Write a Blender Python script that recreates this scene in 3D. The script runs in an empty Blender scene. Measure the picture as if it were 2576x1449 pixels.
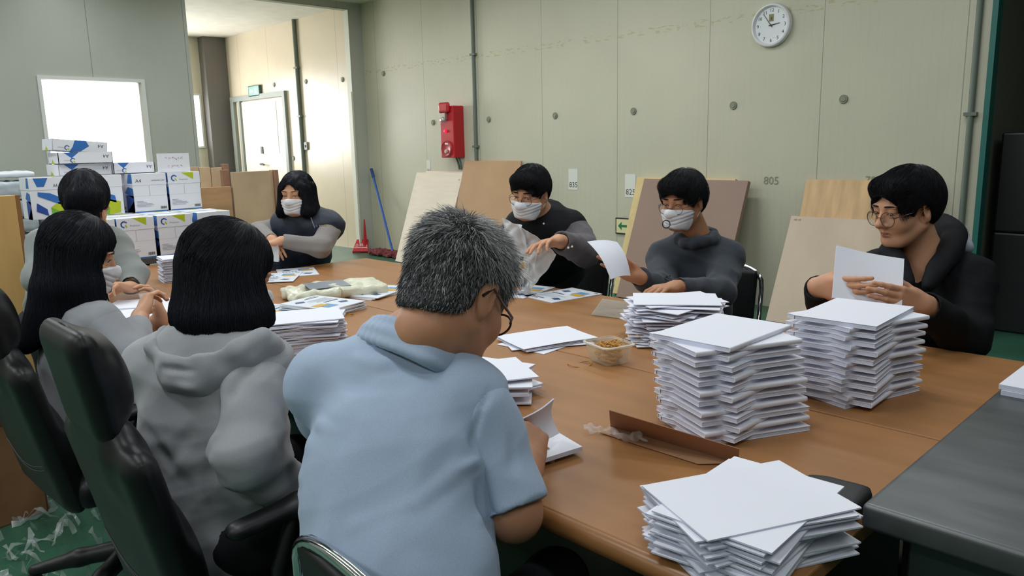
import bpy, bmesh, math, random
import numpy as np
from mathutils import Vector, Matrix

scn = bpy.context.scene
COL = scn.collection
random.seed(11)
RNG = np.random.default_rng(11)

# ------------------------------------------------------------------ camera
CZ = 1.41
FPX, PITCH, ROLL, YAW = 1927.2, math.radians(10.5806), math.radians(-1.257), math.radians(-45.884)
FW = np.array([math.sin(YAW) * math.cos(PITCH), math.cos(YAW) * math.cos(PITCH), -math.sin(PITCH)])
_r0 = np.array([math.cos(YAW), -math.sin(YAW), 0.0])
_u0 = np.cross(_r0, FW)
RT = math.cos(ROLL) * _r0 + math.sin(ROLL) * _u0
UP = -math.sin(ROLL) * _r0 + math.cos(ROLL) * _u0
cam_data = bpy.data.cameras.new('camera')
cam_data.sensor_width = 36.0
cam_data.lens = FPX / 2576 * 36.0
cam_data.clip_start = 0.05
cam = bpy.data.objects.new('camera', cam_data)
COL.objects.link(cam)
cam.matrix_world = Matrix(((RT[0], UP[0], -FW[0], 0), (RT[1], UP[1], -FW[1], 0), (RT[2], UP[2], -FW[2], CZ), (0, 0, 0, 1)))
scn.camera = cam

# ------------------------------------------------------------------ sky, lamps, exposure
world = bpy.data.worlds.new('sky')
scn.world = world
world.use_nodes = True
world.node_tree.nodes['Background'].inputs[0].default_value = (0.95, 0.98, 1.0, 1)
world.node_tree.nodes['Background'].inputs[1].default_value = 5.0


def area_light(name, loc, sx, sy, watts, col=(0.93, 0.97, 1.0), rot=(0, 0, 0)):
    l = bpy.data.lights.new(name, 'AREA')
    l.shape = 'RECTANGLE'
    l.size, l.size_y, l.energy, l.color = sx, sy, watts, col
    o = bpy.data.objects.new(name, l)
    COL.objects.link(o)
    o.location, o.rotation_euler = loc, rot
    return o


# fluorescent tubes; rows by the partition and behind the viewer are added fill (all above the frame)
LIGHT_W = 22.5
for lx, fx in ((-8.0, 0.35), (-6.2, 0.85), (-4.2, 1.0), (-1.8, 0.9), (0.6, 0.55)):
    for ly in (-1.8, 0.3, 2.4, 4.5):
        area_light('ceiling_tube_and_fill_light', (lx, ly, 3.22), 1.25, 0.25, LIGHT_W * fx * (0.72 if lx > -2 and ly > 4 else (1.25 if ly < 0 else 1.0)))
# daylight entering through the windows of the annex
area_light('window_daylight', (-13.45, 4.0, 2.0), 2.6, 1.4, 205.0, (1.0, 0.98, 0.94), (0, -math.pi / 2, 0))
area_light('annex_tube_light', (-11.2, 3.6, 3.2), 1.25, 1.0, 28.0, (1.0, 0.96, 0.88))

scn.view_settings.view_transform = 'Standard'
scn.view_settings.look = 'None'
scn.view_settings.exposure = 0.0
scn.view_settings.gamma = 1.0
scn.view_settings.use_curve_mapping = False


# ------------------------------------------------------------------ points seen through the calibrated camera
def ray(x, y):
    return FW + RT * (x - 1288) / FPX + UP * (724.5 - y) / FPX


def at_z(x, y, z):
    d = ray(x, y)
    q = d * ((z - CZ) / d[2])
    return np.array([q[0], q[1], z])


def at_x(x, y, X):
    d = ray(x, y)
    q = d * (X / d[0])
    return np.array([X, q[1], q[2] + CZ])


def at_y(x, y, Y):
    d = ray(x, y)
    q = d * (Y / d[1])
    return np.array([q[0], Y, q[2] + CZ])


def at_d(x, y, D):
    q = ray(x, y) * D
    return np.array([q[0], q[1], q[2] + CZ])


# ------------------------------------------------------------------ materials
def lin(h):
    if not isinstance(h, str):
        return tuple(h)
    h = h.lstrip('#')
    c = [int(h[i:i + 2], 16) / 255 for i in (0, 2, 4)]
    return tuple(v / 12.92 if v <= 0.04045 else ((v + 0.055) / 1.055) ** 2.4 for v in c)


MATS = {}


def mat(name, col, rough=0.6, metal=0.0, spec=0.5, noise=None, bump=None, emit=None, trans=0.0, alpha=1.0, coat=0.0, sheen=0.0, sss=0.0):
    """noise = (scale, amount, stretch), bump = (scale, strength, distance)"""
    if name in MATS:
        return MATS[name]
    m = bpy.data.materials.new(name)
    m.use_nodes = True
    nt = m.node_tree
    b = nt.nodes['Principled BSDF']
    c = lin(col)
    b.inputs['Base Color'].default_value = (*c, 1)
    b.inputs['Roughness'].default_value = rough
    b.inputs['Metallic'].default_value = metal
    b.inputs['Specular IOR Level'].default_value = spec
    b.inputs['Transmission Weight'].default_value = trans
    b.inputs['Alpha'].default_value = alpha
    b.inputs['Coat Weight'].default_value = coat
    b.inputs['Sheen Weight'].default_value = sheen
    if sss:
        b.inputs['Subsurface Weight'].default_value = sss
        b.inputs['Subsurface Radius'].default_value = (0.012, 0.005, 0.003)
        b.inputs['Subsurface Scale'].default_value = 1.0
    if emit:
        b.inputs['Emission Color'].default_value = (*lin(emit[0]), 1)
        b.inputs['Emission Strength'].default_value = emit[1]
    if noise or bump:
        tc = nt.nodes.new('ShaderNodeTexCoord')
    if noise:
        sc, am = noise[0], noise[1]
        mp = nt.nodes.new('ShaderNodeMapping')
        mp.inputs['Scale'].default_value = noise[2] if len(noise) > 2 else (1, 1, 1)
        nt.links.new(tc.outputs['Object'], mp.inputs[0])
        n = nt.nodes.new('ShaderNodeTexNoise')
        n.inputs['Scale'].default_value = sc
        n.inputs['Detail'].default_value = 5
        nt.links.new(mp.outputs[0], n.inputs['Vector'])
        r = nt.nodes.new('ShaderNodeValToRGB')
        r.color_ramp.elements[0].position, r.color_ramp.elements[1].position = 0.3, 0.7
        lo = tuple(max(0, v * (1 - am)) for v in c)
        hi = tuple(min(1, v * (1 + am)) for v in c)
        r.color_ramp.elements[0].color = (*lo, 1)
        r.color_ramp.elements[1].color = (*hi, 1)
        nt.links.new(n.outputs[0], r.inputs[0])
        nt.links.new(r.outputs[0], b.inputs['Base Color'])
    if bump:
        n2 = nt.nodes.new('ShaderNodeTexNoise')
        n2.inputs['Scale'].default_value = bump[0]
        n2.inputs['Detail'].default_value = 4
        nt.links.new(tc.outputs['Object'], n2.inputs['Vector'])
        bp = nt.nodes.new('ShaderNodeBump')
        bp.inputs['Strength'].default_value = bump[1]
        bp.inputs['Distance'].default_value = bump[2] if len(bump) > 2 else 0.002
        nt.links.new(n2.outputs[0], bp.inputs['Height'])
        nt.links.new(bp.outputs[0], b.inputs['Normal'])
    MATS[name] = m
    return m


# ------------------------------------------------------------------ objects and tags
def tag(o, label=None, cat=None, group=None, kind=None):
    if label: o['label'] = label
    if cat: o['category'] = cat
    if group: o['group'] = group
    if kind: o['kind'] = kind
    return o


def thing(name, label, cat, loc=(0, 0, 0), rotz=0.0, group=None):
    o = bpy.data.objects.new(name, None)
    o.empty_display_size = 0.05
    COL.objects.link(o)
    o.location = loc
    o.rotation_euler = (0, 0, rotz)
    return tag(o, label, cat, group)


def link(name, me, mats, parent=None, smooth=False):
    o = bpy.data.objects.new(name, me)
    COL.objects.link(o)
    if mats is not None:
        for m in (mats if isinstance(mats, (list, tuple)) else [mats]):
            me.materials.append(m)
    if smooth:
        me.polygons.foreach_set('use_smooth', [True] * len(me.polygons))
    if parent is not None:
        o.parent = parent
    return o


def dup(root, loc=None, rot=None, label=None, group=None, scale=None):
    c = root.copy()
    COL.objects.link(c)
    if loc is not None: c.location = loc
    if rot is not None: c.rotation_euler = rot
    if scale is not None: c.scale = scale
    if label: c['label'] = label
    if group: c['group'] = group
    for ch in list(root.children):
        d = ch.copy()
        COL.objects.link(d)
        d.parent = c
        for g in list(ch.children):
            e = g.copy()
            COL.objects.link(e)
            e.parent = d
    return c


class MB:
    """collects simple shapes, builds ONE mesh"""

    def __init__(self):
        self.v, self.f, self.mi = [], [], []

    def add(self, vs, fs, mi=0):
        n = len(self.v)
        self.v += [tuple(map(float, p)) for p in vs]
        self.f += [tuple(i + n for i in f) for f in fs]
        self.mi += [mi] * len(fs)
        return self

    def box(self, lo, hi, mi=0, M=None):
        x0, y0, z0 = lo
        x1, y1, z1 = hi
        vs = [(x0, y0, z0), (x1, y0, z0), (x1, y1, z0), (x0, y1, z0), (x0, y0, z1), (x1, y0, z1), (x1, y1, z1), (x0, y1, z1)]
        if M is not None: vs = [tuple(M @ Vector(p)) for p in vs]
        return self.add(vs, [(0, 3, 2, 1), (4, 5, 6, 7), (0, 1, 5, 4), (1, 2, 6, 5), (2, 3, 7, 6), (3, 0, 4, 7)], mi)

    def cbox(self, c, s, mi=0, M=None):
        return self.box([c[i] - s[i] / 2 for i in range(3)], [c[i] + s[i] / 2 for i in range(3)], mi, M)

    def tube(self, pts, r, n=10, mi=0, cap=True, closed=False):
        pts = [np.array(p, float) for p in pts]
        rs = r if hasattr(r, '__len__') else [r] * len(pts)
        m = len(pts)
        base = len(self.v)
        ref = None
        for i, p in enumerate(pts):
            if closed:
                t = pts[(i + 1) % m] - pts[i - 1]
            else:
                t = pts[min(i + 1, m - 1)] - pts[max(i - 1, 0)]
            t = t / (np.linalg.norm(t) + 1e-12)
            if ref is None:
                ref = np.array([0, 0, 1.0]) if abs(t[2]) < 0.9 else np.array([1.0, 0, 0])
            a = np.cross(t, ref)
            a /= np.linalg.norm(a) + 1e-12
            b = np.cross(a, t)
            ref = b
            for k in range(n):
                w = 2 * math.pi * k / n
                self.v.append(tuple(p + rs[i] * (math.cos(w) * a + math.sin(w) * b)))
        segs = m if closed else m - 1
        for i in range(segs):
            j = (i + 1) % m
            for k in range(n):
                k2 = (k + 1) % n
                self.f.append((base + i * n + k, base + j * n + k, base + j * n + k2, base + i * n + k2))
                self.mi.append(mi)
        if cap and not closed:
            self.f.append(tuple(base + k for k in range(n)))
            self.f.append(tuple(base + (m - 1) * n + k for k in reversed(range(n))))
            self.mi += [mi, mi]
        return self

    def lathe(self, prof, n=32, c=(0, 0, 0), mi=0):
        """prof: list of (r, z) revolved about z"""
        base = len(self.v)
        for r, z in prof:
            for k in range(n):
                w = 2 * math.pi * k / n
                self.v.append((c[0] + r * math.cos(w), c[1] + r * math.sin(w), c[2] + z))
        for i in range(len(prof) - 1):
            for k in range(n):
                k2 = (k + 1) % n
                self.f.append((base + i * n + k, base + i * n + k2, base + (i + 1) * n + k2, base + (i + 1) * n + k))
                self.mi.append(mi)
        return self

    def prism(self, poly, z0, z1, mi=0, M=None):
        n = len(poly)
        vs = [(x, y, z0) for x, y in poly] + [(x, y, z1) for x, y in poly]
        if M is not None: vs = [tuple(M @ Vector(p)) for p in vs]
        fs = [tuple(reversed(range(n))), tuple(range(n, 2 * n))] + [(i, (i + 1) % n, n + (i + 1) % n, n + i) for i in range(n)]
        return self.add(vs, fs, mi)

    def build(self, name, mats, parent=None, smooth=False, bevel=0.0, seg=2, fix=True):
        me = bpy.data.meshes.new(name)
        me.from_pydata(self.v, [], self.f)
        me.polygons.foreach_set('material_index', self.mi)
        if fix or bevel:
            bm = bmesh.new()
            bm.from_mesh(me)
            if fix: bmesh.ops.recalc_face_normals(bm, faces=bm.faces)
            if bevel:
                ed = [e for e in bm.edges if len(e.link_faces) == 2 and e.calc_face_angle(0) > 0.5]
                bmesh.ops.bevel(bm, geom=ed, offset=bevel, segments=seg, affect='EDGES', profile=0.5)
            bm.to_mesh(me)
            bm.free()
        me.update()
        o = link(name, me, mats, parent, smooth)
        if smooth and not bevel:
            try: me.set_sharp_from_angle(angle=math.radians(40))
            except Exception: pass
        return o


FONT_CACHE = {}


def text_polys(s, size):
    """flat triangles of a line of text, origin at its left baseline"""
    if s not in FONT_CACHE:
        cu = bpy.data.curves.new('t', 'FONT')
        cu.body = s
        cu.size = 1.0
        cu.resolution_u = 2
        o = bpy.data.objects.new('t', cu)
        COL.objects.link(o)
        bpy.context.view_layer.update()
        dg = bpy.context.evaluated_depsgraph_get()
        me = o.evaluated_get(dg).to_mesh()
        vs = [(v.co.x, v.co.y) for v in me.vertices]
        fs = [tuple(p.vertices) for p in me.polygons]
        o.evaluated_get(dg).to_mesh_clear()
        bpy.data.objects.remove(o)
        bpy.data.curves.remove(cu)
        FONT_CACHE[s] = (vs, fs)
    vs, fs = FONT_CACHE[s]
    return [(x * size, y * size) for x, y in vs], fs


class Print:
    """flat printed shapes on a face: o origin, u right, v up, n outward"""

    def __init__(self):
        self.mb = MB()

    def frame(self, o, u, v, lift=0.0006):
        self.o, self.u, self.v = [np.array(q, float) for q in (o, u, v)]
        self.u /= np.linalg.norm(self.u)
        self.v /= np.linalg.norm(self.v)
        self.n = np.cross(self.u, self.v)
        self.lift = lift
        return self

    def P(self, a, b, l=0):
        return self.o + self.u * a + self.v * b + self.n * (self.lift + l)

    def poly(self, pts, mi, l=0):
        self.mb.add([self.P(a, b, l) for a, b in pts], [tuple(range(len(pts)))], mi)
        return self

    def rect(self, a0, b0, a1, b1, mi, l=0):
        return self.poly([(a0, b0), (a1, b0), (a1, b1), (a0, b1)], mi, l)

    def text(self, s, a, b, size, mi, l=0, flip=False, wide=1.0):
        vs, fs = text_polys(s, size)
        sg = -1 if flip else 1
        self.mb.add([self.P(a + sg * x * wide, b + sg * y, l) for x, y in vs], fs, mi)
        return self

    def line(self, pts, w, mi, l=0):
        for (x0, y0), (x1, y1) in zip(pts[:-1], pts[1:]):
            d = math.hypot(x1 - x0, y1 - y0) or 1
            nx, ny = -(y1 - y0) / d * w / 2, (x1 - x0) / d * w / 2
            self.poly([(x0 + nx, y0 + ny), (x0 - nx, y0 - ny), (x1 - nx, y1 - ny), (x1 + nx, y1 + ny)], mi, l)
        return self

    def build(self, name, mats, parent):
        return self.mb.build(name, mats, parent, fix=False)


# ------------------------------------------------------------------ implicit surfaces (smooth unions -> one continuous mesh)
def spline(pts, n):
    """Catmull-Rom samples through the points"""
    P = np.array(pts, float)
    P = np.vstack([2 * P[0] - P[1], P, 2 * P[-1] - P[-2]])
    out = []
    for t in np.linspace(0, len(pts) - 1 - 1e-6, n):
        i = int(t)
        u = t - i
        a, b, c, d = P[i], P[i + 1], P[i + 2], P[i + 3]
        out.append(0.5 * (2 * b + (c - a) * u + (2 * a - 5 * b + 4 * c - d) * u * u + (3 * b - a - 3 * c + d) * u ** 3))
    return out


def unit(a):
    a = np.array(a, float)
    return a / (np.linalg.norm(a) + 1e-12)


class SDF:
    def __init__(self):
        self.p = []

    def _bb(self, lo, hi):
        return np.array(lo, float), np.array(hi, float)

    def cap(self, a, b, ra, rb=None, k=0.02, op='u', flat=None):
        a, b = np.array(a, float), np.array(b, float)
        rb = ra if rb is None else rb
        m = max(ra, rb)
        self.p.append(('c', (a, b, ra, rb, flat), k, op, np.minimum(a, b) - m, np.maximum(a, b) + m))
        return self

    def chain(self, pts, rs, k=0.02, op='u', flat=None):
        for i in range(len(pts) - 1):
            self.cap(pts[i], pts[i + 1], rs[i], rs[i + 1], k, op, flat)
        return self

    def ell(self, c, r, R=None, k=0.02, op='u'):
        c = np.array(c, float)
        r = np.array(r if hasattr(r, '__len__') else (r, r, r), float)
        m = r.max()
        self.p.append(('e', (c, r, None if R is None else np.array(R, float)), k, op, c - m, c + m))
        return self

    def box(self, c, h, rd=0.01, R=None, k=0.01, op='u'):
        c, h = np.array(c, float), np.array(h, float)
        m = np.linalg.norm(h)
        self.p.append(('b', (c, h, rd, None if R is None else np.array(R, float)), k, op, c - m, c + m))
        return self

    def half(self, c, n, k=0.01, op='i'):
        """keep the side the normal points away from"""
        self.p.append(('h', (np.array(c, float), unit(n)), k, op, np.full(3, -1e9), np.full(3, 1e9)))
        return self

    def cut(self, c, n, R, k=0.003):
        """remove what lies beyond a plane, within R of its centre"""
        c = np.array(c, float)
        self.p.append(('k', (c, unit(n), R), k, 's', c - R, c + R))
        return self

    def bounds(self, pad=0.03):
        lo = np.min([q[4] for q in self.p if q[3] == 'u'], axis=0) - pad
        hi = np.max([q[5] for q in self.p if q[3] == 'u'], axis=0) + pad
        return lo, hi

    @staticmethod
    def dist(t, a, P):
        if t == 'c':
            A, B, ra, rb, flat = a
            ba = (B - A).astype(P.dtype)
            pa = P - A.astype(P.dtype)
            if flat is not None:
                n, q = np.asarray(flat[0], P.dtype), flat[1]
                w = pa @ n
                pa = pa + np.outer(w * (q - 1), n).astype(P.dtype)
                ba = ba + n * (ba @ n) * (q - 1)
            h = np.clip((pa @ ba) / (ba @ ba + 1e-12), 0, 1)
            d = np.sqrt(((pa - h[:, None] * ba) ** 2).sum(1)) - (ra + (rb - ra) * h)
            return d / (flat[1] ** 0.5) if flat is not None else d
        if t == 'e':
            c, r, R = a
            q = P - c.astype(P.dtype)
            if R is not None: q = q @ R.astype(P.dtype)
            k0 = np.sqrt(((q / r) ** 2).sum(1))
            k1 = np.sqrt(((q / (r * r)) ** 2).sum(1)) + 1e-9
            return k0 * (k0 - 1) / k1
        if t == 'b':
            c, h, rd, R = a
            q = P - c.astype(P.dtype)
            if R is not None: q = q @ R.astype(P.dtype)
            q = np.abs(q) - (h - rd)
            return np.sqrt((np.maximum(q, 0) ** 2).sum(1)) + np.minimum(q.max(1), 0) - rd
        if t == 'k':
            c, n, R = a
            q = P - c
            return np.maximum(-(q @ n), np.sqrt((q * q).sum(1)) - R)
        if t == 'h':
            c, n = a
            return (P - c) @ n

    def eval(self, P, cull=True):
        P = np.asarray(P, np.float32)
        D = np.full(len(P), 0.6, np.float32)
        if len(P) == 0: return D
        lo, hi = P.min(0), P.max(0)
        for t, a, k, op, bl, bh in self.p:
            if cull and op != 'i':
                m = k + 0.02
                if (bl - m > hi).any() or (bh + m < lo).any(): continue
            d = self.dist(t, a, P).astype(np.float32)
            if op == 'u':
                h = np.clip(0.5 + 0.5 * (D - d) / k, 0, 1)
                D = D + (d - D) * h - k * h * (1 - h)
            else:
                if op == 's': d = -d
                h = np.clip(0.5 + 0.5 * (d - D) / k, 0, 1)
                D = D + (d - D) * h + k * h * (1 - h)
        return D

    def grad(self, P, e=0.002):
        P = np.asarray(P, np.float32)
        K = np.array([[1, -1, -1], [-1, -1, 1], [-1, 1, -1], [1, 1, 1]], np.float32)
        g = sum(np.outer(self.eval(P + kk * e, False), kk) for kk in K)
        return g / (np.linalg.norm(g, axis=1, keepdims=True) + 1e-9)


def polygonise(F, h, lo=None, hi=None, slack=0.03):
    """surface nets on the blocks near the surface"""
    if lo is None: lo, hi = F.bounds(3 * h)
    lo = np.array(lo, float)
    B = 8
    nb = np.maximum(1, np.ceil((np.array(hi) - lo) / (h * B)).astype(int))
    g = np.stack(np.meshgrid(*[np.arange(n) for n in nb], indexing='ij'), -1).reshape(-1, 3)
    cen = lo + (g + 0.5) * h * B
    keep = np.zeros(len(g), bool)
    step = 4096
    for i in range(0, len(g), step):
        d = F.eval(cen[i:i + step], False)
        keep[i:i + step] = np.abs(d) < 0.5 * 1.75 * B * h + slack
    g = g[keep]
    loc = np.stack(np.meshgrid(*[np.arange(B + 1)] * 3, indexing='ij'), -1).reshape(-1, 3)
    off = [(i, j, k) for i in (0, 1) for j in (0, 1) for k in (0, 1)]
    edges = [(a, b) for a in range(8) for b in range(a + 1, 8) if sum(abs(off[a][q] - off[b][q]) for q in range(3)) == 1]
    NX = (nb * B + 4).astype(np.int64)

    def key(c):
        return ((c[:, 0] + 1) * NX[1] + c[:, 1] + 1) * NX[2] + c[:, 2] + 1

    keys, verts, quads = [], [], []
    for s in range(0, len(g), 32):
        gb = g[s:s + 32]
        I = gb[:, None, :] * B + loc[None]
        V = F.eval((lo + I.reshape(-1, 3) * h)).reshape(len(gb), B + 1, B + 1, B + 1)
        if not ((V < 0).any() and (V > 0).any()): continue
        C = np.stack([V[:, i:i + B, j:j + B, k:k + B] for i, j, k in off], -1)
        ins = (C < 0).sum(-1)
        act = np.argwhere((ins > 0) & (ins < 8))
        if len(act) == 0: continue
        cv = C[act[:, 0], act[:, 1], act[:, 2], act[:, 3]]
        acc = np.zeros((len(act), 3))
        cnt = np.zeros(len(act))
        for a, b in edges:
            va, vb = cv[:, a], cv[:, b]
            m = (va < 0) != (vb < 0)
            t = np.where(m, va / np.where(m, va - vb, 1), 0)
            pa, pb = np.array(off[a]), np.array(off[b])
            acc += np.where(m[:, None], pa + t[:, None] * (pb - pa), 0)
            cnt += m
        cell = gb[act[:, 0]] * B + act[:, 1:]
        verts.append(lo + (cell + acc / cnt[:, None]) * h)
        keys.append(key(cell))
        W = V[:, :B, :B, :B]
        for ax in range(3):
            sl = [slice(0, B)] * 3
            sl[ax] = slice(1, B + 1)
            V2 = V[(slice(None), *sl)]
            e = np.argwhere((W < 0) != (V2 < 0))
            if len(e) == 0: continue
            neg = (W < 0)[e[:, 0], e[:, 1], e[:, 2], e[:, 3]]
            c0 = gb[e[:, 0]] * B + e[:, 1:]
            u, v = (ax + 1) % 3, (ax + 2) % 3
            eu, ev = np.eye(3, dtype=int)[u], np.eye(3, dtype=int)[v]
            q = np.stack([key(c0), key(c0 - eu), key(c0 - eu - ev), key(c0 - ev)], 1)
            q[~neg] = q[~neg][:, ::-1]
            quads.append(q)
    if not keys: return np.zeros((0, 3)), np.zeros((0, 4), int)
    keys = np.concatenate(keys)
    verts = np.concatenate(verts)
    o = np.argsort(keys)
    keys, verts = keys[o], verts[o]
    Q = np.concatenate(quads)
    ix = np.clip(np.searchsorted(keys, Q), 0, len(keys) - 1)
    ok = (keys[ix] == Q).all(1)
    return verts, ix[ok]


def normals_of(v, q):
    n = np.cross(v[q[:, 2]] - v[q[:, 0]], v[q[:, 3]] - v[q[:, 1]])
    N = np.zeros_like(v)
    for c in range(4): np.add.at(N, q[:, c], n)
    return N / (np.linalg.norm(N, axis=1, keepdims=True) + 1e-12)


def relax(v, q, it=1, f=0.5):
    for _ in range(it):
        s = np.zeros_like(v)
        c = np.zeros(len(v))
        for a in range(4):
            for b in ((a + 1) % 4, (a + 3) % 4):
                np.add.at(s, q[:, a], v[q[:, b]])
                np.add.at(c, q[:, a], 1)
        v = v + f * (s / np.maximum(c, 1)[:, None] - v)
    return v


def np_mesh(name, v, q, mats, parent=None, smooth=True, mi=None):
    me = bpy.data.meshes.new(name)
    v = np.asarray(v, np.float32)
    q = np.asarray(q, np.int32)
    n, k = q.shape
    me.vertices.add(len(v))
    me.vertices.foreach_set('co', v.ravel())
    me.loops.add(n * k)
    me.loops.foreach_set('vertex_index', q.ravel())
    me.polygons.add(n)
    me.polygons.foreach_set('loop_start', np.arange(0, n * k, k, dtype=np.int32))
    me.polygons.foreach_set('loop_total', np.full(n, k, np.int32))
    if mi is not None: me.polygons.foreach_set('material_index', np.asarray(mi, np.int32))
    me.update(calc_edges=True)
    me.validate()
    return link(name, me, mats, parent, smooth)


def waves(seed, n, lo, hi, warp=0.0):
    """band-limited wrinkle field: a sum of warped sines"""
    r = np.random.default_rng(seed)
    D = r.normal(size=(n, 3))
    D /= np.linalg.norm(D, axis=1, keepdims=True)
    K = D * r.uniform(lo, hi, (n, 1))
    ph = r.uniform(0, 6.28, n)

    def f(p):
        a = np.sin(p @ K.T + ph)
        if warp: a = np.sin(p @ K.T + ph + warp * a[:, ::-1])
        return a.sum(1) / math.sqrt(n)
    return f


def creases(seed, n, lo, hi, warp=1.2, axis=(0, 0, 1), bias=1.2):
    """cloth wrinkles: narrow ridges over rounded hollows, running mostly across an axis"""
    r = np.random.default_rng(seed)
    D = r.normal(size=(n, 3))
    D = D + np.outer((D @ np.array(axis)) * bias, axis)
    D /= np.linalg.norm(D, axis=1, keepdims=True)
    K = D * r.uniform(lo, hi, (n, 1))
    ph = r.uniform(0, 6.28, n)

    def f(p):
        a = np.sin(p @ K.T * 0.6 + ph[::-1])
        a = 0.64 - np.abs(np.sin(p @ K.T + ph + warp * a[:, ::-1]))
        m = 0.5 + 0.5 * np.sin(p @ (K[::-1] * 0.45).T + ph * 1.7)
        return (a * m).sum(1) * 1.6 / math.sqrt(n)
    return f


def folds(v, N, strokes):
    """raise (amp>0) or crease (amp<0) the surface along 3-D polylines"""
    out = np.zeros(len(v))
    for pts, rad, amp in strokes:
        pts = np.array(pts, float)
        d = np.full(len(v), 9.0)
        tt = np.zeros(len(v))
        for i in range(len(pts) - 1):
            a, b = pts[i], pts[i + 1]
            ba = b - a
            h = np.clip(((v - a) @ ba) / (ba @ ba), 0, 1)
            e = np.linalg.norm(v - a - h[:, None] * ba, axis=1)
            m = e < d
            d[m] = e[m]
            tt[m] = (i + h[m]) / (len(pts) - 1)
        w = np.where(d < rad, 0.5 + 0.5 * np.cos(np.pi * np.minimum(d / rad, 1)), 0) * np.sin(np.pi * np.clip(tt * 0.9 + 0.05, 0, 1)) ** 0.5
        out += amp * w
    return v + N * out[:, None]


def hair_tubes(paths, w, taper=0.15, sides=3):
    """paths (n, s, 3) -> one mesh of thin tapering strands"""
    n, s, _ = paths.shape
    T = np.gradient(paths, axis=1)
    T /= np.linalg.norm(T, axis=2, keepdims=True) + 1e-9
    ref = np.where(np.abs(T[..., 2:3]) < 0.9, np.array([0, 0, 1.0]), np.array([1.0, 0, 0]))
    A = np.cross(T, ref)
    A /= np.linalg.norm(A, axis=2, keepdims=True) + 1e-9
    Bv = np.cross(T, A)
    t = np.linspace(0, 1, s)
    prof = np.minimum(1, np.minimum((t * 6 + 0.5), 1)) * (1 - (1 - taper) * t ** 1.5)
    w = np.broadcast_to(np.asarray(w, float).reshape(-1, 1), (n, 1)) * prof[None]
    ang = np.arange(sides) * 2 * math.pi / sides
    V = paths[:, :, None, :] + w[:, :, None, None] * (np.cos(ang)[None, None, :, None] * A[:, :, None] + np.sin(ang)[None, None, :, None] * Bv[:, :, None])
    idx = np.arange(n * s * sides).reshape(n, s, sides)
    nx = np.roll(idx, -1, axis=2)
    q = np.stack([idx[:, :-1], nx[:, :-1], nx[:, 1:], idx[:, 1:]], -1).reshape(-1, 4)
    return V.reshape(-1, 3), q


def R_from(f, up=(0, 0, 1)):
    """columns: right, forward, up"""
    f = unit(f)
    r = unit(np.cross(f, up))
    u = np.cross(r, f)
    return np.stack([r, f, u], 1)

# ================================================================== THE ROOM
def panel_mat(name, col, axis, off, rib=0.0625, rough=0.42, stain=False):
    """painted insulated panels: fine vertical ribs, a joint every metre"""
    m = bpy.data.materials.new(name)
    m.use_nodes = True
    nt = m.node_tree
    b = nt.nodes['Principled BSDF']
    c = lin(col)
    b.inputs['Roughness'].default_value = rough
    b.inputs['Specular IOR Level'].default_value = 0.45
    N = nt.nodes.new

    def math_(op, a, bb=None, c2=None):
        n = N('ShaderNodeMath')
        n.operation = op
        for i, q in enumerate((a, bb, c2)):
            if q is None: continue
            if isinstance(q, (int, float)): n.inputs[i].default_value = q
            else: nt.links.new(q, n.inputs[i])
        return n.outputs[0]
    tc = N('ShaderNodeTexCoord')
    sp = N('ShaderNodeSeparateXYZ')
    nt.links.new(tc.outputs['Object'], sp.inputs[0])
    t = math_('SUBTRACT', sp.outputs[axis], off)
    fr = math_('FRACT', math_('DIVIDE', t, rib))
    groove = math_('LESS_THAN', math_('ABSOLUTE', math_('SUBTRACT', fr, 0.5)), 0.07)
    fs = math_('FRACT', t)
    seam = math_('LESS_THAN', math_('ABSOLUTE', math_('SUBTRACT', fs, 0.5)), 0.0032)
    n = N('ShaderNodeTexNoise')
    n.inputs['Scale'].default_value = 1.3
    n.inputs['Detail'].default_value = 4
    nt.links.new(tc.outputs['Object'], n.inputs['Vector'])
    rp = N('ShaderNodeValToRGB')
    rp.color_ramp.elements[0].position, rp.color_ramp.elements[1].position = 0.35, 0.7
    rp.color_ramp.elements[0].color = (*[v * 0.95 for v in c], 1)
    rp.color_ramp.elements[1].color = (*[v * 1.03 for v in c], 1)
    nt.links.new(n.outputs[0], rp.inputs[0])
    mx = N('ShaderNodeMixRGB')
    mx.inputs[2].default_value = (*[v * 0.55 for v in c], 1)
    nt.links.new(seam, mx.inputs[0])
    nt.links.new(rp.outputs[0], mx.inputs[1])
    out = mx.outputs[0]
    if stain:      # old yellow tape residue in a broken row at 2.41 m
        mp = N('ShaderNodeMapping')
        mp.inputs['Scale'].default_value = (9, 9, 30)
        nt.links.new(tc.outputs['Object'], mp.inputs[0])
        ns = N('ShaderNodeTexNoise')
        ns.inputs['Scale'].default_value = 1.6
        nt.links.new(mp.outputs[0], ns.inputs['Vector'])
        zz = math_('ABSOLUTE', math_('SUBTRACT', sp.outputs[2], 2.41))
        band = math_('LESS_THAN', zz, 0.032)
        msk = math_('MULTIPLY', band, math_('GREATER_THAN', ns.outputs[0], 0.57))
        m2 = N('ShaderNodeMixRGB')
        m2.inputs[2].default_value = (*lin('b3a56e'), 1)
        nt.links.new(math_('MULTIPLY', msk, 0.55), m2.inputs[0])
        nt.links.new(out, m2.inputs[1])
        out = m2.outputs[0]
    nt.links.new(out, b.inputs['Base Color'])
    bp = N('ShaderNodeBump')
    bp.inputs['Strength'].default_value = 0.8
    bp.inputs['Distance'].default_value = 0.007
    bp.invert = True
    nt.links.new(math_('ADD', groove, math_('MULTIPLY', seam, 2.0)), bp.inputs['Height'])
    nt.links.new(bp.outputs[0], b.inputs['Normal'])
    return m


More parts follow.
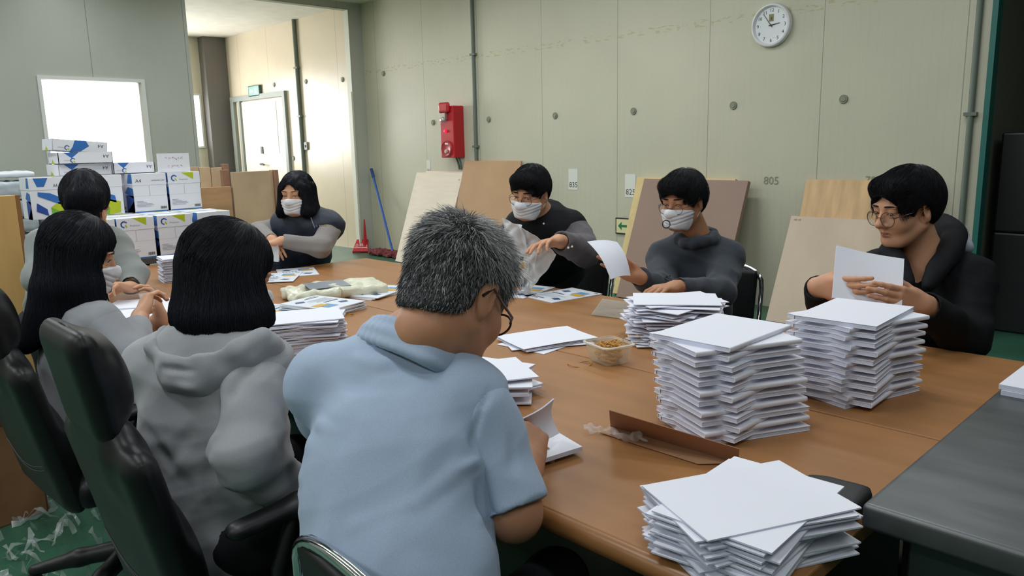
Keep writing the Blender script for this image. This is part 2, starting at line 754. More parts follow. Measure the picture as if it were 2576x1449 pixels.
WALLC = 'ccc8b3'
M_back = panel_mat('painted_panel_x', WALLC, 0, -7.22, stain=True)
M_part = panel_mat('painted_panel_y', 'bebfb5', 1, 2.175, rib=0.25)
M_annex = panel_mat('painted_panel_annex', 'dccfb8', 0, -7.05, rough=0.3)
M_ceil = mat('ceiling_paint', 'e4dfd4', 0.8, noise=(6, 0.05))
M_dark = mat('dark_steel_sheet', '20221f', 0.7)
M_floor = mat('green_epoxy', '356650', 0.35, noise=(2.5, 0.22), bump=(30, 0.1, 0.001))
M_white = mat('white_frame_paint', 'e6e6e2', 0.5)
M_whitetrim = mat('white_trim_paint', 'dcdccf', 0.5)
M_green = mat('green_painted_trim', '2c6f68', 0.45)
M_cond = mat('grey_conduit', '6f7a70', 0.5)


def struct(o, label=None):
    o['kind'] = 'structure'
    if label: o['label'] = label
    return o


YB = 6.05
XP = -9.0
CH = 3.285
mb = MB().box((-14, -3.6, -0.12), (4.6, 9.4, 0.0))
struct(mb.build('floor', M_floor), 'green painted concrete floor')
mb = MB().box((XP - 0.1, -3.6, CH), (4.6, YB + 0.1, CH + 0.1)).box((-13.6, 0.4, CH), (XP - 0.1, YB + 0.1, CH + 0.1)).box((-1.58, YB + 0.1, CH), (4.6, 9.4, CH + 0.1))
struct(mb.build('ceiling', M_ceil), 'white panel ceiling')
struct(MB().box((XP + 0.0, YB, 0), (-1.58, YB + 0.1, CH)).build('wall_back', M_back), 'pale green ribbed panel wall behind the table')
# partition with a window opening and a wide open doorway into the annex
mb = MB()
W0, W1, WZ0, WZ1 = 2.15, 3.185, 1.22, 2.2
O0, O1 = 3.715, 5.84
for lo, hi in (((-3.6, 0), (W0, CH)), ((W0, 0), (W1, WZ0)), ((W0, WZ1), (W1, CH)), ((W1, 0), (O0, CH)), ((O1, 0), (YB, CH)), ((O0, 3.2), (O1, CH))):
    mb.box((XP - 0.1, lo[0], lo[1]), (XP, hi[0], hi[1]))
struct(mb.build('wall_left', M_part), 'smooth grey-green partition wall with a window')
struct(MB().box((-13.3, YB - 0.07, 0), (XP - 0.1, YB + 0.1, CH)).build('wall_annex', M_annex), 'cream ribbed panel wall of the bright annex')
mb = MB()
A0, A1 = 2.35, 5.05
B0_, B1_ = 5.2, 5.56
for lo, hi in (((0.4, 0), (A0, CH)), ((A0, 0), (A1, 1.15)), ((A0, 2.7), (A1, CH)), ((A1, 0), (B0_, CH)), ((B0_, 0), (B1_, 1.47)), ((B0_, 2.37), (B1_, CH)), ((B1_, 0), (YB - 0.07, CH))):
    mb.box((-13.3, lo[0], lo[1]), (-13.2, hi[0], hi[1]))
struct(mb.build('wall_annex_end', mat('annex_end_paint', 'd9d0bd', 0.6)), 'end wall of the annex')
struct(MB().box((-13.3, 0.3, 0), (XP - 0.1, 0.4, CH)).build('wall_annex_side', mat('annex_end_paint', 'd9d0bd')), 'side wall of the annex')
struct(MB().box((XP - 0.1, -3.7, 0), (4.6, -3.6, CH)).build('wall_front', mat('plain_wall_paint', 'b9bcab', 0.7)), 'plain wall behind the viewer')
struct(MB().box((4.6, -3.6, 0), (4.7, 9.4, CH)).build('wall_right', mat('plain_wall_dark', '6f7268', 0.8)), 'plain wall at the right')
# dark store beyond the right end of the panel wall
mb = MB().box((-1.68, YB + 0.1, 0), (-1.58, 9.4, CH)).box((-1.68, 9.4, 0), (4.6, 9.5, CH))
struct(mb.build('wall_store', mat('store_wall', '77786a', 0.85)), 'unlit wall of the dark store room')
struct(MB().box((-1.58, YB - 0.008, 0), (-1.545, YB + 0.1, CH)).build('trim_1', M_green), 'green steel angle at the end of the panel wall')
struct(MB().box((XP + 0.0, O1 - 0.025, 0), (XP + 0.012, O1 + 0.004, 2.15)).box((XP - 0.104, O1 - 0.004, 0), (XP + 0.006, O1, CH - 0.09)).build('trim_2', M_whitetrim), 'white edge strip of the doorway into the annex')
struct(MB().box((XP - 0.1, O0 - 0.004, 3.192), (XP + 0.008, O1, 3.2)).build('trim_3', mat('beam_edge', 'a4a492', 0.6)), 'edge strip over the doorway into the annex')
# annex corner column
struct(MB().box((-13.2, 5.6, 0), (-12.98, YB - 0.07, CH)).build('trim_4', mat('column_grey', '6f6b68', 0.6)), 'grey steel column in the annex corner')


def window(n, x, y0, y1, z0, z1, fr, bars, label, depth=0.1):
    o = MB()
    for a0, b0, a1, b1 in ((y0, z0 + fr, y0 + fr, z1 - fr), (y1 - fr, z0 + fr, y1, z1 - fr), (y0, z0, y1, z0 + fr), (y0, z1 - fr, y1, z1)):
        o.box((x - depth - 0.005, a0, b0), (x + 0.02, a1, b1))
    for q in bars: o.box((x - depth * 0.7, q - 0.02, z0), (x - depth * 0.4, q + 0.02, z1))
    r = struct(o.build('window_%d' % n, M_white), label)
    g = MB().box((x - depth * 0.6, y0 + fr, z0 + fr), (x - depth * 0.52, y1 - fr, z1 - fr))
    g.build('window_pane', mat('clear_glass', 'ffffff', 0.0, trans=1.0, alpha=0.12), r)
    return r


window(1, XP, W0, W1, WZ0, WZ1, 0.035, [], 'white-framed window in the grey-green partition')
window(2, -13.2, A0, A1, 1.15, 2.7, 0.04, [3.7], 'wide bright window in the annex end wall')
window(3, -13.2, B0_, B1_, 1.47, 2.37, 0.03, [], 'narrow bright window beside the annex column')

# annex door, half glazed, in its frame
YA = YB - 0.07
d = struct(MB().box((-12.9, YA - 0.05, 0), (-12.78, YA + 0.0, 2.22)).box((-12.62, YA - 0.05, 0), (-12.55, YA, 2.22)).box((-11.1, YA - 0.05, 0), (-11.02, YA, 2.22)).box((-12.9, YA - 0.05, 2.22), (-11.02, YA, 2.3)).build('door_1', mat('door_frame_grey', '8f9691', 0.5)), 'exit door of the annex with grey frame')
MB().box((-12.5, YA - 0.035, 0.02), (-11.1, YA - 0.002, 2.2)).build('door_leaf', mat('door_leaf_cream', 'e9e2d2', 0.4), d)
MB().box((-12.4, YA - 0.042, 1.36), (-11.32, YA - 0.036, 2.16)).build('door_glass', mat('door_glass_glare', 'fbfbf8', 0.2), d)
hd = MB().box((-11.9, YA - 0.06, 1.36), (-11.84, YA - 0.036, 1.47)).tube([(-11.87, YA - 0.05, 1.19), (-11.87, YA - 0.1, 1.19), (-11.75, YA - 0.1, 1.18)], 0.014)
hd.build('door_handle', mat('handle_steel', '5a5a58', 0.3, 0.9), d)

# ------------------------------------------------------------------ things on the panel walls
M_plug = mat('plug_grey', '8d8f7d', 0.5)


def plug(x, y, z, r, lab, group):
    t = MB().lathe([(0, 0.016), (r * 0.55, 0.016), (r * 0.62, 0.010), (r * 0.9, 0.012), (r, 0.006), (r, 0)], 20)
    o = t.build('wall_plug', M_plug, smooth=True)
    o.location = (x, y, z)
    o.rotation_euler = (math.pi / 2, 0, 0)
    return tag(o, lab, 'plug', group)


wp = ['round grey plug on the panel wall left of the red alarm box',
      'round grey plug on the panel wall just right of the grey conduit',
      'round grey plug on the panel wall above the man in the black vest',
      'round grey plug on the panel wall above the thick leaning board',
      'round grey plug on the panel wall below and left of the clock',
      'rightmost round grey plug on the panel wall, right of the clock']
for i, x in enumerate((-7.565, -6.556, -5.534, -4.526, -3.475, -2.538)):
    plug(x, YB, 1.70, 0.034, wp[i], 'plugs along the panel wall')
plug(-8.56, YB, 2.362, 0.034, 'round grey plug high in the left corner of the panel wall', 'plugs along the panel wall')
ap = ['round plug high on the annex wall beside the doorway edge', 'round plug high on the annex wall right of the annex pipe',
      'round plug on the annex wall above the exit door', 'round plug low on the annex wall beside the exit door handle side']
for i, (x, z) in enumerate(((-9.435, 2.347), (-10.421, 2.391), (-11.392, 2.412), (-10.95, 1.28))):
    plug(x, YA, z, 0.036, ap[i], 'plugs on the annex wall')


def pipe(name, x, y, z0, z1, r, label, clips):
    t = thing(name, label, 'pipe', (x, y, z0))
    MB().tube([(0, 0, 0), (0, 0, z1 - z0)], r, 10).build('pipe_run', M_cond, t, True)
    for z in clips:
        MB().box((-r - 0.02, -0.002 - r, z - z0 - 0.012), (r + 0.02, r, z - z0 + 0.012)).build('pipe_clip', M_cond, t)
    return t


pipe('conduit_pipe', -6.768, YB - 0.022, 1.2, CH, 0.02, 'grey conduit running up the panel wall beside the red alarm box', (2.43, 1.4))
pipe('conduit_pipe', -1.652, YB - 0.022, 0.0, CH, 0.02, 'grey conduit at the right end of the panel wall beside the green trim', (1.55, 0.6, 2.6))
pipe('conduit_pipe', -10.61, YA - 0.03, 1.05, CH, 0.028, 'thin pipe running down the bright annex wall', (2.6, 1.9))
sw = thing('switch_box', 'small grey switch box on the annex wall pipe', 'switch', (-10.52, YA, 1.40))
MB().box((-0.045, -0.03, 0), (0.045, 0.03, 0.12)).build('switch_body', mat('switch_grey', '8f9290', 0.5), sw, bevel=0.006)
MB().box((-0.012, -0.04, 0.04), (0.012, -0.03, 0.075)).build('switch_toggle', mat('switch_toggle', '3b3b3b', 0.5), sw)
ex = thing('exit_sign', 'small green exit sign above the annex door', 'sign', (-12.0, YA - 0.03, 2.27))
MB().box((-0.19, -0.02, 0), (0.19, 0.03, 0.17)).build('sign_case', mat('sign_case', '3c5a52', 0.5), ex, bevel=0.004)
p = Print().frame((-0.17, -0.02, 0.015), (1, 0, 0), (0, 0, 1))
p.rect(0, 0, 0.34, 0.14, 0).rect(0.2, 0.03, 0.27, 0.11, 1, 0.001).poly([(0.03, 0.07), (0.08, 0.11), (0.08, 0.085), (0.15, 0.085), (0.15, 0.055), (0.08, 0.055), (0.08, 0.03)], 1, 0.001)
p.build('sign_face', [mat('sign_green', '7fb5a4', 0.4, emit=('4f9e86', 0.12)), mat('sign_white', 'e8f0ea', 0.5)], ex)

# red fire alarm box
al = thing('alarm_box', 'tall red fire alarm box on the panel wall left of the grey conduit', 'alarm', (-7.115, YB, 1.275))
M_red = mat('alarm_red', 'c01f2a', 0.35)
MB().box((-0.125, -0.16, 0), (0.125, 0, 0.6)).build('alarm_housing', M_red, al, bevel=0.012)
hood = MB().box((-0.115, -0.2, 0.52), (0.075, -0.15, 0.64)).build('hood', M_red, al, bevel=0.032, seg=4)
MB().box((-0.09, -0.2, 0.44), (0.02, -0.16, 0.52)).lathe([(0, 0.05), (0.03, 0.045), (0.045, 0.02), (0.045, 0)], 16, (-0.03, -0.18, 0.43)).build('siren', mat('siren_metal', 'b8b4ae', 0.3, 0.7), al, bevel=0.006)
l = MB().lathe([(0, 0.025), (0.014, 0.022), (0.019, 0.01), (0.019, 0)], 18).build('lamp', mat('alarm_lamp', 'ff1040', 0.3, emit=('ff2050', 1.0)), al, True)
l.location, l.rotation_euler = (-0.02, -0.16, 0.31), (math.pi / 2, 0, 0)
l = MB().lathe([(0, 0.014), (0.07, 0.014), (0.085, 0.022), (0.095, 0.012), (0.098, 0)], 28).build('call_point', mat('alarm_red_dark', 'b33a3f', 0.35), al, True)
l.location, l.rotation_euler = (-0.01, -0.16, 0.105), (math.pi / 2, 0, 0)
l = MB().lathe([(0, 0.03), (0.02, 0.028), (0.028, 0.014), (0.028, 0)], 18).build('call_button', mat('button_pale', 'c9b0a8', 0.4), al, True)
l.location, l.rotation_euler = (-0.01, -0.16, 0.075), (math.pi / 2, 0, 0)
MB().box((-0.03, -0.176, 0.155), (0.03, -0.172, 0.175)).build('call_plate', mat('sign_white', 'e8f0ea'), al)
MB().tube([(0.02, -0.05, 0), (0.03, -0.03, -0.06), (0.03, -0.014, -0.14)], 0.012).tube([(0.07, -0.05, 0), (0.075, -0.03, -0.06), (0.06, -0.014, -0.14)], 0.012).build('cable_conduit', M_cond, al, True)

# wall clock
M_blk = mat('clock_black', '26262a', 0.5)
ck = thing('wall_clock', 'round white wall clock high on the panel wall', 'clock', (-3.145, YB, 2.313))
ck.rotation_euler = (math.pi / 2, 0, 0)
MB().lathe([(0.150, 0.0), (0.168, 0.004), (0.170, 0.03), (0.163, 0.045), (0.152, 0.048), (0.144, 0.04), (0.142, 0.026)], 48).build('clock_rim', mat('clock_white', 'e3e4e6', 0.35), ck, True)
MB().lathe([(0, 0.026), (0.144, 0.026)], 48).build('clock_face', mat('clock_dial', 'e9ebef', 0.5), ck)
p = Print().frame((0, 0, 0.0265), (1, 0, 0), (0, 1, 0))
for hnum in range(1, 13):
    a = math.pi / 2 - hnum * math.pi / 6
    s = str(hnum)
    p.text(s, 0.117 * math.cos(a) - 0.0085 * len(s), 0.117 * math.sin(a) - 0.013, 0.038, 0)
p.build('clock_numerals', M_blk, ck)
p = Print().frame((0, 0, 0.0265), (1, 0, 0), (0, 1, 0))
p.rect(-0.02, 0.03, 0.02, 0.085, 0).rect(-0.005, 0.04, 0.008, 0.062, 1, 0.0005)
p.build('clock_badge', [mat('badge_olive', '8b8558', 0.5), mat('badge_dark', '4a4530', 0.5)], ck)


def hand(name, ang, ln, w, z):
    a = math.pi / 2 - ang
    c, s = math.cos(a), math.sin(a)
    MB().prism([(-0.02 * c - w * s, -0.02 * s + w * c), (-0.02 * c + w * s, -0.02 * s - w * c), (ln * c + w * 0.5 * s, ln * s - w * 0.5 * c), (ln * c - w * 0.5 * s, ln * s + w * 0.5 * c)], z, z + 0.0012).build(name, M_blk, ck)


hand('hour_hand', math.radians(82), 0.075, 0.004, 0.031)
hand('minute_hand', math.radians(-36), 0.115, 0.003, 0.034)
MB().lathe([(0, 0.037), (0.007, 0.037), (0.007, 0.0262)], 14).build('clock_hub', M_blk, ck)

# number cards
M_card = mat('card_paper', 'e4e4dc', 0.7)
M_ink = mat('print_ink', '3a3a3c', 0.7)


def numcard(txt, x, z, w, h, lab, bare=False):
    t = thing('number_card' if not bare else 'wall_number', lab, 'sign', (x, YB, z))
    if not bare: MB().box((-w / 2, -0.003, -h / 2), (w / 2, -0.0005, h / 2)).build('card', M_card, t)
    p = Print().frame((-w / 2, -0.003, -h / 2), (1, 0, 0), (0, 0, 1))
    p.text(txt, w * 0.08, h * 0.12, w * 0.62, 0)
    p.build('card_number', M_ink if not bare else mat('faint_ink', '8f917c', 0.7), t)
    return t


numcard('865', -7.69, 1.165, 0.075, 0.16, 'small white card reading 865 on the wall above the leaning white boards')
numcard('835', -5.293, 1.045, 0.125, 0.215, 'white card reading 835 on the panel wall beside the man in the black vest')
numcard('825', -4.56, 0.995, 0.125, 0.225, 'white card reading 82 partly behind the thick leaning board')
numcard('805', -3.11, 1.078, 0.15, 0.1, 'faint number 805 on the panel wall right of the thick leaning board', True)
numcard('785', -2.286, 1.10, 0.13, 0.1, 'faint number 785 on the panel wall above the leaning plywood', True)
fs = thing('escape_sign', 'low green running-man escape sign with a left arrow beside the thick leaning board', 'sign', (-4.55, YB, 0.52))
MB().box((-0.175, -0.02, 0), (0.175, 0, 0.16)).build('sign_frame', mat('sign_frame_black', '2a2b22', 0.5), fs, bevel=0.003)
p = Print().frame((-0.162, -0.02, 0.012), (1, 0, 0), (0, 0, 1))
p.rect(0, 0, 0.324, 0.136, 0).poly([(0.02, 0.068), (0.065, 0.11), (0.065, 0.08), (0.13, 0.08), (0.13, 0.056), (0.065, 0.056), (0.065, 0.026)], 1, 0.0006)
p.rect(0.155, 0.02, 0.25, 0.118, 1, 0.0006).line([(0.17, 0.03), (0.2, 0.065), (0.185, 0.09)], 0.012, 0, 0.0012).line([(0.2, 0.065), (0.235, 0.03)], 0.012, 0, 0.0012).line([(0.2, 0.095), (0.235, 0.075)], 0.01, 0, 0.0012)
p.build('sign_face', [mat('sign_cream', 'd8d2a6', 0.5, emit=('d8d2a6', 0.08)), mat('sign_dark_green', '1f7a46', 0.5)], fs)


# ------------------------------------------------------------------ boards leaning on the wall
def leaning(x0, x1, ztop, th, m, lab, foot=0.45, gap=0.01, stamp=None, face=None):
    """a board whose foot stands out from the wall and whose top rests near it; front face is local z = 0"""
    ang = math.atan2(ztop, foot)
    ln = math.hypot(foot, ztop) - th * math.cos(ang) * 0.5
    t = thing('leaning_board', lab, 'board', (x0, YB - gap - (ln * math.cos(ang) + th * math.sin(ang)), th * math.cos(ang)))
    t.rotation_euler = (ang, 0, 0)
    w = x1 - x0
    MB().box((0, 0, -th), (w, ln, 0)).build('board_core', m, t, bevel=0.002)
    if face: MB().box((0.004, 0.004, 0.0005), (w - 0.004, ln - 0.004, 0.006)).build('face_sheet', face, t)
    if stamp:
        p = Print().frame((0, 0, 0), (1, 0, 0), (0, 1, 0))
        for (s, a, b, sz) in stamp: p.text(s, a * w, b * ln, sz, 0)
        p.build('board_stamp', M_ink, t)
    return t


M_bwhite = mat('board_cream', 'e6d8c6', 0.55, noise=(3, 0.05, (1, 6, 1)))
M_bbrown = mat('board_brown', 'bb946c', 0.6, noise=(3, 0.06))
M_bfoam = mat('board_foam_yellow', 'd9c08a', 0.7, noise=(8, 0.08))
M_bface = mat('board_face_tan', '957a6c', 0.6, noise=(2, 0.05))
M_bpine = mat('board_pine', 'd6b183', 0.6, noise=(3, 0.14, (6, 1, 1)))
M_bpink = mat('board_pinkish', 'cdb9a2', 0.55, noise=(2, 0.08, (2, 1, 0.5)))
leaning(-7.72, -6.96, 1.11, 0.012, M_bwhite, 'pale cream board at the back of the left leaning pair, only its top showing', 0.24, 0.012)
leaning(-7.85, -6.955, 1.09, 0.018, M_bwhite, 'large pale cream board at the front of the left leaning pair beside the mop', 0.40, 0.055, [('III', 0.94, 0.92, 0.03)])
leaning(-6.945, -6.0, 1.235, 0.02, M_bbrown, 'brown hardboard sheet leaning behind the man in the black vest', 0.35, 0.03)
leaning(-4.43, -3.40, 1.075, 0.05, M_bfoam, 'yellowish panel just behind the tan one, its left edge showing', 0.38, 0.012)
leaning(-4.30, -3.24, 1.065, 0.045, M_bface, 'tan-faced panel leaning behind the man in the grey hoodie', 0.42, 0.09)
leaning(-2.79, -1.80, 1.085, 0.018, M_bpine, 'plywood sheet leaning at the back of the right pair, behind the young man', 0.34, 0.01)
leaning(-2.835, -1.88, 0.80, 0.018, M_bpink, 'shorter pinkish board at the front of the right leaning pair', 0.36, 0.15, [('HE130', 0.03, 0.955, 0.022)])

# ================================================================== TABLES, COUNTER
M_table = mat('table_veneer', '9f7045', 0.40, spec=0.28, noise=(2.2, 0.10, (1, 7, 7)), bump=(120, 0.03, 0.0005))
M_tedge = mat('table_edge_band', '9c6b3e', 0.33, noise=(3, 0.10, (1, 6, 6)))
M_tleg = mat('table_leg_dark', '33302d', 0.5)
TZ = 0.73


def desk(x0, x1, y0, y1, lab, bull=None):
    t = thing('work_table', lab, 'table', ((x0 + x1) / 2, (y0 + y1) / 2, 0))
    w, d = (x1 - x0) / 2, (y1 - y0) / 2
    MB().box((-w, -d, TZ - 0.032), (w, d, TZ)).build('tabletop', M_table, t, bevel=0.004)
    if bull:
        prof = [(-d + 0.0, TZ - 0.001)] + [(-d - 0.02 * math.sin(a), TZ - 0.022 + 0.021 * math.cos(a)) for a in np.linspace(0.2, math.pi - 0.2, 9)] + [(-d, TZ - 0.043)]
        e = MB()
        n = len(prof)
        e.add([(-w, y, z) for y, z in prof] + [(w, y, z) for y, z in prof], [(i, i + 1, n + i + 1, n + i) for i in range(n - 1)] + [(n - 1, 0, n, 2 * n - 1), tuple(range(n)), tuple(range(n, 2 * n))])
        e.build('front_edge', M_tedge, t, True)
    for sx in (-1, 1):
        MB().box((sx * (w - 0.10) - 0.02, -d + 0.08, 0), (sx * (w - 0.10) + 0.02, d - 0.06, TZ - 0.032)).build('end_panel', M_tleg, t, bevel=0.003)
    MB().box((-w + 0.12, d - 0.12, 0.35), (w - 0.12, d - 0.10, TZ - 0.032)).build('modesty_panel', M_tleg, t)
    return t


desk(-4.07, -0.475, 0.985, 1.833, 'long wood-veneer table in the near row, closest to the viewer', True)
desk(-4.07, -0.475, 1.838, 2.672, 'long wood-veneer table in the far row, nearest the panel wall')
desk(-4.90, -4.076, 1.34, 1.833, 'short wood-veneer table at the left end of the near row, under the envelopes')

M_steel = mat('brushed_dark_steel', '636667', 0.42, 0.7, noise=(5, 0.22, (1, 3, 1)))
M_steel2 = mat('steel_side', '434b4c', 0.45, 0.6)
ct = thing('steel_counter', 'dark brushed steel counter at the right foreground', 'counter', (0, 0, 0))
prof = []
MB().box((-0.461, 1.262, 0.752), (1.5, 2.6, 0.80)).build('counter_top', M_steel, ct, True, bevel=0.011, seg=4)
MB().box((-0.40, 1.32, 0.66), (1.45, 2.55, 0.7515)).build('apron', M_steel2, ct, bevel=0.004)
for x in (-0.36, 1.38):
    for y in (1.36, 2.5):
        MB().tube([(x, y, 0), (x, y, 0.67)], 0.02, 14).build('leg', mat('leg_chrome', 'a8adad', 0.25, 0.9), ct, True)
MB().box((-0.34, 1.45, 0.25), (1.36, 2.5, 0.27)).build('lower_shelf', M_steel2, ct)

# ================================================================== PAPER
M_paper = mat('white_paper', 'e6e8f2', 0.7, spec=0.3)
M_paper2 = mat('page_edges', 'd9deef', 0.8, spec=0.2, noise=(4, 0.04, (1, 1, 120)))
M_cover = mat('white_cover', 'e9eaf4', 0.55, spec=0.35)


def booklet_mesh(name, w, h, t, bow=0.0, seed=0, n=8):
    """sheet block w x h x t, slightly bowed; returns mesh with cover and page-edge faces"""
    r = np.random.default_rng(seed)
    mb = MB()
    xs = np.linspace(-w / 2, w / 2, n)
    ys = np.linspace(-h / 2, h / 2, n)
    a, b, c = r.normal(size=3) * bow

    def z(x, y): return a * (x / w) ** 2 * 2 + b * (y / h) ** 2 * 2 + c * (x * y) / (w * h) * 2
    z0 = min(z(x, y) for x in xs for y in ys)
    vs = []
    for top in (0, 1):
        for y in ys:
            for x in xs: vs.append((x, y, z(x, y) - z0 + top * t))
    fs, mi = [], []
    m = n * n
    for j in range(n - 1):
        for i in range(n - 1):
            k = j * n + i
            fs.append((m + k, m + k + 1, m + k + n + 1, m + k + n)); mi.append(0)
            fs.append((k, k + n, k + n + 1, k + 1)); mi.append(0)
    ring = [i for i in range(n)] + [j * n + n - 1 for j in range(1, n)] + [(n - 1) * n + i for i in range(n - 2, -1, -1)] + [j * n for j in range(n - 2, 0, -1)]
    for i in range(len(ring)):
        p, q = ring[i], ring[(i + 1) % len(ring)]
        fs.append((p, q, m + q, m + p)); mi.append(1 if i < 3 * (n - 1) else 0)
    me = bpy.data.meshes.new(name)
    me.from_pydata(vs, [], fs)
    me.polygons.foreach_set('material_index', mi)
    me.materials.append(M_cover)
    me.materials.append(M_paper2)
    me.update()
    return me


def thick_book(name, seed, t=0.0112):
    """soft-cover notebook: page block between two thin covers joined by a rounded spine; origin at its base centre"""
    w, h = 0.205, 0.292
    cov = MB()
    cov.box((-w / 2, -h / 2, 0), (w / 2, h / 2, 0.0007)).box((-w / 2, -h / 2, t - 0.0007), (w / 2, h / 2, t))
    prof = [(-w / 2 - 0.0035 * math.sin(a), t / 2 - t / 2 * math.cos(a)) for a in np.linspace(0, math.pi, 7)]
    n = len(prof)
    cov.add([(x, -h / 2, z) for x, z in prof] + [(x, h / 2, z) for x, z in prof], [(i, i + 1, n + i + 1, n + i) for i in range(n - 1)] + [tuple(range(n)), tuple(reversed(range(n, 2 * n)))])
    return cov, (w, h, t)


bk_cov, (BW, BH, BT) = thick_book('book', 0)
_c = bk_cov.build('cover', M_cover)
_p = MB().box((-BW / 2 + 0.001, -BH / 2 + 0.0012, 0.0007), (BW / 2 - 0.0015, BH / 2 - 0.0012, BT - 0.0007)).build('page_block', M_paper2)
book0 = thing('paper_book', 'tmp', 'book')
_c.parent = _p.parent = book0
BOOK_USED = [False]
ORD = ['top', 'second', 'third', 'fourth', 'fifth', 'sixth', 'seventh', 'eighth', 'ninth', 'tenth', 'eleventh', 'twelfth', 'thirteenth', 'fourteenth', 'fifteenth', 'sixteenth', 'seventeenth', 'eighteenth', 'nineteenth', 'twentieth', 'twenty-first', 'twenty-second']


def book_stack(cx, cy, bx, by, angA, angB, n, where, group, seed, offB=(0, 0)):
    """alternating crossed books; the top centre is (cx, cy), the base centre (bx, by)"""
    r = random.Random(seed)
    z = TZ + 0.0005
    for i in range(n):
        k = n - 1 - i                       # from the top
        f = i / max(1, n - 1)
        x = bx + (cx - bx) * f + r.uniform(-0.003, 0.003)
        y = by + (cy - by) * f + r.uniform(-0.003, 0.003)
        A = (k % 2 == 0)
        if not A: x, y = x + offB[0], y + offB[1]
        a = math.radians((angA if A else angB) + r.uniform(-2.2, 2.2) - 90) + (math.pi if r.random() < 0.5 else 0)
        lab = ('top white book of the ' + where) if k == 0 else (ORD[k] + ' white book from the top of the ' + where)
        if not BOOK_USED[0]:
            BOOK_USED[0] = True
            o = tag(book0, lab, None, group)
            o.location, o.rotation_euler = (x, y, z), (0, 0, a)
        else:
            o = dup(book0, (x, y, z), (0, 0, a), lab, group)
        z += BT + 0.0001
    return z


book_stack(-0.952, 1.639, -0.915, 1.633, 89, 64, 20, 'crossed stack right of the tub', 'books of the crossed stack at table centre', 3, (0.012, -0.02))
book_stack(-0.793, 2.037, -0.80, 2.052, 94, 71.5, 20, 'crossed stack in front of the young man', 'books of the crossed stack by the young man', 5, (-0.003, 0.012))

BOOKLETS = {}


def thin_stack(x, y, z0, htot, t, ang, spread, jitter, where, group, seed, name='booklet', bow=0.001, last=None, w=0.207, h=0.293, kinds=None, second=None, lean=(0, 0), cat='booklet'):
    r = random.Random(seed)
    key = (t, bow, w)
    if key not in BOOKLETS:
        BOOKLETS[key] = [booklet_mesh(name, w, h, t, bow, i) for i in range(5)]
        BOOKLETS[key] = [(m, max(v.co.z for v in m.vertices)) for m in BOOKLETS[key]]
    ms = BOOKLETS[key]
    z = z0 + 0.0004
    n = max(1, int(round(htot / (sum(q[1] for q in ms) / 5 + 0.0002))))
    for i in range(n):
        k = n - 1 - i
        a = ang + (r.uniform(-spread, spread) if kinds is None else r.choice(kinds) + r.uniform(-spread, spread))
        if k == 0 and last is not None: a = last
        if k == 1 and second is not None: a = second
        j = 0 if k == 0 else jitter
        f = i / max(1, n - 1) - 1
        me, hh = ms[r.randrange(5)]
        o = bpy.data.objects.new(name, me)
        COL.objects.link(o)
        o.location = (x + r.uniform(-j, j) + lean[0] * f, y + r.uniform(-j, j) + lean[1] * f, z)
        o.rotation_euler = (0, 0, math.radians(a - 90))
        kind = name.replace('_', ' ')
        lab = ('topmost white ' + kind + ' of the ' + where) if k == 0 else ('white ' + kind + ' under the topmost one of the ' + where)
        tag(o, lab, cat, group if k else None)
        z += hh + 0.0002
    return z


# near right corner, fan-turned booklets
thin_stack(-0.600, 1.130, TZ, 0.082, 0.0028, 65, 5, 0.005, 'stack at the near right corner', 'booklets of the near right corner stack', 21, kinds=[0, 0, 0, 28, 28, 28, 56], last=65, second=93, bow=0.00015)
# messy stack in front of the man in the grey hoodie
thin_stack(-1.485, 2.235, TZ, 0.14, 0.0026, 38, 16, 0.02, 'messy stack by the grey hoodie man', 'booklets of the messy stack', 22, kinds=[0, 0, 25, -30, 60, 90], last=37.5, second=60, bow=0.0009, lean=(-0.01, 0.02))
# stack between the woman with the bob and the man in blue
thin_stack(-2.36, 1.262, TZ, 0.12, 0.0034, 66, 2.5, 0.004, 'tall stack left of the blue shirt man', 'booklets of the tall left stack', 23, kinds=[0, 0, 0, -14], last=64, bow=0.0007)
# stack beyond the shoulder of the man in blue
thin_stack(-1.535, 1.345, TZ, 0.068, 0.0036, 45, 3, 0.006, 'small stack beyond the blue shirt shoulder', 'booklets of the small stack beyond his shoulder', 24, kinds=[0, 35, 60], last=63, bow=0.0006)
# pile of loose sheets behind the tub
thin_stack(-1.79, 1.90, TZ, 0.02, 0.0016, 75, 3, 0.006, 'pile left of the band tub', 'sheets of the loose pile by the tub', 25, name='sheet_bundle', kinds=[0, 18, -16], last=73, bow=0.0016, cat='paper')
# envelopes at the left end
thin_stack(-4.20, 1.60, TZ, 0.125, 0.0026, 78, 3, 0.006, 'tall envelope stack at the left table end', 'envelopes of the tall left-end stack', 26, name='envelope', kinds=[0], last=80, bow=0.0009, w=0.176, h=0.25, cat='envelope')
thin_stack(-0.345, 2.19, 0.80, 0.026, 0.012, 90, 1, 0.004, 'pair on the steel counter', 'books on the steel counter', 27, name='thick_notebook', bow=0.0002, cat='book')

# ================================================================== CARTONS, LIDS, BUNDLES, CRATES AT THE LEFT
M_ctn = mat('carton_white', 'e3e4ea', 0.6)
M_blue = mat('print_blue', '2f6db5', 0.5)
M_blue2 = mat('print_navy', '24489a', 0.5)
M_lime = mat('print_lime', 'b4c21e', 0.5)
M_lime2 = mat('print_green', '6fae2c', 0.5)
M_grey = mat('print_grey', '9598a2', 0.6)
PR = [M_blue, M_blue2, M_lime, M_lime2, M_grey, M_ink]
CW, CD, CHT = 0.212, 0.305, 0.25     # carton: width along y, depth along x, height
LID = 0.075


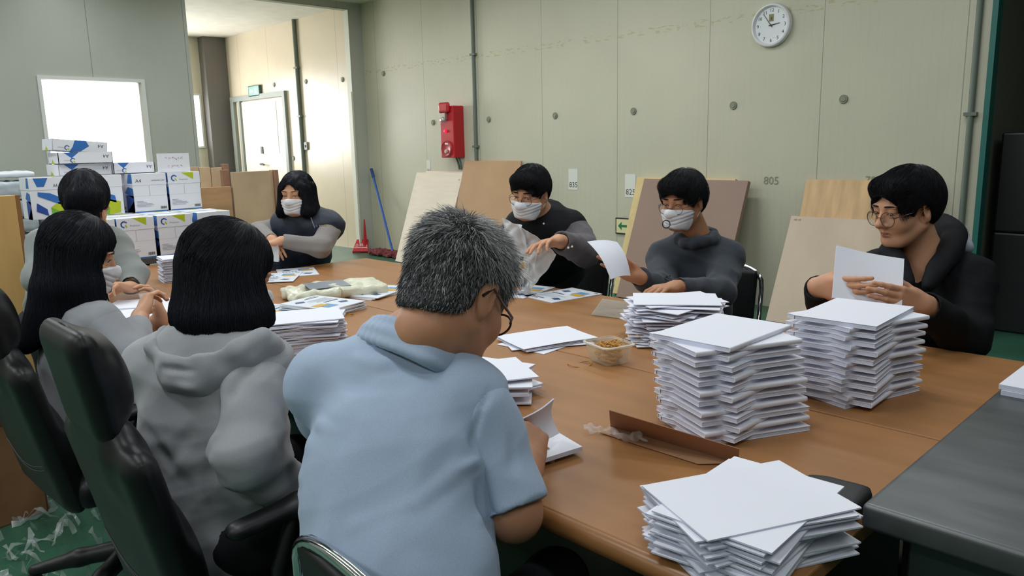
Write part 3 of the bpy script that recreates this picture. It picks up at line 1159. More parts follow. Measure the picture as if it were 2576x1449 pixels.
def hexlogo(p, a, b, s):
    """open blue hexagon ring with a green foot"""
    pts = [(a + s * math.cos(t), b + s * math.sin(t)) for t in np.radians((30, 90, 150, 210, 270))]
    for (q0, q1), m in zip(zip(pts[:-1], pts[1:]), (0, 1, 1, 0)):
        p.line([q0, q1], s * 0.42, m)
    p.line([(a + s * 0.25, b - s * 0.15), (a + s * 0.75, b - s * 0.95)], s * 0.45, 2)


def front_print(p, style, w):
    h = CHT
    lz = h - LID
    if style == 'logo':
        hexlogo(p, 0.04, h - 0.037, 0.019)
        p.text('Premium', 0.072, h - 0.052, 0.016, 4)
        p.poly([(w * 0.42, h - 0.002), (w * 0.80, h - 0.002), (w * 0.79, h - 0.05)], 2)
    else:
        p.text('A4', 0.018, h - 0.056, 0.032, 5)
        p.text('SAMSUNG C&T', w * 0.56, h - 0.05, 0.0125, 5)
    p.line([(w * 0.48, lz - 0.002), (w * 0.48, lz * 0.60)], 0.0014, 4)
    for i in range(22): p.rect(0.004 + i * w / 22, lz * 0.6, 0.004 + (i + 0.55) * w / 22, lz * 0.6 + 0.0012, 4)
    for i in range(5): p.rect(0.014, 0.036 + i * 0.0085, 0.014 + w * (0.42, 0.5, 0.46, 0.3, 0.2)[i], 0.0385 + i * 0.0085, 4)
    for i in range(9): p.rect(w - 0.05 + i * 0.0044, 0.016, w - 0.05 + i * 0.0044 + (0.0028 if i % 3 else 0.0018), 0.033, 5)
    p.rect(0.002, 0.0, w - 0.002, 0.006, 0)


def side_print(p, w):
    h = CHT
    p.poly([(w * 0.12, h - 0.003), (w * 0.5, h - 0.003), (w * 0.38, h - 0.055), (w * 0.2, h - 0.055)], 0)
    p.text('A4', w * 0.62, h - 0.06, 0.03, 5)
    p.poly([(w * 0.2, 0.165), (w * 0.52, 0.155), (w * 0.84, 0.12), (w * 0.86, 0.075), (w * 0.45, 0.115), (w * 0.2, 0.14)], 0)
    p.poly([(w * 0.15, 0.1), (w * 0.4, 0.06), (w * 0.42, 0.02), (w * 0.12, 0.05)], 1)
    p.poly([(w * 0.5, 0.07), (w * 0.72, 0.1), (w * 0.94, 0.08), (w * 0.72, 0.045)], 2)
    p.poly([(w * 0.5, 0.07), (w * 0.72, 0.045), (w * 0.7, 0.0), (w * 0.52, 0.02)], 3)
    p.poly([(w * 0.72, 0.045), (w * 0.94, 0.08), (w * 0.92, 0.015), (w * 0.7, 0.0)], 2)


def carton(x, y, z, style, lab, rz=0.0, longfront=False):
    """front face at x, spanning y .. y + width"""
    w, d = (CD, CW) if longfront else (CW, CD)
    t = thing('paper_carton', lab, 'box', (x, y, z), rz, 'paper cartons stacked at the left')
    MB().box((-d, 0, 0), (0, w, CHT - LID + 0.004)).build('carton_body', M_ctn, t, bevel=0.002)
    MB().box((-d - 0.002, -0.002, CHT - LID), (0.002, w + 0.002, CHT)).build('carton_lid', M_ctn, t, bevel=0.002)
    p = Print().frame((0.002, 0, 0), (0, 1, 0), (0, 0, 1))
    side_print(p, w) if longfront else front_print(p, style, w)
    p.frame((-d, -0.002, 0), (1, 0, 0), (0, 0, 1))
    p.rect(d * 0.55, 0.0, d, CHT * 0.44, 1).poly([(d * 0.5, CHT * 0.5), (d, CHT * 0.36), (d, CHT * 0.62), (d * 0.7, CHT * 0.66)], 0).poly([(d * 0.7, CHT * 0.75), (d, CHT * 0.75), (d, CHT), (d * 0.8, CHT)], 0).poly([(d * 0.55, 0), (d, 0), (d, CHT * 0.3)], 3)
    p.frame((0, 0, CHT), (0, 1, 0), (-1, 0, 0))
    p.poly([(w * 0.55, 0), (w * 0.9, 0), (w * 0.72, 0.05)], 2).line([(0, d / 2), (w, d / 2)], 0.04, 4, -0.0002)
    p.build('carton_artwork', PR, t)
    return t


CZ1 = 0.775
CX1 = -4.93
for y, st, lab in ((1.275, 'logo', 'lower-row paper carton partly hidden behind the short-haired person'), (1.50, 'logo', 'lower-row paper carton with logo, right of the short-haired person'),
                   (1.735, 'logo', 'lower-row paper carton with logo just left of the bobbed woman'), (1.985, 'a4', 'rightmost lower-row paper carton, marked A4, behind the bobbed woman')):
    carton(CX1, y, CZ1, st, lab)
for i, y in enumerate((1.27, 1.495, 1.72, 1.945)):
    carton(CX1 - 0.33, y, CZ1, 'logo', ['leftmost', 'second from left', 'third from left', 'rightmost'][i] + ' paper carton of the second lower row, only its top showing')
CX2, CZ2 = -5.30, CZ1 + CHT + 0.002
carton(CX2, 1.365, CZ2, 'side', 'upper-row paper carton showing its long blue and green side, behind the short-haired person', 0, True)
carton(CX2, 1.735, CZ2, 'a4', 'upper-row paper carton marked A4 between two others')
carton(CX2, 1.962, CZ2, 'logo', 'rightmost upper-row paper carton with logo')
carton(CX2 - 0.16, 1.675, CZ2, 'logo', 'narrow-showing upper-row paper carton set back in a gap').scale = (0.45, 0.28, 1)
carton(CX2 + 0.0, 1.15, CZ2, 'side', 'leftmost upper-row paper carton with blue arrows beside the wrapped bundles', 0.0, True).scale = (1, 0.68, 1)

# bench under the cartons
bn = thing('low_bench', 'low white bench on dark legs carrying the paper cartons', 'bench', (0, 0, 0))
MB().box((-5.72, 1.12, 0.735), (-4.92, 2.24, 0.774)).build('bench_top', mat('bench_dark', '4a4644', 0.6), bn, bevel=0.003)
for x in (-5.66, -4.99):
    for y in (1.16, 1.65, 2.18):
        MB().box((x - 0.025, y - 0.025, 0), (x + 0.025, y + 0.025, 0.735)).build('leg', mat('bench_leg', '3a3a38', 0.6), bn)
MB().box((-5.7, 1.20, 0.12), (-5.03, 2.2, 0.62)).build('white_shelf_block', M_ctn, bn, bevel=0.01)


def lid(x, y, z, rz, lab, tilt=0.0, L=0.315, hgt=0.072):
    """upturned carton lid, artwork upside down"""
    t = thing('carton_lid_tray', lab, 'lid', (x, y, z), rz, 'upturned carton lids')
    t.rotation_euler = (tilt, 0, rz)
    d, w, th = 0.222, L, 0.004
    mb = MB().box((-d, 0, 0), (0, w, th)).box((-d, 0, 0), (-d + th, w, hgt)).box((-th, 0, 0), (0, w, hgt)).box((-d, 0, 0), (0, th, hgt)).box((-d, w - th, 0), (0, w, hgt))
    mb.build('lid_tray', M_ctn, t)
    fr = ((0, 0, 0), (0, 1, 0), (0, 0, 1))
    Print().frame(*fr).poly([(w * 0.30, 0), (w * 0.36, 0.03), (w * 0.40, hgt), (w * 0.60, hgt), (w * 0.66, 0.04), (w * 0.5, 0.004)] if tilt else [(w * 0.1, hgt), (w * 0.38, hgt), (w * 0.24, hgt * 0.5)], 0).build('blue_shape', PR, t)
    p = Print().frame(*fr)
    hexlogo(p, w * 0.26, hgt * 0.3, 0.014)
    p.build('logo', PR, t)
    Print().frame(*fr).text('A4', w * 0.93, hgt * 0.75, 0.03, 5, flip=True).build('size_lettering', PR, t)
    Print().frame(*fr).text('Premium', w * 0.22, hgt * 0.35, 0.011, 4, flip=True).build('grade_lettering', PR, t)
    Print().frame((-d, 0, 0), (1, 0, 0), (0, 0, 1)).poly([(d * 0.3, 0), (d * 0.6, 0), (d * 0.4, 0.03)], 2).build('lime_shape', PR, t)
    return t


ZT = CZ2 + CHT + 0.001
lid(-5.42, 1.35, ZT, 0.06, 'lowest upturned carton lid of the left lid pile')
lid(-5.40, 1.35, ZT + 0.0735, 0.0, 'middle upturned carton lid of the left lid pile')
lid(-5.42, 1.33, ZT + 0.160, 0.02, 'tilted carton lid on top of the left lid pile', -0.16 * 0.55)
lid(-5.42, 1.668, ZT, 0.0, 'single upturned carton lid right of the lid pile', 0.0, 0.26)
sg = thing('handwritten_sign', 'white card with red handwriting standing on the cartons', 'sign', (-5.36, 1.93, ZT + 0.001))
sg.rotation_euler = (0, 0, 0)
MB().box((-0.012, 0, 0), (0, 0.21, 0.125)).build('sign_card', M_ctn, sg)
MB().box((-0.09, 0.02, 0), (-0.012, 0.19, 0.008)).build('card_foot', M_ctn, sg)
p = Print().frame((0, 0, 0), (0, 1, 0), (0, 0, 1))
M_pen = mat('red_pen', 'b0304a', 0.7)
r9 = random.Random(6)
for row, (u_, v_, cnt, mi_) in enumerate(((0.05, 0.084, 6, 0), (0.062, 0.03, 5, 1))):
    for k in range(cnt):
        cx_ = u_ + k * 0.021
        for _ in range(4):
            a_, b_ = cx_ + r9.uniform(0, 0.013), v_ + r9.uniform(0, 0.016)
            p.line([(a_, b_), (a_ + r9.uniform(-0.008, 0.008), b_ + r9.uniform(-0.006, 0.006))], 0.0022, mi_)
p.build('sign_handwriting', [mat('dark_red_pen', '7a3a48', 0.7), M_pen], sg)

# wrapped paper bundles
M_wrap = mat('wrap_grey_blue', 'b9c4cc', 0.35, noise=(6, 0.1), bump=(25, 0.5, 0.006))
M_wrap2 = mat('wrap_white', 'dfe3e8', 0.4, bump=(18, 0.4, 0.005))
WAVE = waves(5, 10, 30, 95, 1.1)


def bundle(c, h, seed, m, lab, amp=0.006):
    F = SDF().box((0, 0, 0), h, 0.02, None, 0.02)
    v, q = polygonise(F, 0.012, slack=0.03)
    N = normals_of(v, q)
    v = v + N * (amp * waves(seed, 12, 25, 110, 1.4)(v + seed))[:, None]
    o = np_mesh('wrapped_bundle', v, q, m)
    o.location = c
    return tag(o, lab, 'bundle', 'wrapped paper bundles at the left')


zs = 0.80
rowh = (0.105, 0.105, 0.12, 0.125, 0.06)
nm = ['lowest', 'second from the bottom', 'third from the bottom', 'fourth from the bottom', 'topmost']
for i, hgt in enumerate(rowh):
    cz = zs + hgt / 2 + 0.002
    bundle((-6.0 - (0.05 if i == 4 else 0), 1.14 + (0.0 if i < 4 else 0.03), cz), (0.16, 0.165, hgt / 2 - 0.012), 31 + i, M_wrap2 if i == 4 else M_wrap, nm[i] + ' wrapped bundle in the far left pile', 0.004)
    if i < 4: bundle((-6.0, 1.38, cz), (0.14, 0.055, hgt / 2 - 0.015), 51 + i, M_wrap, nm[i] + ' narrow crumpled bundle right of the far left pile', 0.009)
    if i == 3:
        for kk in range(1): pass
    zs += hgt
M_ply = mat('crate_plywood', 'c9a878', 0.65, noise=(4, 0.16, (1, 1, 5)))
M_ply2 = mat('crate_edge', '8b6548', 0.7, noise=(6, 0.15))
cr = thing('plywood_crate', 'plywood crate carrying the wrapped bundles at the far left', 'crate', (0, 0, 0))
MB().box((-6.25, 0.9, 0.12), (-5.78, 1.5, 0.797)).build('crate_body', M_ply, cr, bevel=0.004)
for y in (0.95, 1.2, 1.42): MB().box((-6.2, y, 0), (-5.82, y + 0.06, 0.12)).build('crate_foot', M_ply2, cr)

# upright plywood side at the left edge of the view
up = thing('wooden_partition', 'upright thick wood panel at the left edge of the photo', 'panel', (-5.03, 1.02, 0))
up.rotation_euler = (0, 0, math.radians(4))
MB().box((-0.09, -0.3, 0.0), (0.0, 0.0, 1.192)).build('panel_board', mat('panel_veneer', 'c9a063', 0.5, noise=(3, 0.1, (4, 4, 0.6))), up, bevel=0.002)
MB().box((-0.09, 0.0005, 0.0), (0.0, 0.022, 1.192)).build('panel_edge', mat('panel_edge_brown', '8a6038', 0.55), up)

# wooden pallet crates beyond the cartons
M_pw = mat('pallet_wood', 'c6a987', 0.7, noise=(3, 0.2, (6, 1, 1)))
M_pw2 = mat('pallet_wood_dark', '9a735c', 0.7, noise=(6, 0.15))
pc = thing('wooden_crate', 'wooden plank crate with dark end boards right of the cartons', 'crate', (0, 0, 0))
MB().box((-5.98, 2.70, 0), (-5.95, 3.05, 1.245)).build('tall_side_board', M_pw, pc, bevel=0.003)
MB().box((-6.02, 3.052, 0), (-5.92, 3.085, 1.25)).build('end_post', M_pw2, pc, bevel=0.003)
MB().box((-6.03, 2.64, 0), (-5.985, 2.695, 1.265)).build('end_post', M_pw2, pc, bevel=0.003)
MB().box((-5.97, 2.28, 0), (-5.94, 2.68, 1.135)).build('low_side_board', mat('pallet_wood_tan', 'bd9268', 0.65, noise=(3, 0.15, (1, 1, 6))), pc, bevel=0.003)
for k, (y0, y1) in enumerate(((2.50, 2.585), (2.59, 2.68), (2.685, 2.78))):
    MB().box((-6.33, y0, 0), (-6.30, y1, 1.29 - 0.006 * k)).build('back_plank', M_pw, pc, bevel=0.002)
MB().box((-6.345, 2.785, 0), (-6.28, 2.83, 1.305)).build('end_post', M_pw2, pc, bevel=0.003)
MB().box((-6.36, 2.42, 1.05), (-6.29, 2.497, 1.31)).build('end_post', M_pw2, pc, bevel=0.003)
MB().box((-6.3, 2.3, 0), (-5.97, 2.66, 1.0)).build('crate_filling', M_ctn, pc)
fl = Print()
rr = random.Random(4)
for i in range(5):
    o = tag(MB().box((-0.13, -0.09, 0), (0.13, 0.09, 0.01)).build('plastic_sleeve', M_wrap2, bevel=0.003), ['lowest', 'second', 'third', 'fourth', 'topmost'][i] + ' grey plastic sleeve lying in the wooden crate', 'sleeve', 'sleeves in the wooden crate')
    o.location = (-6.13, 2.47 + rr.uniform(-0.02, 0.02), 1.003 + 0.012 * i)
    o.rotation_euler = (0, 0, rr.uniform(-0.25, 0.25))

# mop with a blue pole and dark red head; red stand
mp = thing('dust_mop', 'blue-poled mop with a dark red head standing in the wall corner', 'mop', (-8.25, 5.82, 0))
MB().tube([(0.02, 0.0, 0.06), (-0.62, 0.17, 1.12)], 0.016, 12).build('mop_pole', mat('mop_blue', '2c5fb5', 0.4), mp, True)
MB().tube([(-0.56, 0.154, 1.02), (-0.626, 0.172, 1.13)], 0.021, 12).build('pole_grip', mat('mop_grip', '27408a', 0.5), mp, True)
F = SDF().box((0.0, 0.0, 0.04), (0.42, 0.10, 0.035), 0.03, None, 0.02)
v, q = polygonise(F, 0.011)
v = v + normals_of(v, q) * (0.012 * waves(9, 12, 60, 200, 1.5)(v))[:, None]
v[:, 2] = np.maximum(v[:, 2], 0.002)
np_mesh('mop_head', v, q, mat('mop_red', '6e2a30', 0.9, noise=(40, 0.35)), mp)
st = thing('red_stand', 'small red floor sign at the foot of the doorway edge', 'sign', (-8.93, 5.79, 0))
st.rotation_euler = (0, 0, math.radians(45))
MB().prism([(-0.12, 0.0), (0.10, 0.0), (0.085, 0.2), (-0.075, 0.2)], 0.0, 0.03, 0, Matrix.Rotation(math.radians(50), 4, 'X')).build('sign_plate', M_red, st, bevel=0.004)
MB().tube([(0.05, 0.06, 0.05), (0.055, 0.06, 0.45)], [0.03, 0.008], 10).build('sign_stem', M_red, st, True)
Mr = Matrix.Rotation(math.radians(50), 4, 'X')
p = Print().frame(Mr @ Vector((-0.09, 0.06, 0.03)), Mr @ Vector((1, 0, 0)), Mr @ Vector((0, 1, 0)), 0.002)
p.text('소화기', 0.0, 0.02, 0.062, 0).rect(-0.005, -0.005, 0.175, 0.005, 0)
p.build('sign_lettering', mat('sign_white', 'e8f0ea'), st)

# dark store: stacked black crates behind the right wall end
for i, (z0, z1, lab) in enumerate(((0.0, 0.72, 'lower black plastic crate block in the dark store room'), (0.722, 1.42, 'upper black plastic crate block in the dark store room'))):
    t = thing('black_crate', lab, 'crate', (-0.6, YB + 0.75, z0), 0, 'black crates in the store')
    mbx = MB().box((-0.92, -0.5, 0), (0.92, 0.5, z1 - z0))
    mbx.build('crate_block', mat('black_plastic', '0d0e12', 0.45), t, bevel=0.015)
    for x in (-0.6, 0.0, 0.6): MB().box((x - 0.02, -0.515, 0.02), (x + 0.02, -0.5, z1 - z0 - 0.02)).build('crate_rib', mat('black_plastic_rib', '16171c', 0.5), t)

# ================================================================== PEOPLE
M_skin = mat('skin', 'cf9b7b', 0.5, spec=0.35, noise=(14, 0.05), sss=0.06)
M_skin2 = mat('skin_tan', 'bb8666', 0.48, spec=0.35, noise=(14, 0.06), sss=0.06)
M_lip = mat('lips', 'ad7262', 0.5)
M_hairb = mat('black_hair', '121217', 0.6, spec=0.22)
M_hairb2 = mat('black_hair_sheen', '191b23', 0.56, spec=0.25)
M_hairg = mat('grey_hair_dark', '343538', 0.55)
M_hairg2 = mat('grey_hair_mid', '7c7e81', 0.5)
M_hairg3 = mat('grey_hair_white', 'cccac6', 0.5)
M_mask = mat('mask_white', 'dfe1e7', 0.9, spec=0.2)
M_eyew = mat('eye_white', 'b8b0a8', 0.25)
M_eyed = mat('eye_dark', '1d1411', 0.15)
M_lens = mat('lens_glass', 'ffffff', 0.02, trans=1.0, alpha=0.14)
M_trouser = mat('dark_trousers', '15171d', 0.85, noise=(60, 0.2))
M_shoe = mat('dark_shoe', '1c1c1f', 0.6)


def cam_dir(a, b, c):
    """direction: a to the right, b up, c towards the viewer, as seen in the photo"""
    return unit(a * RT + b * UP - c * FW)


class Head:
    def __init__(s, c, f, up=(0, 0, 1), sc=1.0, F=None):
        s.c, s.sc = np.array(c, float), sc
        s.R = R_from(f, up)
        s.F = F

    def __call__(s, x, y, z):
        return s.c + s.R @ (np.array([x, y, z]) * s.sc)

    def loc(s, p):
        return ((np.asarray(p) - s.c) @ s.R) / s.sc

    def ell(s, F, c, r, k=0.015, op='u', tilt=None):
        R = s.R if tilt is None else s.R @ tilt
        F.ell(s(*c), np.array(r) * s.sc, R, k * s.sc, op)

    def cap(s, F, a, b, ra, rb=None, k=0.01, op='u', flat=None):
        F.cap(s(*a), s(*b), ra * s.sc, (ra if rb is None else rb) * s.sc, k * s.sc, op, None if flat is None else (s.R @ np.array(flat[0], float), flat[1]))


def rotx(a):
    c, s = math.cos(a), math.sin(a)
    return np.array([[1, 0, 0], [0, c, -s], [0, s, c]])


def rotz(a):
    c, s = math.cos(a), math.sin(a)
    return np.array([[c, -s, 0], [s, c, 0], [0, 0, 1]])


def face_prims(H, F, jaw=1.0, nose=1.0, lids=0.5, cheek=1.0):
    H.ell(F, (0, -0.014, 0.036), (0.076, 0.096, 0.084), 0.02)
    H.ell(F, (0, 0.022, -0.03), (0.064 * cheek, 0.070, 0.082), 0.03)
    H.ell(F, (0, 0.032, -0.083), (0.047 * jaw, 0.048, 0.034), 0.03)
    H.ell(F, (0, 0.074, -0.100), (0.019, 0.016, 0.015), 0.025)
    for sx in (-1, 1):
        H.ell(F, (sx * 0.041 * cheek, 0.052, -0.032), (0.026, 0.028, 0.028), 0.025)
        H.cap(F, (sx * 0.058, -0.005, -0.055), (sx * 0.03 * jaw, 0.06, -0.098), 0.016, 0.014, 0.025)
        H.ell(F, (sx * 0.028, 0.081, 0.026), (0.026, 0.012, 0.009), 0.015)
        H.ell(F, (sx * 0.032, 0.097, 0.006), (0.019, 0.013, 0.013), 0.012, 's')
        H.ell(F, (sx * 0.032, 0.0785, 0.0125), (0.0165, 0.0125, 0.0085 + 0.002 * lids), 0.005)
        H.ell(F, (sx * 0.032, 0.078, -0.004), (0.0155, 0.0115, 0.0065), 0.005)
        H.ell(F, (sx * 0.0115, 0.094, -0.036), (0.0085, 0.0095, 0.0075), 0.006)
        # ear
        t = rotz(-sx * 0.35) @ rotx(-0.15)
        H.ell(F, (sx * 0.079, -0.012, -0.004), (0.008, 0.019, 0.032), 0.008, 'u', t)
        H.ell(F, (sx * 0.076, -0.010, -0.032), (0.008, 0.010, 0.012), 0.008)
        H.ell(F, (sx * 0.0865, -0.004, -0.001), (0.006, 0.011, 0.019), 0.005, 's', t)
    H.cap(F, (0, 0.084, 0.016), (0, 0.106 + 0.004 * nose, -0.027), 0.0075, 0.0105, 0.012)
    H.ell(F, (0, 0.106 + 0.003 * nose, -0.031), (0.0115, 0.011, 0.0095), 0.008)
    H.cap(F, (-0.02, 0.082, -0.0625), (0, 0.091, -0.060), 0.004, 0.0058, 0.006)
    H.cap(F, (0.02, 0.082, -0.0625), (0, 0.091, -0.060), 0.004, 0.0058, 0.006)
    H.cap(F, (-0.017, 0.082, -0.0705), (0.017, 0.082, -0.0705), 0.005, 0.005, 0.006)
    H.ell(F, (0, 0.088, -0.0705), (0.013, 0.007, 0.0055), 0.005)
    H.cap(F, (-0.021, 0.089, -0.0662), (0.021, 0.089, -0.0662), 0.0018, 0.0018, 0.003, 's')


def hand_prims(F, w, f, n, side, curl=(0.5, 0.5, 0.5, 0.5), thumb=(0.55, 0.65, 0.45), sc=1.0, spread=0.05, tcurl=0.35):
    """w wrist, f finger direction, n palm normal, side 'R'/'L'; curl per finger in radians per joint"""
    w, f, n = np.array(w, float), unit(f), np.array(n, float)
    n = unit(n - f * (n @ f))
    t = np.cross(f, n) if side == 'R' else np.cross(n, f)
    P = lambda a, b, c: w + (f * a + t * b + n * c) * sc
    F.cap(P(-0.02, 0, 0), P(0.012, 0, 0), 0.026 * sc, 0.024 * sc, 0.02, 'u', (n, 1.4))
    kn = [(0.090, 0.029), (0.095, 0.0095), (0.090, -0.0095), (0.081, -0.028)]
    for (a, b) in kn: F.cap(P(0.012, b * 0.55, 0), P(a, b, -0.002), 0.0155 * sc, 0.0112 * sc, 0.014)
    F.ell(P(0.035, 0.026, 0.008), np.array((0.026, 0.016, 0.013)) * sc, np.stack([f, t, n], 1), 0.014)
    F.ell(P(0.04, -0.026, 0.006), np.array((0.03, 0.013, 0.012)) * sc, np.stack([f, t, n], 1), 0.012)
    L = [(0.043, 0.025, 0.020), (0.047, 0.029, 0.021), (0.043, 0.027, 0.020), (0.034, 0.020, 0.018)]
    for i, (a, b) in enumerate(kn):
        p = P(a, b, -0.002)
        ang = 0.0
        s0 = spread * (1.5 - i)
        rr = (0.0093, 0.0095, 0.0090, 0.0080)[i] * sc
        for j, l in enumerate(L[i]):
            ang += curl[i] * (0.75, 1.0, 0.75)[j]
            d = (f * math.cos(ang) + n * math.sin(ang)) * math.cos(s0) + t * math.sin(s0)
            e = p + d * l * sc
            F.cap(p, e, rr * (1 - 0.1 * j), rr * (0.92 - 0.11 * j), 0.004)
            p = e
    a0 = P(0.022, 0.022, 0.004)
    d = unit(f * thumb[0] + t * thumb[1] + n * thumb[2])
    b0 = a0 + d * 0.042 * sc
    F.cap(a0, b0, 0.0145 * sc, 0.0112 * sc, 0.008)
    d2 = unit(d + f * tcurl + n * tcurl * 0.3)
    c0 = b0 + d2 * 0.031 * sc
    F.cap(b0, c0, 0.0110 * sc, 0.0098 * sc, 0.004)
    d3 = unit(d2 + f * tcurl * 0.6)
    F.cap(c0, c0 + d3 * 0.023 * sc, 0.0098 * sc, 0.0075 * sc, 0.003)


class Person:
    def __init__(s, label, base, skin=M_skin):
        s.t = thing('person', label, 'person', base)
        s.base = np.array(base, float)
        s.parts = []
        s.skin = skin

    def add(s, name, v, q, m, parent=None, smooth=True, mi=None):
        par = parent or s.t
        o = np_mesh(name, v, q, m, par, smooth, mi)
        if parent is None: o.matrix_parent_inverse = Matrix.Translation(-Vector(s.base))
        return o

    def adopt(s, o):
        o.parent = s.t
        o.matrix_parent_inverse = Matrix.Translation(-Vector(s.base))
        return o

    def body(s, groups, lipfn=None, mats=None):
        V, Q, MI, n = [], [], [], 0
        for F, h in groups:
            v, q = polygonise(F, h, slack=0.02)
            v = relax(v, q, 1, 0.4)
            V.append(v)
            Q.append(q + n)
            mi = np.zeros(len(q), int)
            if lipfn is not None: mi = lipfn(v[q].mean(1)).astype(int)
            MI.append(mi)
            n += len(v)
        return s.add('body', np.concatenate(V), np.concatenate(Q), mats or [s.skin, M_lip], mi=np.concatenate(MI))

    def cloth(s, name, F, h, m, wr=None, strokes=None, relaxes=1):
        """one garment mesh; a list of surfaces keeps crisp creases where they meet"""
        V, Q, n = [], [], 0
        for G in (F if isinstance(F, list) else [F]):
            v, q = polygonise(G, h, slack=0.03)
            v = relax(v, q, relaxes, 0.5)
            N = normals_of(v, q)
            if wr:
                for amp, fn in wr: v = v + N * (amp * fn(v))[:, None]
            if strokes: v = folds(v, normals_of(v, q), strokes)
            V.append(v)
            Q.append(q + n)
            n += len(v)
        return s.add(name, np.concatenate(V), np.concatenate(Q), m)


class Blend:
    """a surface offset from F, joined with E, trimmed by planes"""

    def __init__(s, F, off, E=None, planes=(), lo=None, hi=None, k=0.01):
        s.F, s.off, s.E, s.planes, s.lo, s.hi, s.k = F, off, E, planes, lo, hi, k

    def bounds(s, pad=0.0): return s.lo, s.hi

    def eval(s, P, cull=True):
        P = np.asarray(P, np.float32)
        D = s.F.eval(P, cull) - s.off
        if s.E is not None:
            d = s.E.eval(P, cull)
            h = np.clip(0.5 + 0.5 * (D - d) / s.k, 0, 1)
            D = D + (d - D) * h - s.k * h * (1 - h)
        for c, n, k in s.planes:
            d = ((P - c) @ n).astype(np.float32)
            h = np.clip(0.5 + 0.5 * (d - D) / k, 0, 1)
            D = D + (d - D) * h + k * h * (1 - h)
        return D

    grad = SDF.grad


def eyes(P, H, F, gaze=-0.35, brow=M_hairb, browt=0.003, op=0.003):
    """eyeballs, dark irises, lash lines and brows laid on the face surface"""
    for sx in (-1, 1):
        S = SDF()
        H.ell(S, (sx * 0.032, 0.0775, 0.0035), (0.0128, 0.0125, 0.0115))
        v, q = polygonise(S, 0.003)
        lp = H.loc(v[q].mean(1))
        d = np.hypot(lp[:, 0] - sx * 0.032 + 0.002, lp[:, 2] - 0.0035 - gaze * 0.011)
        P.add('eye', v, q, [M_eyew, M_eyed], mi=((d < 0.0062) & (lp[:, 1] > 0.078)).astype(int))
        for nm, pts, r, off in (('eyelash', [(0.018, 0.092, 0.0025), (0.025, 0.096, 0.0062), (0.033, 0.096, 0.0075), (0.041, 0.092, 0.0058), (0.047, 0.086, 0.002)], 0.0011, 0.0006),
                                ('eyebrow', [(0.014, 0.098, 0.0285), (0.024, 0.1, 0.0310), (0.036, 0.096, 0.032), (0.046, 0.09, 0.0305), (0.053, 0.08, 0.026)], browt, 0.0004)):
            pp = onto(F, np.array([H(sx * a, b, c + (op - 0.003 if nm == 'eyelash' else 0)) for a, b, c in pts]), off)
            if nm == 'eyelash': rr = [r * H.sc] * len(pts)
            else: rr = [r * H.sc * w for w in (0.8, 1.1, 1.05, 0.8, 0.35)]
            P.adopt(MB().tube(pp, rr, 6).build(nm, brow, None, True))


def onto(F, p, off=0.0, it=6):
    p = np.array(p, float)
    for _ in range(it):
        g = F.grad(p)
        p = p - g * (F.eval(p, False) - off)[:, None]
    return p


def mask(P, H, F):
    E = SDF()
    H.ell(E, (0, 0.066, -0.046), (0.046, 0.046, 0.050), 0.02)
    H.ell(E, (0, 0.062, -0.080), (0.042, 0.040, 0.034), 0.03)
    pl = [(H(0, 0, -0.038), H.R @ unit([0, -0.25, 1]), 0.003), (H(0, 0.026, -0.03), H.R @ unit([0, -1, -0.25]), 0.003), (H(0, 0.05, -0.116), H.R @ unit([0, 0.35, -1]), 0.006)]
    S = Blend(F, 0.0045 * H.sc, E, pl, H(0, 0.05, -0.05) - 0.13, H(0, 0.05, -0.05) + 0.13, 0.035)
    v, q = polygonise(S, 0.0032, slack=0.02)
    v = relax(v, q, 2, 0.5)
    l = H.loc(v)
    pl = sum(np.exp(-((l[:, 2] - z0 - 0.25 * np.abs(l[:, 0])) / 0.0025) ** 2) for z0 in (-0.050, -0.066, -0.082))
    v = v - normals_of(v, q) * (0.0034 * pl)[:, None] + normals_of(v, q) * (0.0012 * waves(3, 8, 60, 160, 1)(v))[:, None]
    m = P.add('face_mask', v, q, M_mask)
    for sx in (-1, 1):
        for a, b in (((sx * 0.055, 0.04, -0.022), (sx * 0.0835, -0.016, 0.026)), ((sx * 0.052, 0.035, -0.088), (sx * 0.081, -0.022, -0.030))):
            mid = [(a[i] * 0.5 + b[i] * 0.5) for i in range(3)]
            mid[0] += sx * 0.007
            pp = [H(*a), H(*mid), H(*b)]
            P.adopt(MB().tube(pp, 0.0013 * H.sc, 6).build('mask_strap', M_mask, None, True))


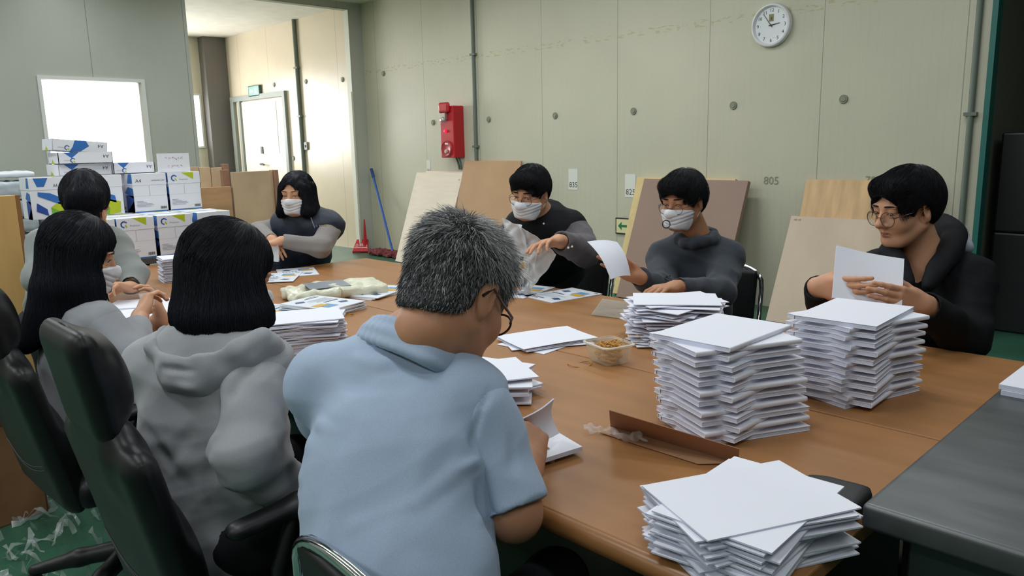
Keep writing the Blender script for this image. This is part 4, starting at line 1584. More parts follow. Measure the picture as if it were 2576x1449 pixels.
def glasses(P, H, m, rw=0.0245, rh=0.0215, th=0.0012, dz=0.0, temple=0.0012):
    t = MB()
    for sx in (-1, 1):
        ring = [H(sx * 0.034 + rw * math.cos(a), 0.108 - 0.12 * abs(sx * 0.034 + rw * math.cos(a)) , dz - 0.001 + rh * math.sin(a)) for a in np.linspace(0, 2 * math.pi, 25)[:-1]]
        t.tube(ring, th * H.sc, 6, closed=True)
    t.tube([H(-0.0105, 0.107, dz + 0.004), H(0, 0.112, dz + 0.007), H(0.0105, 0.107, dz + 0.004)], th * H.sc, 6)
    o = P.adopt(t.build('glasses_frame', m, None, True))
    for sx in (-1, 1):
        P.adopt(MB().tube([H(sx * 0.0585, 0.101, dz + 0.004), H(sx * 0.070, 0.085, dz + 0.009), H(sx * 0.079, 0.03, dz + 0.012), H(sx * 0.083, -0.012, dz + 0.018), H(sx * 0.081, -0.03, dz - 0.004)], temple * H.sc, 6).build('glasses_temple', m, None, True))
        ring = [H(sx * 0.034 + rw * math.cos(a), 0.108 - 0.12 * abs(sx * 0.034 + rw * math.cos(a)), dz - 0.001 + rh * math.sin(a)) for a in np.linspace(0, 2 * math.pi, 25)[:-1]]
        back = [p - H.R[:, 1] * 0.001 for p in ring]
        n = len(ring)
        mb = MB().add(ring + back, [tuple(range(n)), tuple(reversed(range(n, 2 * n)))] + [(i, n + i, n + (i + 1) % n, (i + 1) % n) for i in range(n)])
        P.adopt(mb.build('lens', M_lens, None))


def grow(F, v, q, n, step, nseg, off, flow, w, seed=0, sel=None, lift=0.0, jit=0.25, offs=(0.0, 0.004)):
    """strands that follow the surface of F along a flow field"""
    r = np.random.default_rng(seed)
    c = v[q].mean(1)
    a = np.linalg.norm(np.cross(v[q[:, 2]] - v[q[:, 0]], v[q[:, 3]] - v[q[:, 1]]), axis=1)
    if sel is not None: a = a * sel(c)
    ix = r.choice(len(q), n, p=a / a.sum())
    u = r.uniform(0, 1, (n, 2, 1))
    p = (v[q[ix, 0]] * (1 - u[:, 0]) + v[q[ix, 1]] * u[:, 0]) * (1 - u[:, 1]) + (v[q[ix, 3]] * (1 - u[:, 0]) + v[q[ix, 2]] * u[:, 0]) * u[:, 1]
    o = off + r.uniform(offs[0], offs[1], n)
    jd = r.normal(size=(n, 3)) * jit
    stp = step * r.uniform(0.75, 1.15, (n, 1))
    path = []
    for k in range(nseg):
        g = F.grad(p)
        p = p - g * (F.eval(p, False) - o - lift * k)[:, None]
        path.append(p.copy())
        d = flow(p) + jd
        d = d - g * (d * g).sum(1, keepdims=True)
        p = p + d / (np.linalg.norm(d, axis=1, keepdims=True) + 1e-9) * stp
    return hair_tubes(np.stack(path, 1), w)


def short_hair(H, F, fringe=0.036, full=1.0, side=-0.03, ear=1.0, quiff=1.0):
    H.ell(F, (0, -0.014, 0.046), (0.086 * full, 0.107 * full, 0.090 * full), 0.02)
    H.ell(F, (0, -0.055, 0.0), (0.072, 0.055, 0.075), 0.03)
    for sx in (-1, 1): H.ell(F, (sx * 0.063, -0.012, 0.03), (0.022 * full, 0.06, 0.050), 0.02)
    if quiff: H.ell(F, (0, 0.070, 0.080), (0.064, 0.032, 0.034), 0.03)
    H.ell(F, (0, 0.13, -0.062 + fringe), (0.073, 0.085, 0.060), 0.008, 's')
    H.ell(F, (0, 0.115, -0.10), (0.085, 0.10, 0.085), 0.012, 's')
    for sx in (-1, 1): H.ell(F, (sx * 0.088, 0.004, side + 0.008), (0.032, 0.033 * ear, 0.043 * ear), 0.010, 's')
    F.half(H(0, 0, -0.072), H.R @ np.array([0, 0.35, -1]), 0.012)


def bangs(H, A, F, n, xr, zend, sweep, w, seed, lift=0.009, nseg=9, y0=0.055, z0=0.118):
    """fringe strands: they leave the crown, run forward and fall over the forehead"""
    r = np.random.default_rng(seed)
    U = Blend(F, lift * H.sc, A, (), None, None, 0.012)
    x = r.uniform(xr[0], xr[1], n)
    cl = np.round(x / 0.011) * 0.011
    p = H.c + (np.stack([x * 0.9, np.full(n, y0) + r.normal(size=n) * 0.012, np.full(n, z0)], 1) * H.sc) @ H.R.T
    ze = np.array([zend(v) for v in cl]) + r.normal(size=n) * 0.006
    sw = np.array([sweep(v) for v in cl])
    path = []
    tot = (z0 - 0.012 - ze) * 1.25 + 0.02
    for k in range(nseg):
        for _ in range(2):
            g = U.grad(p)
            p = p - g * (U.eval(p, False) - 0.0015 - 0.0006 * (k == nseg - 1))[:, None]
        path.append(p.copy())
        t = k / nseg
        dl = np.stack([sw * (0.3 + t) + (cl - x) * 25 * t, np.full(n, 0.9 * (1 - t) ** 2), np.full(n, -0.35 - 0.9 * t)], 1)
        d = dl @ H.R.T + r.normal(size=(n, 3)) * 0.05
        d = d - g * (d * g).sum(1, keepdims=True)
        p = p + d / (np.linalg.norm(d, axis=1, keepdims=True) + 1e-9) * (tot / (nseg - 1) * H.sc)[:, None]
    return hair_tubes(np.stack(path, 1), w, 0.25)


def hair_part(P, H, F, h, m, ns, step, nseg, flow, w, seed, wr=0.0025, sel=None, offs=(0.0, 0.004), lift=0.0, jit=0.25, extra=None):
    v, q = polygonise(F, h, slack=0.02)
    v = relax(v, q, 1, 0.5)
    base = v + normals_of(v, q) * (wr * waves(seed, 10, 60, 170, 1.2)(v))[:, None]
    sv, sq = grow(F, v, q, ns, step, nseg, 0.0008, flow, w, seed, sel, lift, jit, offs)
    V = np.concatenate([base, sv])
    Q = np.concatenate([q, sq + len(base)])
    if extra is not None:
        Q = np.concatenate([Q, extra[1] + len(V)])
        V = np.concatenate([V, extra[0]])
    mi = np.zeros(len(Q), int)
    return P.add('hair', V, Q, m if isinstance(m, list) else [m], mi=mi)


def whorl_flow(H, w=(0.0, -0.06, 0.115), fwd=0.35, down=0.15):
    c = H(*w)
    f = H.R[:, 1] * fwd + np.array([0, 0, -down])

    def fn(p):
        d = p - c
        return d / (np.linalg.norm(d, axis=1, keepdims=True) + 1e-6) + f
    return fn


def garment(neck, shL, shR, pel, fw, r=(0.165, 0.155, 0.165), ratio=1.4, sh=0.062, waist=0.42, k=0.05, hem=None):
    """torso of an upper garment as one smooth union"""
    F = SDF()
    neck, shL, shR, pel, fw = [np.array(a, float) for a in (neck, shL, shR, pel, fw)]
    mid = (shL + shR) / 2
    ch = mid + (pel - mid) * 0.28
    wa = mid + (pel - mid) * (0.28 + waist)
    ax = unit(pel - mid)
    fw = unit(fw - ax * (fw @ ax))
    fl = (fw, ratio)
    F.cap(pel, wa, r[0], r[1], k, 'u', fl)
    F.cap(wa, ch, r[1], r[2], k, 'u', fl)
    F.cap(ch, mid + fw * -0.005, r[2], r[2] * 0.72, k, 'u', fl)
    F.cap(shL, shR, sh, sh, k)
    for s in (shL, shR): F.cap(neck, s, sh * 0.8, sh, k)
    return F


def sleeve(F, sh, el, wr, r=(0.072, 0.062, 0.045), k=0.03, open_=True, stop=1.0):
    sh, el, wr = [np.array(a, float) for a in (sh, el, wr)]
    F.cap(sh, el, r[0], r[1], k)
    e = el + (wr - el) * stop
    if stop > 0:
        F.cap(el, e, r[1], r[2], k * 0.7)
        if open_:
            d = unit(wr - el)
            F.cut(e, d, r[2] * 1.9, 0.004)
            F.cap(e - d * 0.02, e + d * 0.05, r[2] * 0.76, r[2] * 0.80, 0.004, 's')
    return F


def arm(el, wr, f=None, n=(0, 0, -1), side='R', r=(0.042, 0.027), **kw):
    F = SDF().cap(el, wr, r[0], r[1], 0.01)
    wr = np.array(wr, float)
    hand_prims(F, wr, f if f is not None else wr - np.array(el), n, side, **kw)
    return F


def lower(P, pel, fw, right, feet=None, r=0.088, thigh=0.42, zs=0.53, h=0.014, m=None):
    """trousers of a seated figure, and shoes on the floor"""
    pel = np.array(pel, float)
    F = SDF()
    fw = unit((fw[0], fw[1], 0))
    right = unit((right[0], right[1], 0))
    F.cap(pel - right * 0.075, pel + right * 0.075, 0.115, 0.115, 0.05)
    S = []
    for sx in (-1, 1):
        hip = pel + right * sx * 0.09
        knee = hip + fw * thigh + right * sx * 0.05
        knee[2] = zs - 0.02
        foot = np.array([knee[0], knee[1], 0.10]) + fw * 0.0
        if feet: foot = np.array(feet[0 if sx < 0 else 1], float)
        F.cap(hip, knee, r, 0.065, 0.04).cap(knee, foot, 0.063, 0.048, 0.03)
        s = SDF().cap((foot[0], foot[1], 0.048) - fw * 0.05, np.array((foot[0], foot[1], 0.040)) + fw * 0.16, 0.047, 0.040, 0.02)
        s.half((0, 0, 0.001), (0, 0, -1), 0.004)
        S.append(s)
    v, q = polygonise(F, h, slack=0.03)
    v = relax(v, q, 1)
    P.add('trousers', v, q, m or M_trouser)
    for s in S:
        v, q = polygonise(s, 0.010)
        P.add('shoe', v, q, M_shoe)


def stand(P, hipL, hipR, footL, footR, fw, m=None):
    F = SDF().cap(hipL, hipR, 0.12, 0.12, 0.05)
    for h_, f_ in ((hipL, footL), (hipR, footR)):
        h_, f_ = np.array(h_, float), np.array(f_, float)
        k = h_ * 0.52 + f_ * 0.48
        F.cap(h_, k, 0.095, 0.066, 0.04).cap(k, f_ + [0, 0, 0.09], 0.066, 0.05, 0.03)
        s = SDF().cap(f_ + [0, 0, 0.045], f_ + unit(fw) * 0.17 + [0, 0, 0.04], 0.047, 0.04, 0.02).half((0, 0, 0.001), (0, 0, -1), 0.004)
        v, q = polygonise(s, 0.010)
        P.add('shoe', v, q, M_shoe)
    v, q = polygonise(F, 0.014, slack=0.03)
    P.add('trousers', relax(v, q, 1), q, m or M_trouser)


def knit(name, col, am=0.12, sc=420, rough=0.9):
    """heathered jersey: fine two-tone fibre speckle and a soft nap"""
    return mat(name, col, rough, spec=0.2, noise=(sc * 1.7, am * 0.8), bump=(420, 0.12, 0.0008), sheen=0.15)

# the book the young man holds (its four corners in space)
_bk = [at_d(2103, 621, 2.42), at_d(2272, 655, 2.36), at_d(2266, 775, 2.31), at_d(2092, 752, 2.37)]
BOOK_HELD = {'n': unit(np.cross(_bk[1] - _bk[0], _bk[3] - _bk[0])), 'c': _bk}

# ================================================================== CHAIRS
M_leather = mat('black_leather', '141416', 0.42, spec=0.36, bump=(220, 0.12, 0.0006))
M_plast = mat('chair_plastic', '131315', 0.45)
M_chrome = mat('chrome', 'd5d8dc', 0.12, 1.0)
M_stitch = mat('stitching', '4a4a4c', 0.7)


def office_chair(x, y, rz, lab, base_rot=0.3):
    t = thing('office_chair', lab, 'chair', (x, y, 0), rz, 'black leather office chairs')

    def part(name, F, h, m=M_leather, parent=t, wv=None):
        v, q = polygonise(F, h, slack=0.03)
        v = relax(v, q, 2, 0.5)
        if wv: v = v + normals_of(v, q) * (wv * waves(7, 8, 15, 45, 1.2)(v))[:, None]
        return np_mesh(name, v, q, m, parent)
    tilt = rotx(0.17)
    F = SDF().box((0, -0.300, 0.955), (0.135, 0.030, 0.130), 0.045, tilt, 0.02).ell((0, -0.262, 0.955), (0.118, 0.045, 0.105), tilt, 0.03)
    hr = part('headrest', F, 0.009)
    S = MB()
    S.tube([(0.128 * math.cos(a), -0.297 - 0.022 * math.sin(a), 0.955 + 0.123 * math.sin(a)) for a in np.linspace(0, 2 * math.pi, 33)[:-1]], 0.004, 6, closed=True)
    S.build('headrest_piping', M_leather, hr, True)
    F = SDF().box((0, -0.222, 0.61), (0.235, 0.036, 0.245), 0.05, rotx(0.22), 0.02).ell((0, -0.185, 0.55), (0.19, 0.06, 0.17), rotx(0.22), 0.04)
    F.box((0, -0.262, 0.815), (0.12, 0.028, 0.07), 0.025, rotx(0.2), 0.06)
    bk = part('backrest', F, 0.011)
    sm = onto(F, np.array([(-0.2 + 0.4 * i / 20, -0.35, 0.53 - 0.05 * math.cos((i - 10) / 10 * 1.4)) for i in range(21)]), 0.0008)
    MB().tube(sm, 0.0014, 5).build('backrest_stitching', M_stitch, bk, True)
    sm = onto(F, np.array([(-0.2 + 0.4 * i / 20, -0.35, 0.515 - 0.05 * math.cos((i - 10) / 10 * 1.4)) for i in range(21)]), 0.0008)
    MB().tube(sm, 0.0014, 5).build('backrest_stitching', M_stitch, bk, True)
    F = SDF().box((0, 0.06, 0.435), (0.25, 0.25, 0.05), 0.045, None, 0.02).ell((0, 0.27, 0.425), (0.22, 0.07, 0.055), None, 0.04)
    part('seat', F, 0.012)
    for sx in (-1, 1):
        F = SDF().chain([(sx * 0.275, -0.12, 0.655), (sx * 0.28, 0.02, 0.665), (sx * 0.275, 0.13, 0.655)], [0.028, 0.033, 0.028], 0.02, 'u', ((0, 0, 1), 1.5))
        part('arm_pad', F, 0.007, M_plast)
        MB().tube([(sx * 0.235, -0.02, 0.39), (sx * 0.285, -0.05, 0.41), (sx * 0.295, -0.05, 0.55), (sx * 0.28, 0.0, 0.645)], 0.017, 10).build('arm_support', M_plast, t, True)
    MB().tube([(0, 0.02, 0.09), (0, 0.02, 0.39)], [0.03, 0.025], 14).build('gas_column', mat('column_black', '1e1e20', 0.3, 0.6), t, True)
    MB().tube([(0.03, 0.05, 0.37), (0.18, 0.02, 0.36), (0.26, -0.06, 0.345), (0.29, -0.08, 0.34)], 0.008, 8).build('tilt_lever', M_chrome, t, True)
    for k in range(5):
        a = base_rot + k * 2 * math.pi / 5
        ca, sa = math.cos(a), math.sin(a)
        F = SDF().chain([(0, 0.02, 0.115), (0.16 * ca, 0.02 + 0.16 * sa, 0.10), (0.30 * ca, 0.02 + 0.30 * sa, 0.075)], [0.034, 0.028, 0.019], 0.02)
        part('base_leg', F, 0.009, M_plast)
        cx, cy = 0.295 * ca, 0.02 + 0.295 * sa
        w = MB().lathe([(0, -0.012), (0.022, -0.012), (0.028, -0.006), (0.028, 0.006), (0.022, 0.012), (0, 0.012)], 20)
        for sgn in (-1, 1):
            M = Matrix.Translation((cx - sa * 0.015 * sgn + ca * 0.012, cy + ca * 0.015 * sgn + sa * 0.012, 0.029)) @ Matrix.Rotation(a, 4, 'Z') @ Matrix.Rotation(math.pi / 2, 4, 'X')
            o = MB().lathe([(0, -0.010), (0.022, -0.010), (0.0285, -0.005), (0.0285, 0.005), (0.022, 0.010), (0, 0.010)], 20)
            o.v = [tuple(M @ Vector(p)) for p in o.v]
            o.build('caster_wheel', M_plast, t, True)
        MB().tube([(cx, cy, 0.03), (cx, cy, 0.075)], 0.008, 8).build('caster_stem', M_plast, t, True)
    return t


office_chair(-1.70, 0.715, 0.0, 'black leather office chair with headrest behind the bob-haired woman, nearest the viewer', 0.5)
office_chair(-2.60, 0.70, 0.05, 'black leather office chair at the left edge, behind the long-haired woman', 0.35)


def frame_chair(x, y, rz, lab):
    t = thing('tube_frame_chair', lab, 'chair', (x, y, 0), rz, 'black chairs with chrome tube frames')
    r = 0.0115
    for sx in (-1, 1):
        MB().tube([(sx * 0.235, 0.24, 0.0), (sx * 0.235, 0.22, 0.43), (sx * 0.235, 0.18, 0.45), (sx * 0.235, -0.14, 0.44), (sx * 0.235, -0.20, 0.47), (sx * 0.225, -0.25, 0.70)], r, 10).build('side_frame', M_chrome, t, True)
        MB().tube([(sx * 0.235, 0.05, 0.44), (sx * 0.235, -0.26, 0.0)], r, 10).build('rear_leg', M_chrome, t, True)
    arc = [(0.225 * math.cos(a) * (1 if abs(math.cos(a)) < 0.95 else 1), -0.25 - 0.012 * math.sin(a), 0.70 + 0.115 * math.sin(a) ** 0.6 if math.sin(a) > 0 else 0.70) for a in np.linspace(0, math.pi, 17)]
    MB().tube(arc, r, 10).build('back_arch', M_chrome, t, True)
    F = SDF().box((0, -0.232, 0.665), (0.205, 0.020, 0.125), 0.018, rotx(0.14), 0.02)
    v, q = polygonise(F, 0.009)
    np_mesh('back_pad', v, q, M_leather, t)
    F = SDF().box((0, 0.02, 0.462), (0.215, 0.215, 0.03), 0.028, None, 0.02)
    v, q = polygonise(F, 0.01)
    np_mesh('seat', v, q, M_leather, t)
    return t


frame_chair(-0.862, 0.79, math.radians(-5), 'black chair with chrome tube back behind the man in the blue shirt')
frame_chair(-2.87, 3.10, math.radians(176), 'black chair with chrome tube frame behind the man in the black vest')
frame_chair(-1.98, 3.13, math.radians(183), 'black chair with chrome tube frame under the man in the grey hoodie')

# ================================================================== SMALL THINGS ON THE TABLES
M_film = mat('clear_film', 'f2f5f6', 0.12, spec=0.6, alpha=0.22, bump=(30, 0.6, 0.003))
M_film2 = mat('milky_film', 'e9ecef', 0.22, spec=0.6, alpha=0.55, bump=(25, 0.5, 0.003))
M_rubber = mat('rubber_band', 'c08a2a', 0.5)
M_kraft = mat('brown_card', 'b08663', 0.65, noise=(12, 0.08))


def sheet(name, TL, TR, BR, BL, th, m, bulge=0.0, n=10, curl=0.0, m2=None):
    """a curved sheet spanned between four corners; bulge along its normal"""
    TL, TR, BR, BL = [np.array(p, float) for p in (TL, TR, BR, BL)]
    N = unit(np.cross(TR - TL, BL - TL))
    vs = []
    for side in (0, 1):
        for j in range(n):
            for i in range(n):
                u, w = i / (n - 1), j / (n - 1)
                p = (TL * (1 - u) + TR * u) * (1 - w) + (BL * (1 - u) + BR * u) * w
                p = p + N * (bulge * math.sin(math.pi * u) + curl * math.sin(math.pi * w)) - N * th * side
                vs.append(p)
    fs, mi = [], []
    k2 = n * n
    for j in range(n - 1):
        for i in range(n - 1):
            k = j * n + i
            fs += [(k, k + n, k + n + 1, k + 1), (k2 + k, k2 + k + 1, k2 + k + n + 1, k2 + k + n)]
            mi += [0, 0]
    ring = list(range(n)) + [j * n + n - 1 for j in range(1, n)] + [(n - 1) * n + i for i in range(n - 2, -1, -1)] + [j * n for j in range(n - 2, 0, -1)]
    for i in range(len(ring)):
        a, b = ring[i], ring[(i + 1) % len(ring)]
        fs.append((a, b, k2 + b, k2 + a))
        mi.append(1 if m2 else 0)
    mb = MB()
    mb.v = [tuple(map(float, p)) for p in vs]
    mb.f, mb.mi = fs, mi
    return mb.build(name, [m, m2] if m2 else m, None, True)


tag(sheet('paper_sheet', at_d(1477, 608, 3.04), at_d(1552, 609, 3.08), at_d(1586, 694, 3.02), at_d(1536, 703, 2.97), 0.0012, M_paper, -0.012, curl=-0.02), 'curved white sheet held up by the man in the grey hoodie', 'paper')
tag(sheet('held_book', *BOOK_HELD['c'], 0.014, M_cover, 0.010, 12, 0.0, M_paper2), 'white book the young man holds up in both hands', 'book')

# open booklet of the man in the blue shirt
ob = thing('open_booklet', 'white booklet being leafed open by the man in the blue shirt', 'booklet', at_z(1400, 1130, TZ))
ob_loc = Vector(at_z(1400, 1130, TZ))


def adopt(o, t):
    o.parent = t
    o.matrix_parent_inverse = Matrix.Translation(-t.location)
    return o


C_ = [at_z(1290, 1108, TZ + 0.011), at_z(1392, 1090, TZ + 0.011), at_z(1465, 1134, TZ + 0.011), at_z(1349, 1171, TZ + 0.011)]
adopt(sheet('page_block', C_[0], C_[1], C_[2], C_[3], 0.010, M_cover, 0.0, 6, 0.0, M_paper2), ob)
adopt(sheet('lifted_pages', at_d(1303, 1056, 1.60), at_d(1391, 1002, 1.66), at_d(1404, 1088, 1.735), at_d(1322, 1118, 1.62), 0.005, M_cover, -0.008, 10, 0.018, M_paper2), ob)

# printed flyers
M_flyer = mat('flyer_paper', 'dfe4ec', 0.45)
FL = [M_ink, mat('flyer_navy', '3c5478', 0.5), mat('flyer_grey', 'a9b2be', 0.5), mat('flyer_yellow', 'd8aa3c', 0.5), mat('flyer_blue', '6f9cc4', 0.5)]


def flyer_print(p, w, h, seed):
    r = random.Random(seed)
    p.rect(w * 0.55, h * 0.62, w * 0.85, h * 0.85, 4).rect(w * 0.62, h * 0.56, w * 0.92, h * 0.70, 3, 0.0003)
    for i in range(5): p.rect(w * (0.12 + 0.08 * i), h * 0.5, w * (0.175 + 0.08 * i), h * 0.55, 1, 0.0002)
    for i in range(6): p.rect(w * 0.1, h * (0.44 - i * 0.035), w * (0.5 + 0.3 * r.random()), h * (0.452 - i * 0.035), 2)
    p.rect(w * 0.1, h * 0.12, w * 0.5, h * 0.145, 0).rect(w * 0.1, h * 0.07, w * 0.38, h * 0.085, 0)
    p.poly([(w * 0.62, h * 0.2), (w * 0.8, h * 0.16), (w * 0.88, h * 0.24), (w * 0.7, h * 0.3)], 1).poly([(w * 0.12, h * 0.7), (w * 0.3, h * 0.66), (w * 0.36, h * 0.76), (w * 0.2, h * 0.8)], 1)
    p.line([(w * 0.85, h * 0.93), (w * 0.9, h * 0.95), (w * 0.94, h * 0.93)], 0.006, 0)


def flyer(x, y, ang, lab, z=TZ, th=0.003, grp='printed flyers on the tables', seed=0):
    t = thing('printed_flyer', lab, 'flyer', (x, y, z + 0.0006), math.radians(ang), grp)
    MB().box((-0.105, -0.148, 0), (0.105, 0.148, th)).build('flyer_stock', M_flyer, t)
    p = Print().frame((-0.105, -0.148, th), (1, 0, 0), (0, 1, 0), 0.0005)
    flyer_print(p, 0.21, 0.297, seed)
    p.build('flyer_print', FL, t)
    return t


flyer(-2.30, 2.55, -8, 'printed flyer lying in front of the man in the black vest', seed=1)
flyer(-2.52, 2.50, 14, 'printed flyer partly under the plastic bag of the man in the black vest', TZ, seed=2)
flyer(-3.90, 2.10, 66, 'printed flyer at the far table end in front of the navy vest', TZ, seed=3)
flyer(-3.80, 1.93, 52, 'printed flyer overlapping the one in front of the navy vest', TZ + 0.0035, seed=4)
for i in range(8):
    flyer(-2.88 + 0.004 * (i % 3), 1.66 - 0.003 * (i % 2), -72 + (i * 37 % 7) - 3, ('topmost printed flyer of the pile before the padded envelope' if i == 7 else 'printed flyer under the topmost one before the padded envelope'), TZ + 0.0044 * i, 0.0036, 'flyers in the pile before the padded envelope', seed=i)
flyer(-3.02, 1.50, -60, 'printed flyer left of the flyer pile, beside the bob-haired woman', TZ, 0.01, seed=8)
for i in range(3):
    flyer(-3.02, 2.03, 12 + 5 * i, ['lowest', 'middle', 'topmost'][i] + ' flyer of the small pile behind the grey-haired head', TZ + 0.0042 * i, 0.0034, 'flyers behind the grey-haired head', seed=20 + i)
flyer(-1.98, 1.56, 40, 'printed flyer beside the shoulder of the blue shirt', TZ, 0.004, seed=31)

# padded plastic sleeve bundle
F = SDF().box((0, 0, 0.026), (0.23, 0.125, 0.026), 0.022, None, 0.02)
v, q = polygonise(F, 0.008)
l = v.copy()
am = np.where(l[:, 0] < -0.10, 0.010, 0.003)
v = v + normals_of(v, q) * (am * waves(15, 12, 25, 90, 1.5)(v))[:, None]
v[:, 2] = np.maximum(v[:, 2], 0.001)
pe = thing('padded_sleeve_pack', 'cream plastic-wrapped pack lying between the flyers', 'pack', (-3.13, 1.87, TZ + 0.002), math.radians(72))
np_mesh('wrapping', v, q, mat('wrap_cream', 'dcdcc4', 0.28, spec=0.6, bump=(40, 0.4, 0.002)), pe)
MB().box((-0.13, -0.09, 0.0535), (0.06, 0.085, 0.0555)).build('grey_insert', mat('insert_grey', '8b929c', 0.3, bump=(40, 0.5, 0.002)), pe, bevel=0.001)
MB().tube([(0.0 + 0.006 * math.sin(i), -0.128 + 0.002 * i, 0.052 * abs(math.sin(i * 0.4)) + 0.004) for i in range(8)], 0.0012, 5).build('rubber_band', M_rubber, pe, True)

# clear sheet near the messy stack
cs = sheet('clear_plastic_sheet', at_z(1515, 752, TZ + 0.003), at_z(1620, 765, TZ + 0.003), at_z(1600, 806, TZ + 0.003), at_z(1487, 792, TZ + 0.003), 0.0015, mat('sheet_clear', 'd8d0c2', 0.2, alpha=0.38, bump=(60, 1.0, 0.01)), 0.0, 8)
tag(cs, 'crumpled clear plastic sheet left of the messy stack', 'sheet')

# tub of rubber bands
tb = thing('plastic_tub', 'square clear plastic tub of rubber bands by the loose sheet pile', 'tub', (-1.468, 1.842, TZ), math.radians(-15))


def rrect(w, d, r, n=6):
    pts = []
    for cx, cy, a0 in ((w - r, d - r, 0), (-w + r, d - r, 90), (-w + r, -d + r, 180), (w - r, -d + r, 270)):
        for k in range(n + 1):
            a = math.radians(a0 + 90 * k / n)
            pts.append((cx + r * math.cos(a), cy + r * math.sin(a)))
    return pts


def loft(levels, cap0=True, cap1=False):
    mb = MB()
    n = len(levels[0])
    for L in levels: mb.v += [tuple(p) for p in L]
    for i in range(len(levels) - 1):
        for k in range(n):
            mb.f.append((i * n + k, i * n + (k + 1) % n, (i + 1) * n + (k + 1) % n, (i + 1) * n + k))
    if cap0: mb.f.append(tuple(range(n)))
    if cap1: mb.f.append(tuple((len(levels) - 1) * n + k for k in range(n)))
    mb.mi = [0] * len(mb.f)
    return mb


lv = lambda w, d, r, z: [(x, y, z) for x, y in rrect(w, d, r)]
loft([lv(0.046, 0.040, 0.016, 0.001), lv(0.052, 0.046, 0.018, 0.008), lv(0.064, 0.056, 0.02, 0.062), lv(0.0625, 0.0545, 0.02, 0.062), lv(0.0505, 0.0445, 0.018, 0.009), lv(0.045, 0.039, 0.016, 0.003)], True, True).build('tub_wall', mat('tub_plastic', 'eadfc8', 0.2, spec=0.6, alpha=0.30), tb, True)
loft([lv(0.0625, 0.0545, 0.02, 0.0585), lv(0.069, 0.061, 0.022, 0.0595), lv(0.069, 0.061, 0.022, 0.0635), lv(0.0625, 0.0545, 0.02, 0.0645)], False).build('tub_rim', mat('tub_rim', 'f0ede4', 0.2, spec=0.6, alpha=0.6), tb, True)
rb = MB()
rr = random.Random(8)


def band(cx, cy, cz, rx, ry, tilt, spin, seed, mb, r=0.0015):
    q = random.Random(seed)
    a1, a2 = q.uniform(0, 6), q.uniform(0, 6)
    M = Matrix.Translation((cx, cy, cz)) @ Matrix.Rotation(spin, 4, 'Z') @ Matrix.Rotation(tilt, 4, 'X')
    pts = [M @ Vector((rx * math.cos(t) * (1 + 0.12 * math.sin(3 * t + a1)), ry * math.sin(t) * (1 + 0.15 * math.sin(2 * t + a2)), 0.004 * math.sin(2 * t + a1))) for t in np.linspace(0, 2 * math.pi, 25)[:-1]]
    mb.tube(pts, r, 6, closed=True)


for i in range(46):
    o = MB()
    low = i < 34
    band(rr.uniform(-0.02, 0.02), rr.uniform(-0.016, 0.016), rr.uniform(0.010, 0.040) if low else rr.uniform(0.044, 0.062), rr.uniform(0.020, 0.033), rr.uniform(0.017, 0.025), rr.uniform(-0.3, 0.3) if low else rr.uniform(-0.9, 0.9), rr.uniform(0, 6), i, o)
    rbm = o.build('rubber_band', M_rubber, None, True)
    rbm.location, rbm.rotation_euler = tb.location, tb.rotation_euler
    tag(rbm, 'ochre rubber band heaped inside the clear plastic tub', 'rubber band', 'rubber bands in the tub')
o = MB()
band(0, 0, 0.0, 0.030, 0.016, 1.25, 0.4, 90, o, 0.001)
o = o.build('rubber_band', M_rubber, None, True)
o.location = tuple(at_z(1588, 852, TZ + 0.072))
tag(o, 'single rubber band looped over the right rim of the tub', 'rubber band')
o = MB()
band(0, 0, 0.0015, 0.036, 0.030, 0, 0.8, 91, o, 0.0014)
o = o.build('rubber_band', M_rubber, None, True)
o.location = tuple(at_z(1457, 918, TZ))
tag(o, 'single rubber band lying on the table left of the tub base', 'rubber band')
o = MB()
band(0, 0, 0.003, 0.045, 0.018, 0, 0.2, 92, o, 0.0016)
o = o.build('rubber_band', M_rubber, None, True)
o.location = tuple(at_z(868, 790, TZ + 0.002))
tag(o, 'twisted rubber band lying behind the tall left stack', 'rubber band')

# folded card strip with cling film
cd = thing('card_strip', 'long brown folded card strip in front of the crossed stack', 'card', tuple(at_z(1680, 1105, TZ)))
f0, f1 = at_z(1507, 1088, TZ + 0.002), at_z(1756, 1168, TZ + 0.002)
k0, k1 = at_z(1536, 1072, TZ + 0.003), at_z(1858, 1166, TZ + 0.003)
u0, u1 = at_d(1533, 1031, 1.72), at_d(1860, 1128, 1.60)
adopt(sheet('flat_flap', k0, k1, f1, f0, 0.0015, M_kraft, 0.0, 6), cd)
adopt(sheet('raised_flap', u0, u1, k1, k0, 0.0015, mat('brown_card_dark', 'a87d62', 0.65, noise=(12, 0.08)), 0.0, 6), cd)
F = SDF()
r7 = np.random.default_rng(4)
pp = [at_z(1470 + 22 * i, 1068 + 5 * i + r7.uniform(-8, 8), TZ + 0.008 + r7.uniform(0, 0.01)) for i in range(8)]
for a, b in zip(pp[:-1], pp[1:]): F.cap(a, b, 0.007, 0.005, 0.01)
v, q = polygonise(F, 0.0035)
v = v + normals_of(v, q) * (0.006 * waves(31, 12, 80, 260, 1.5)(v))[:, None]
v[:, 2] = np.maximum(v[:, 2], TZ + 0.001)
adopt(np_mesh('cling_film', v, q, M_film), cd)

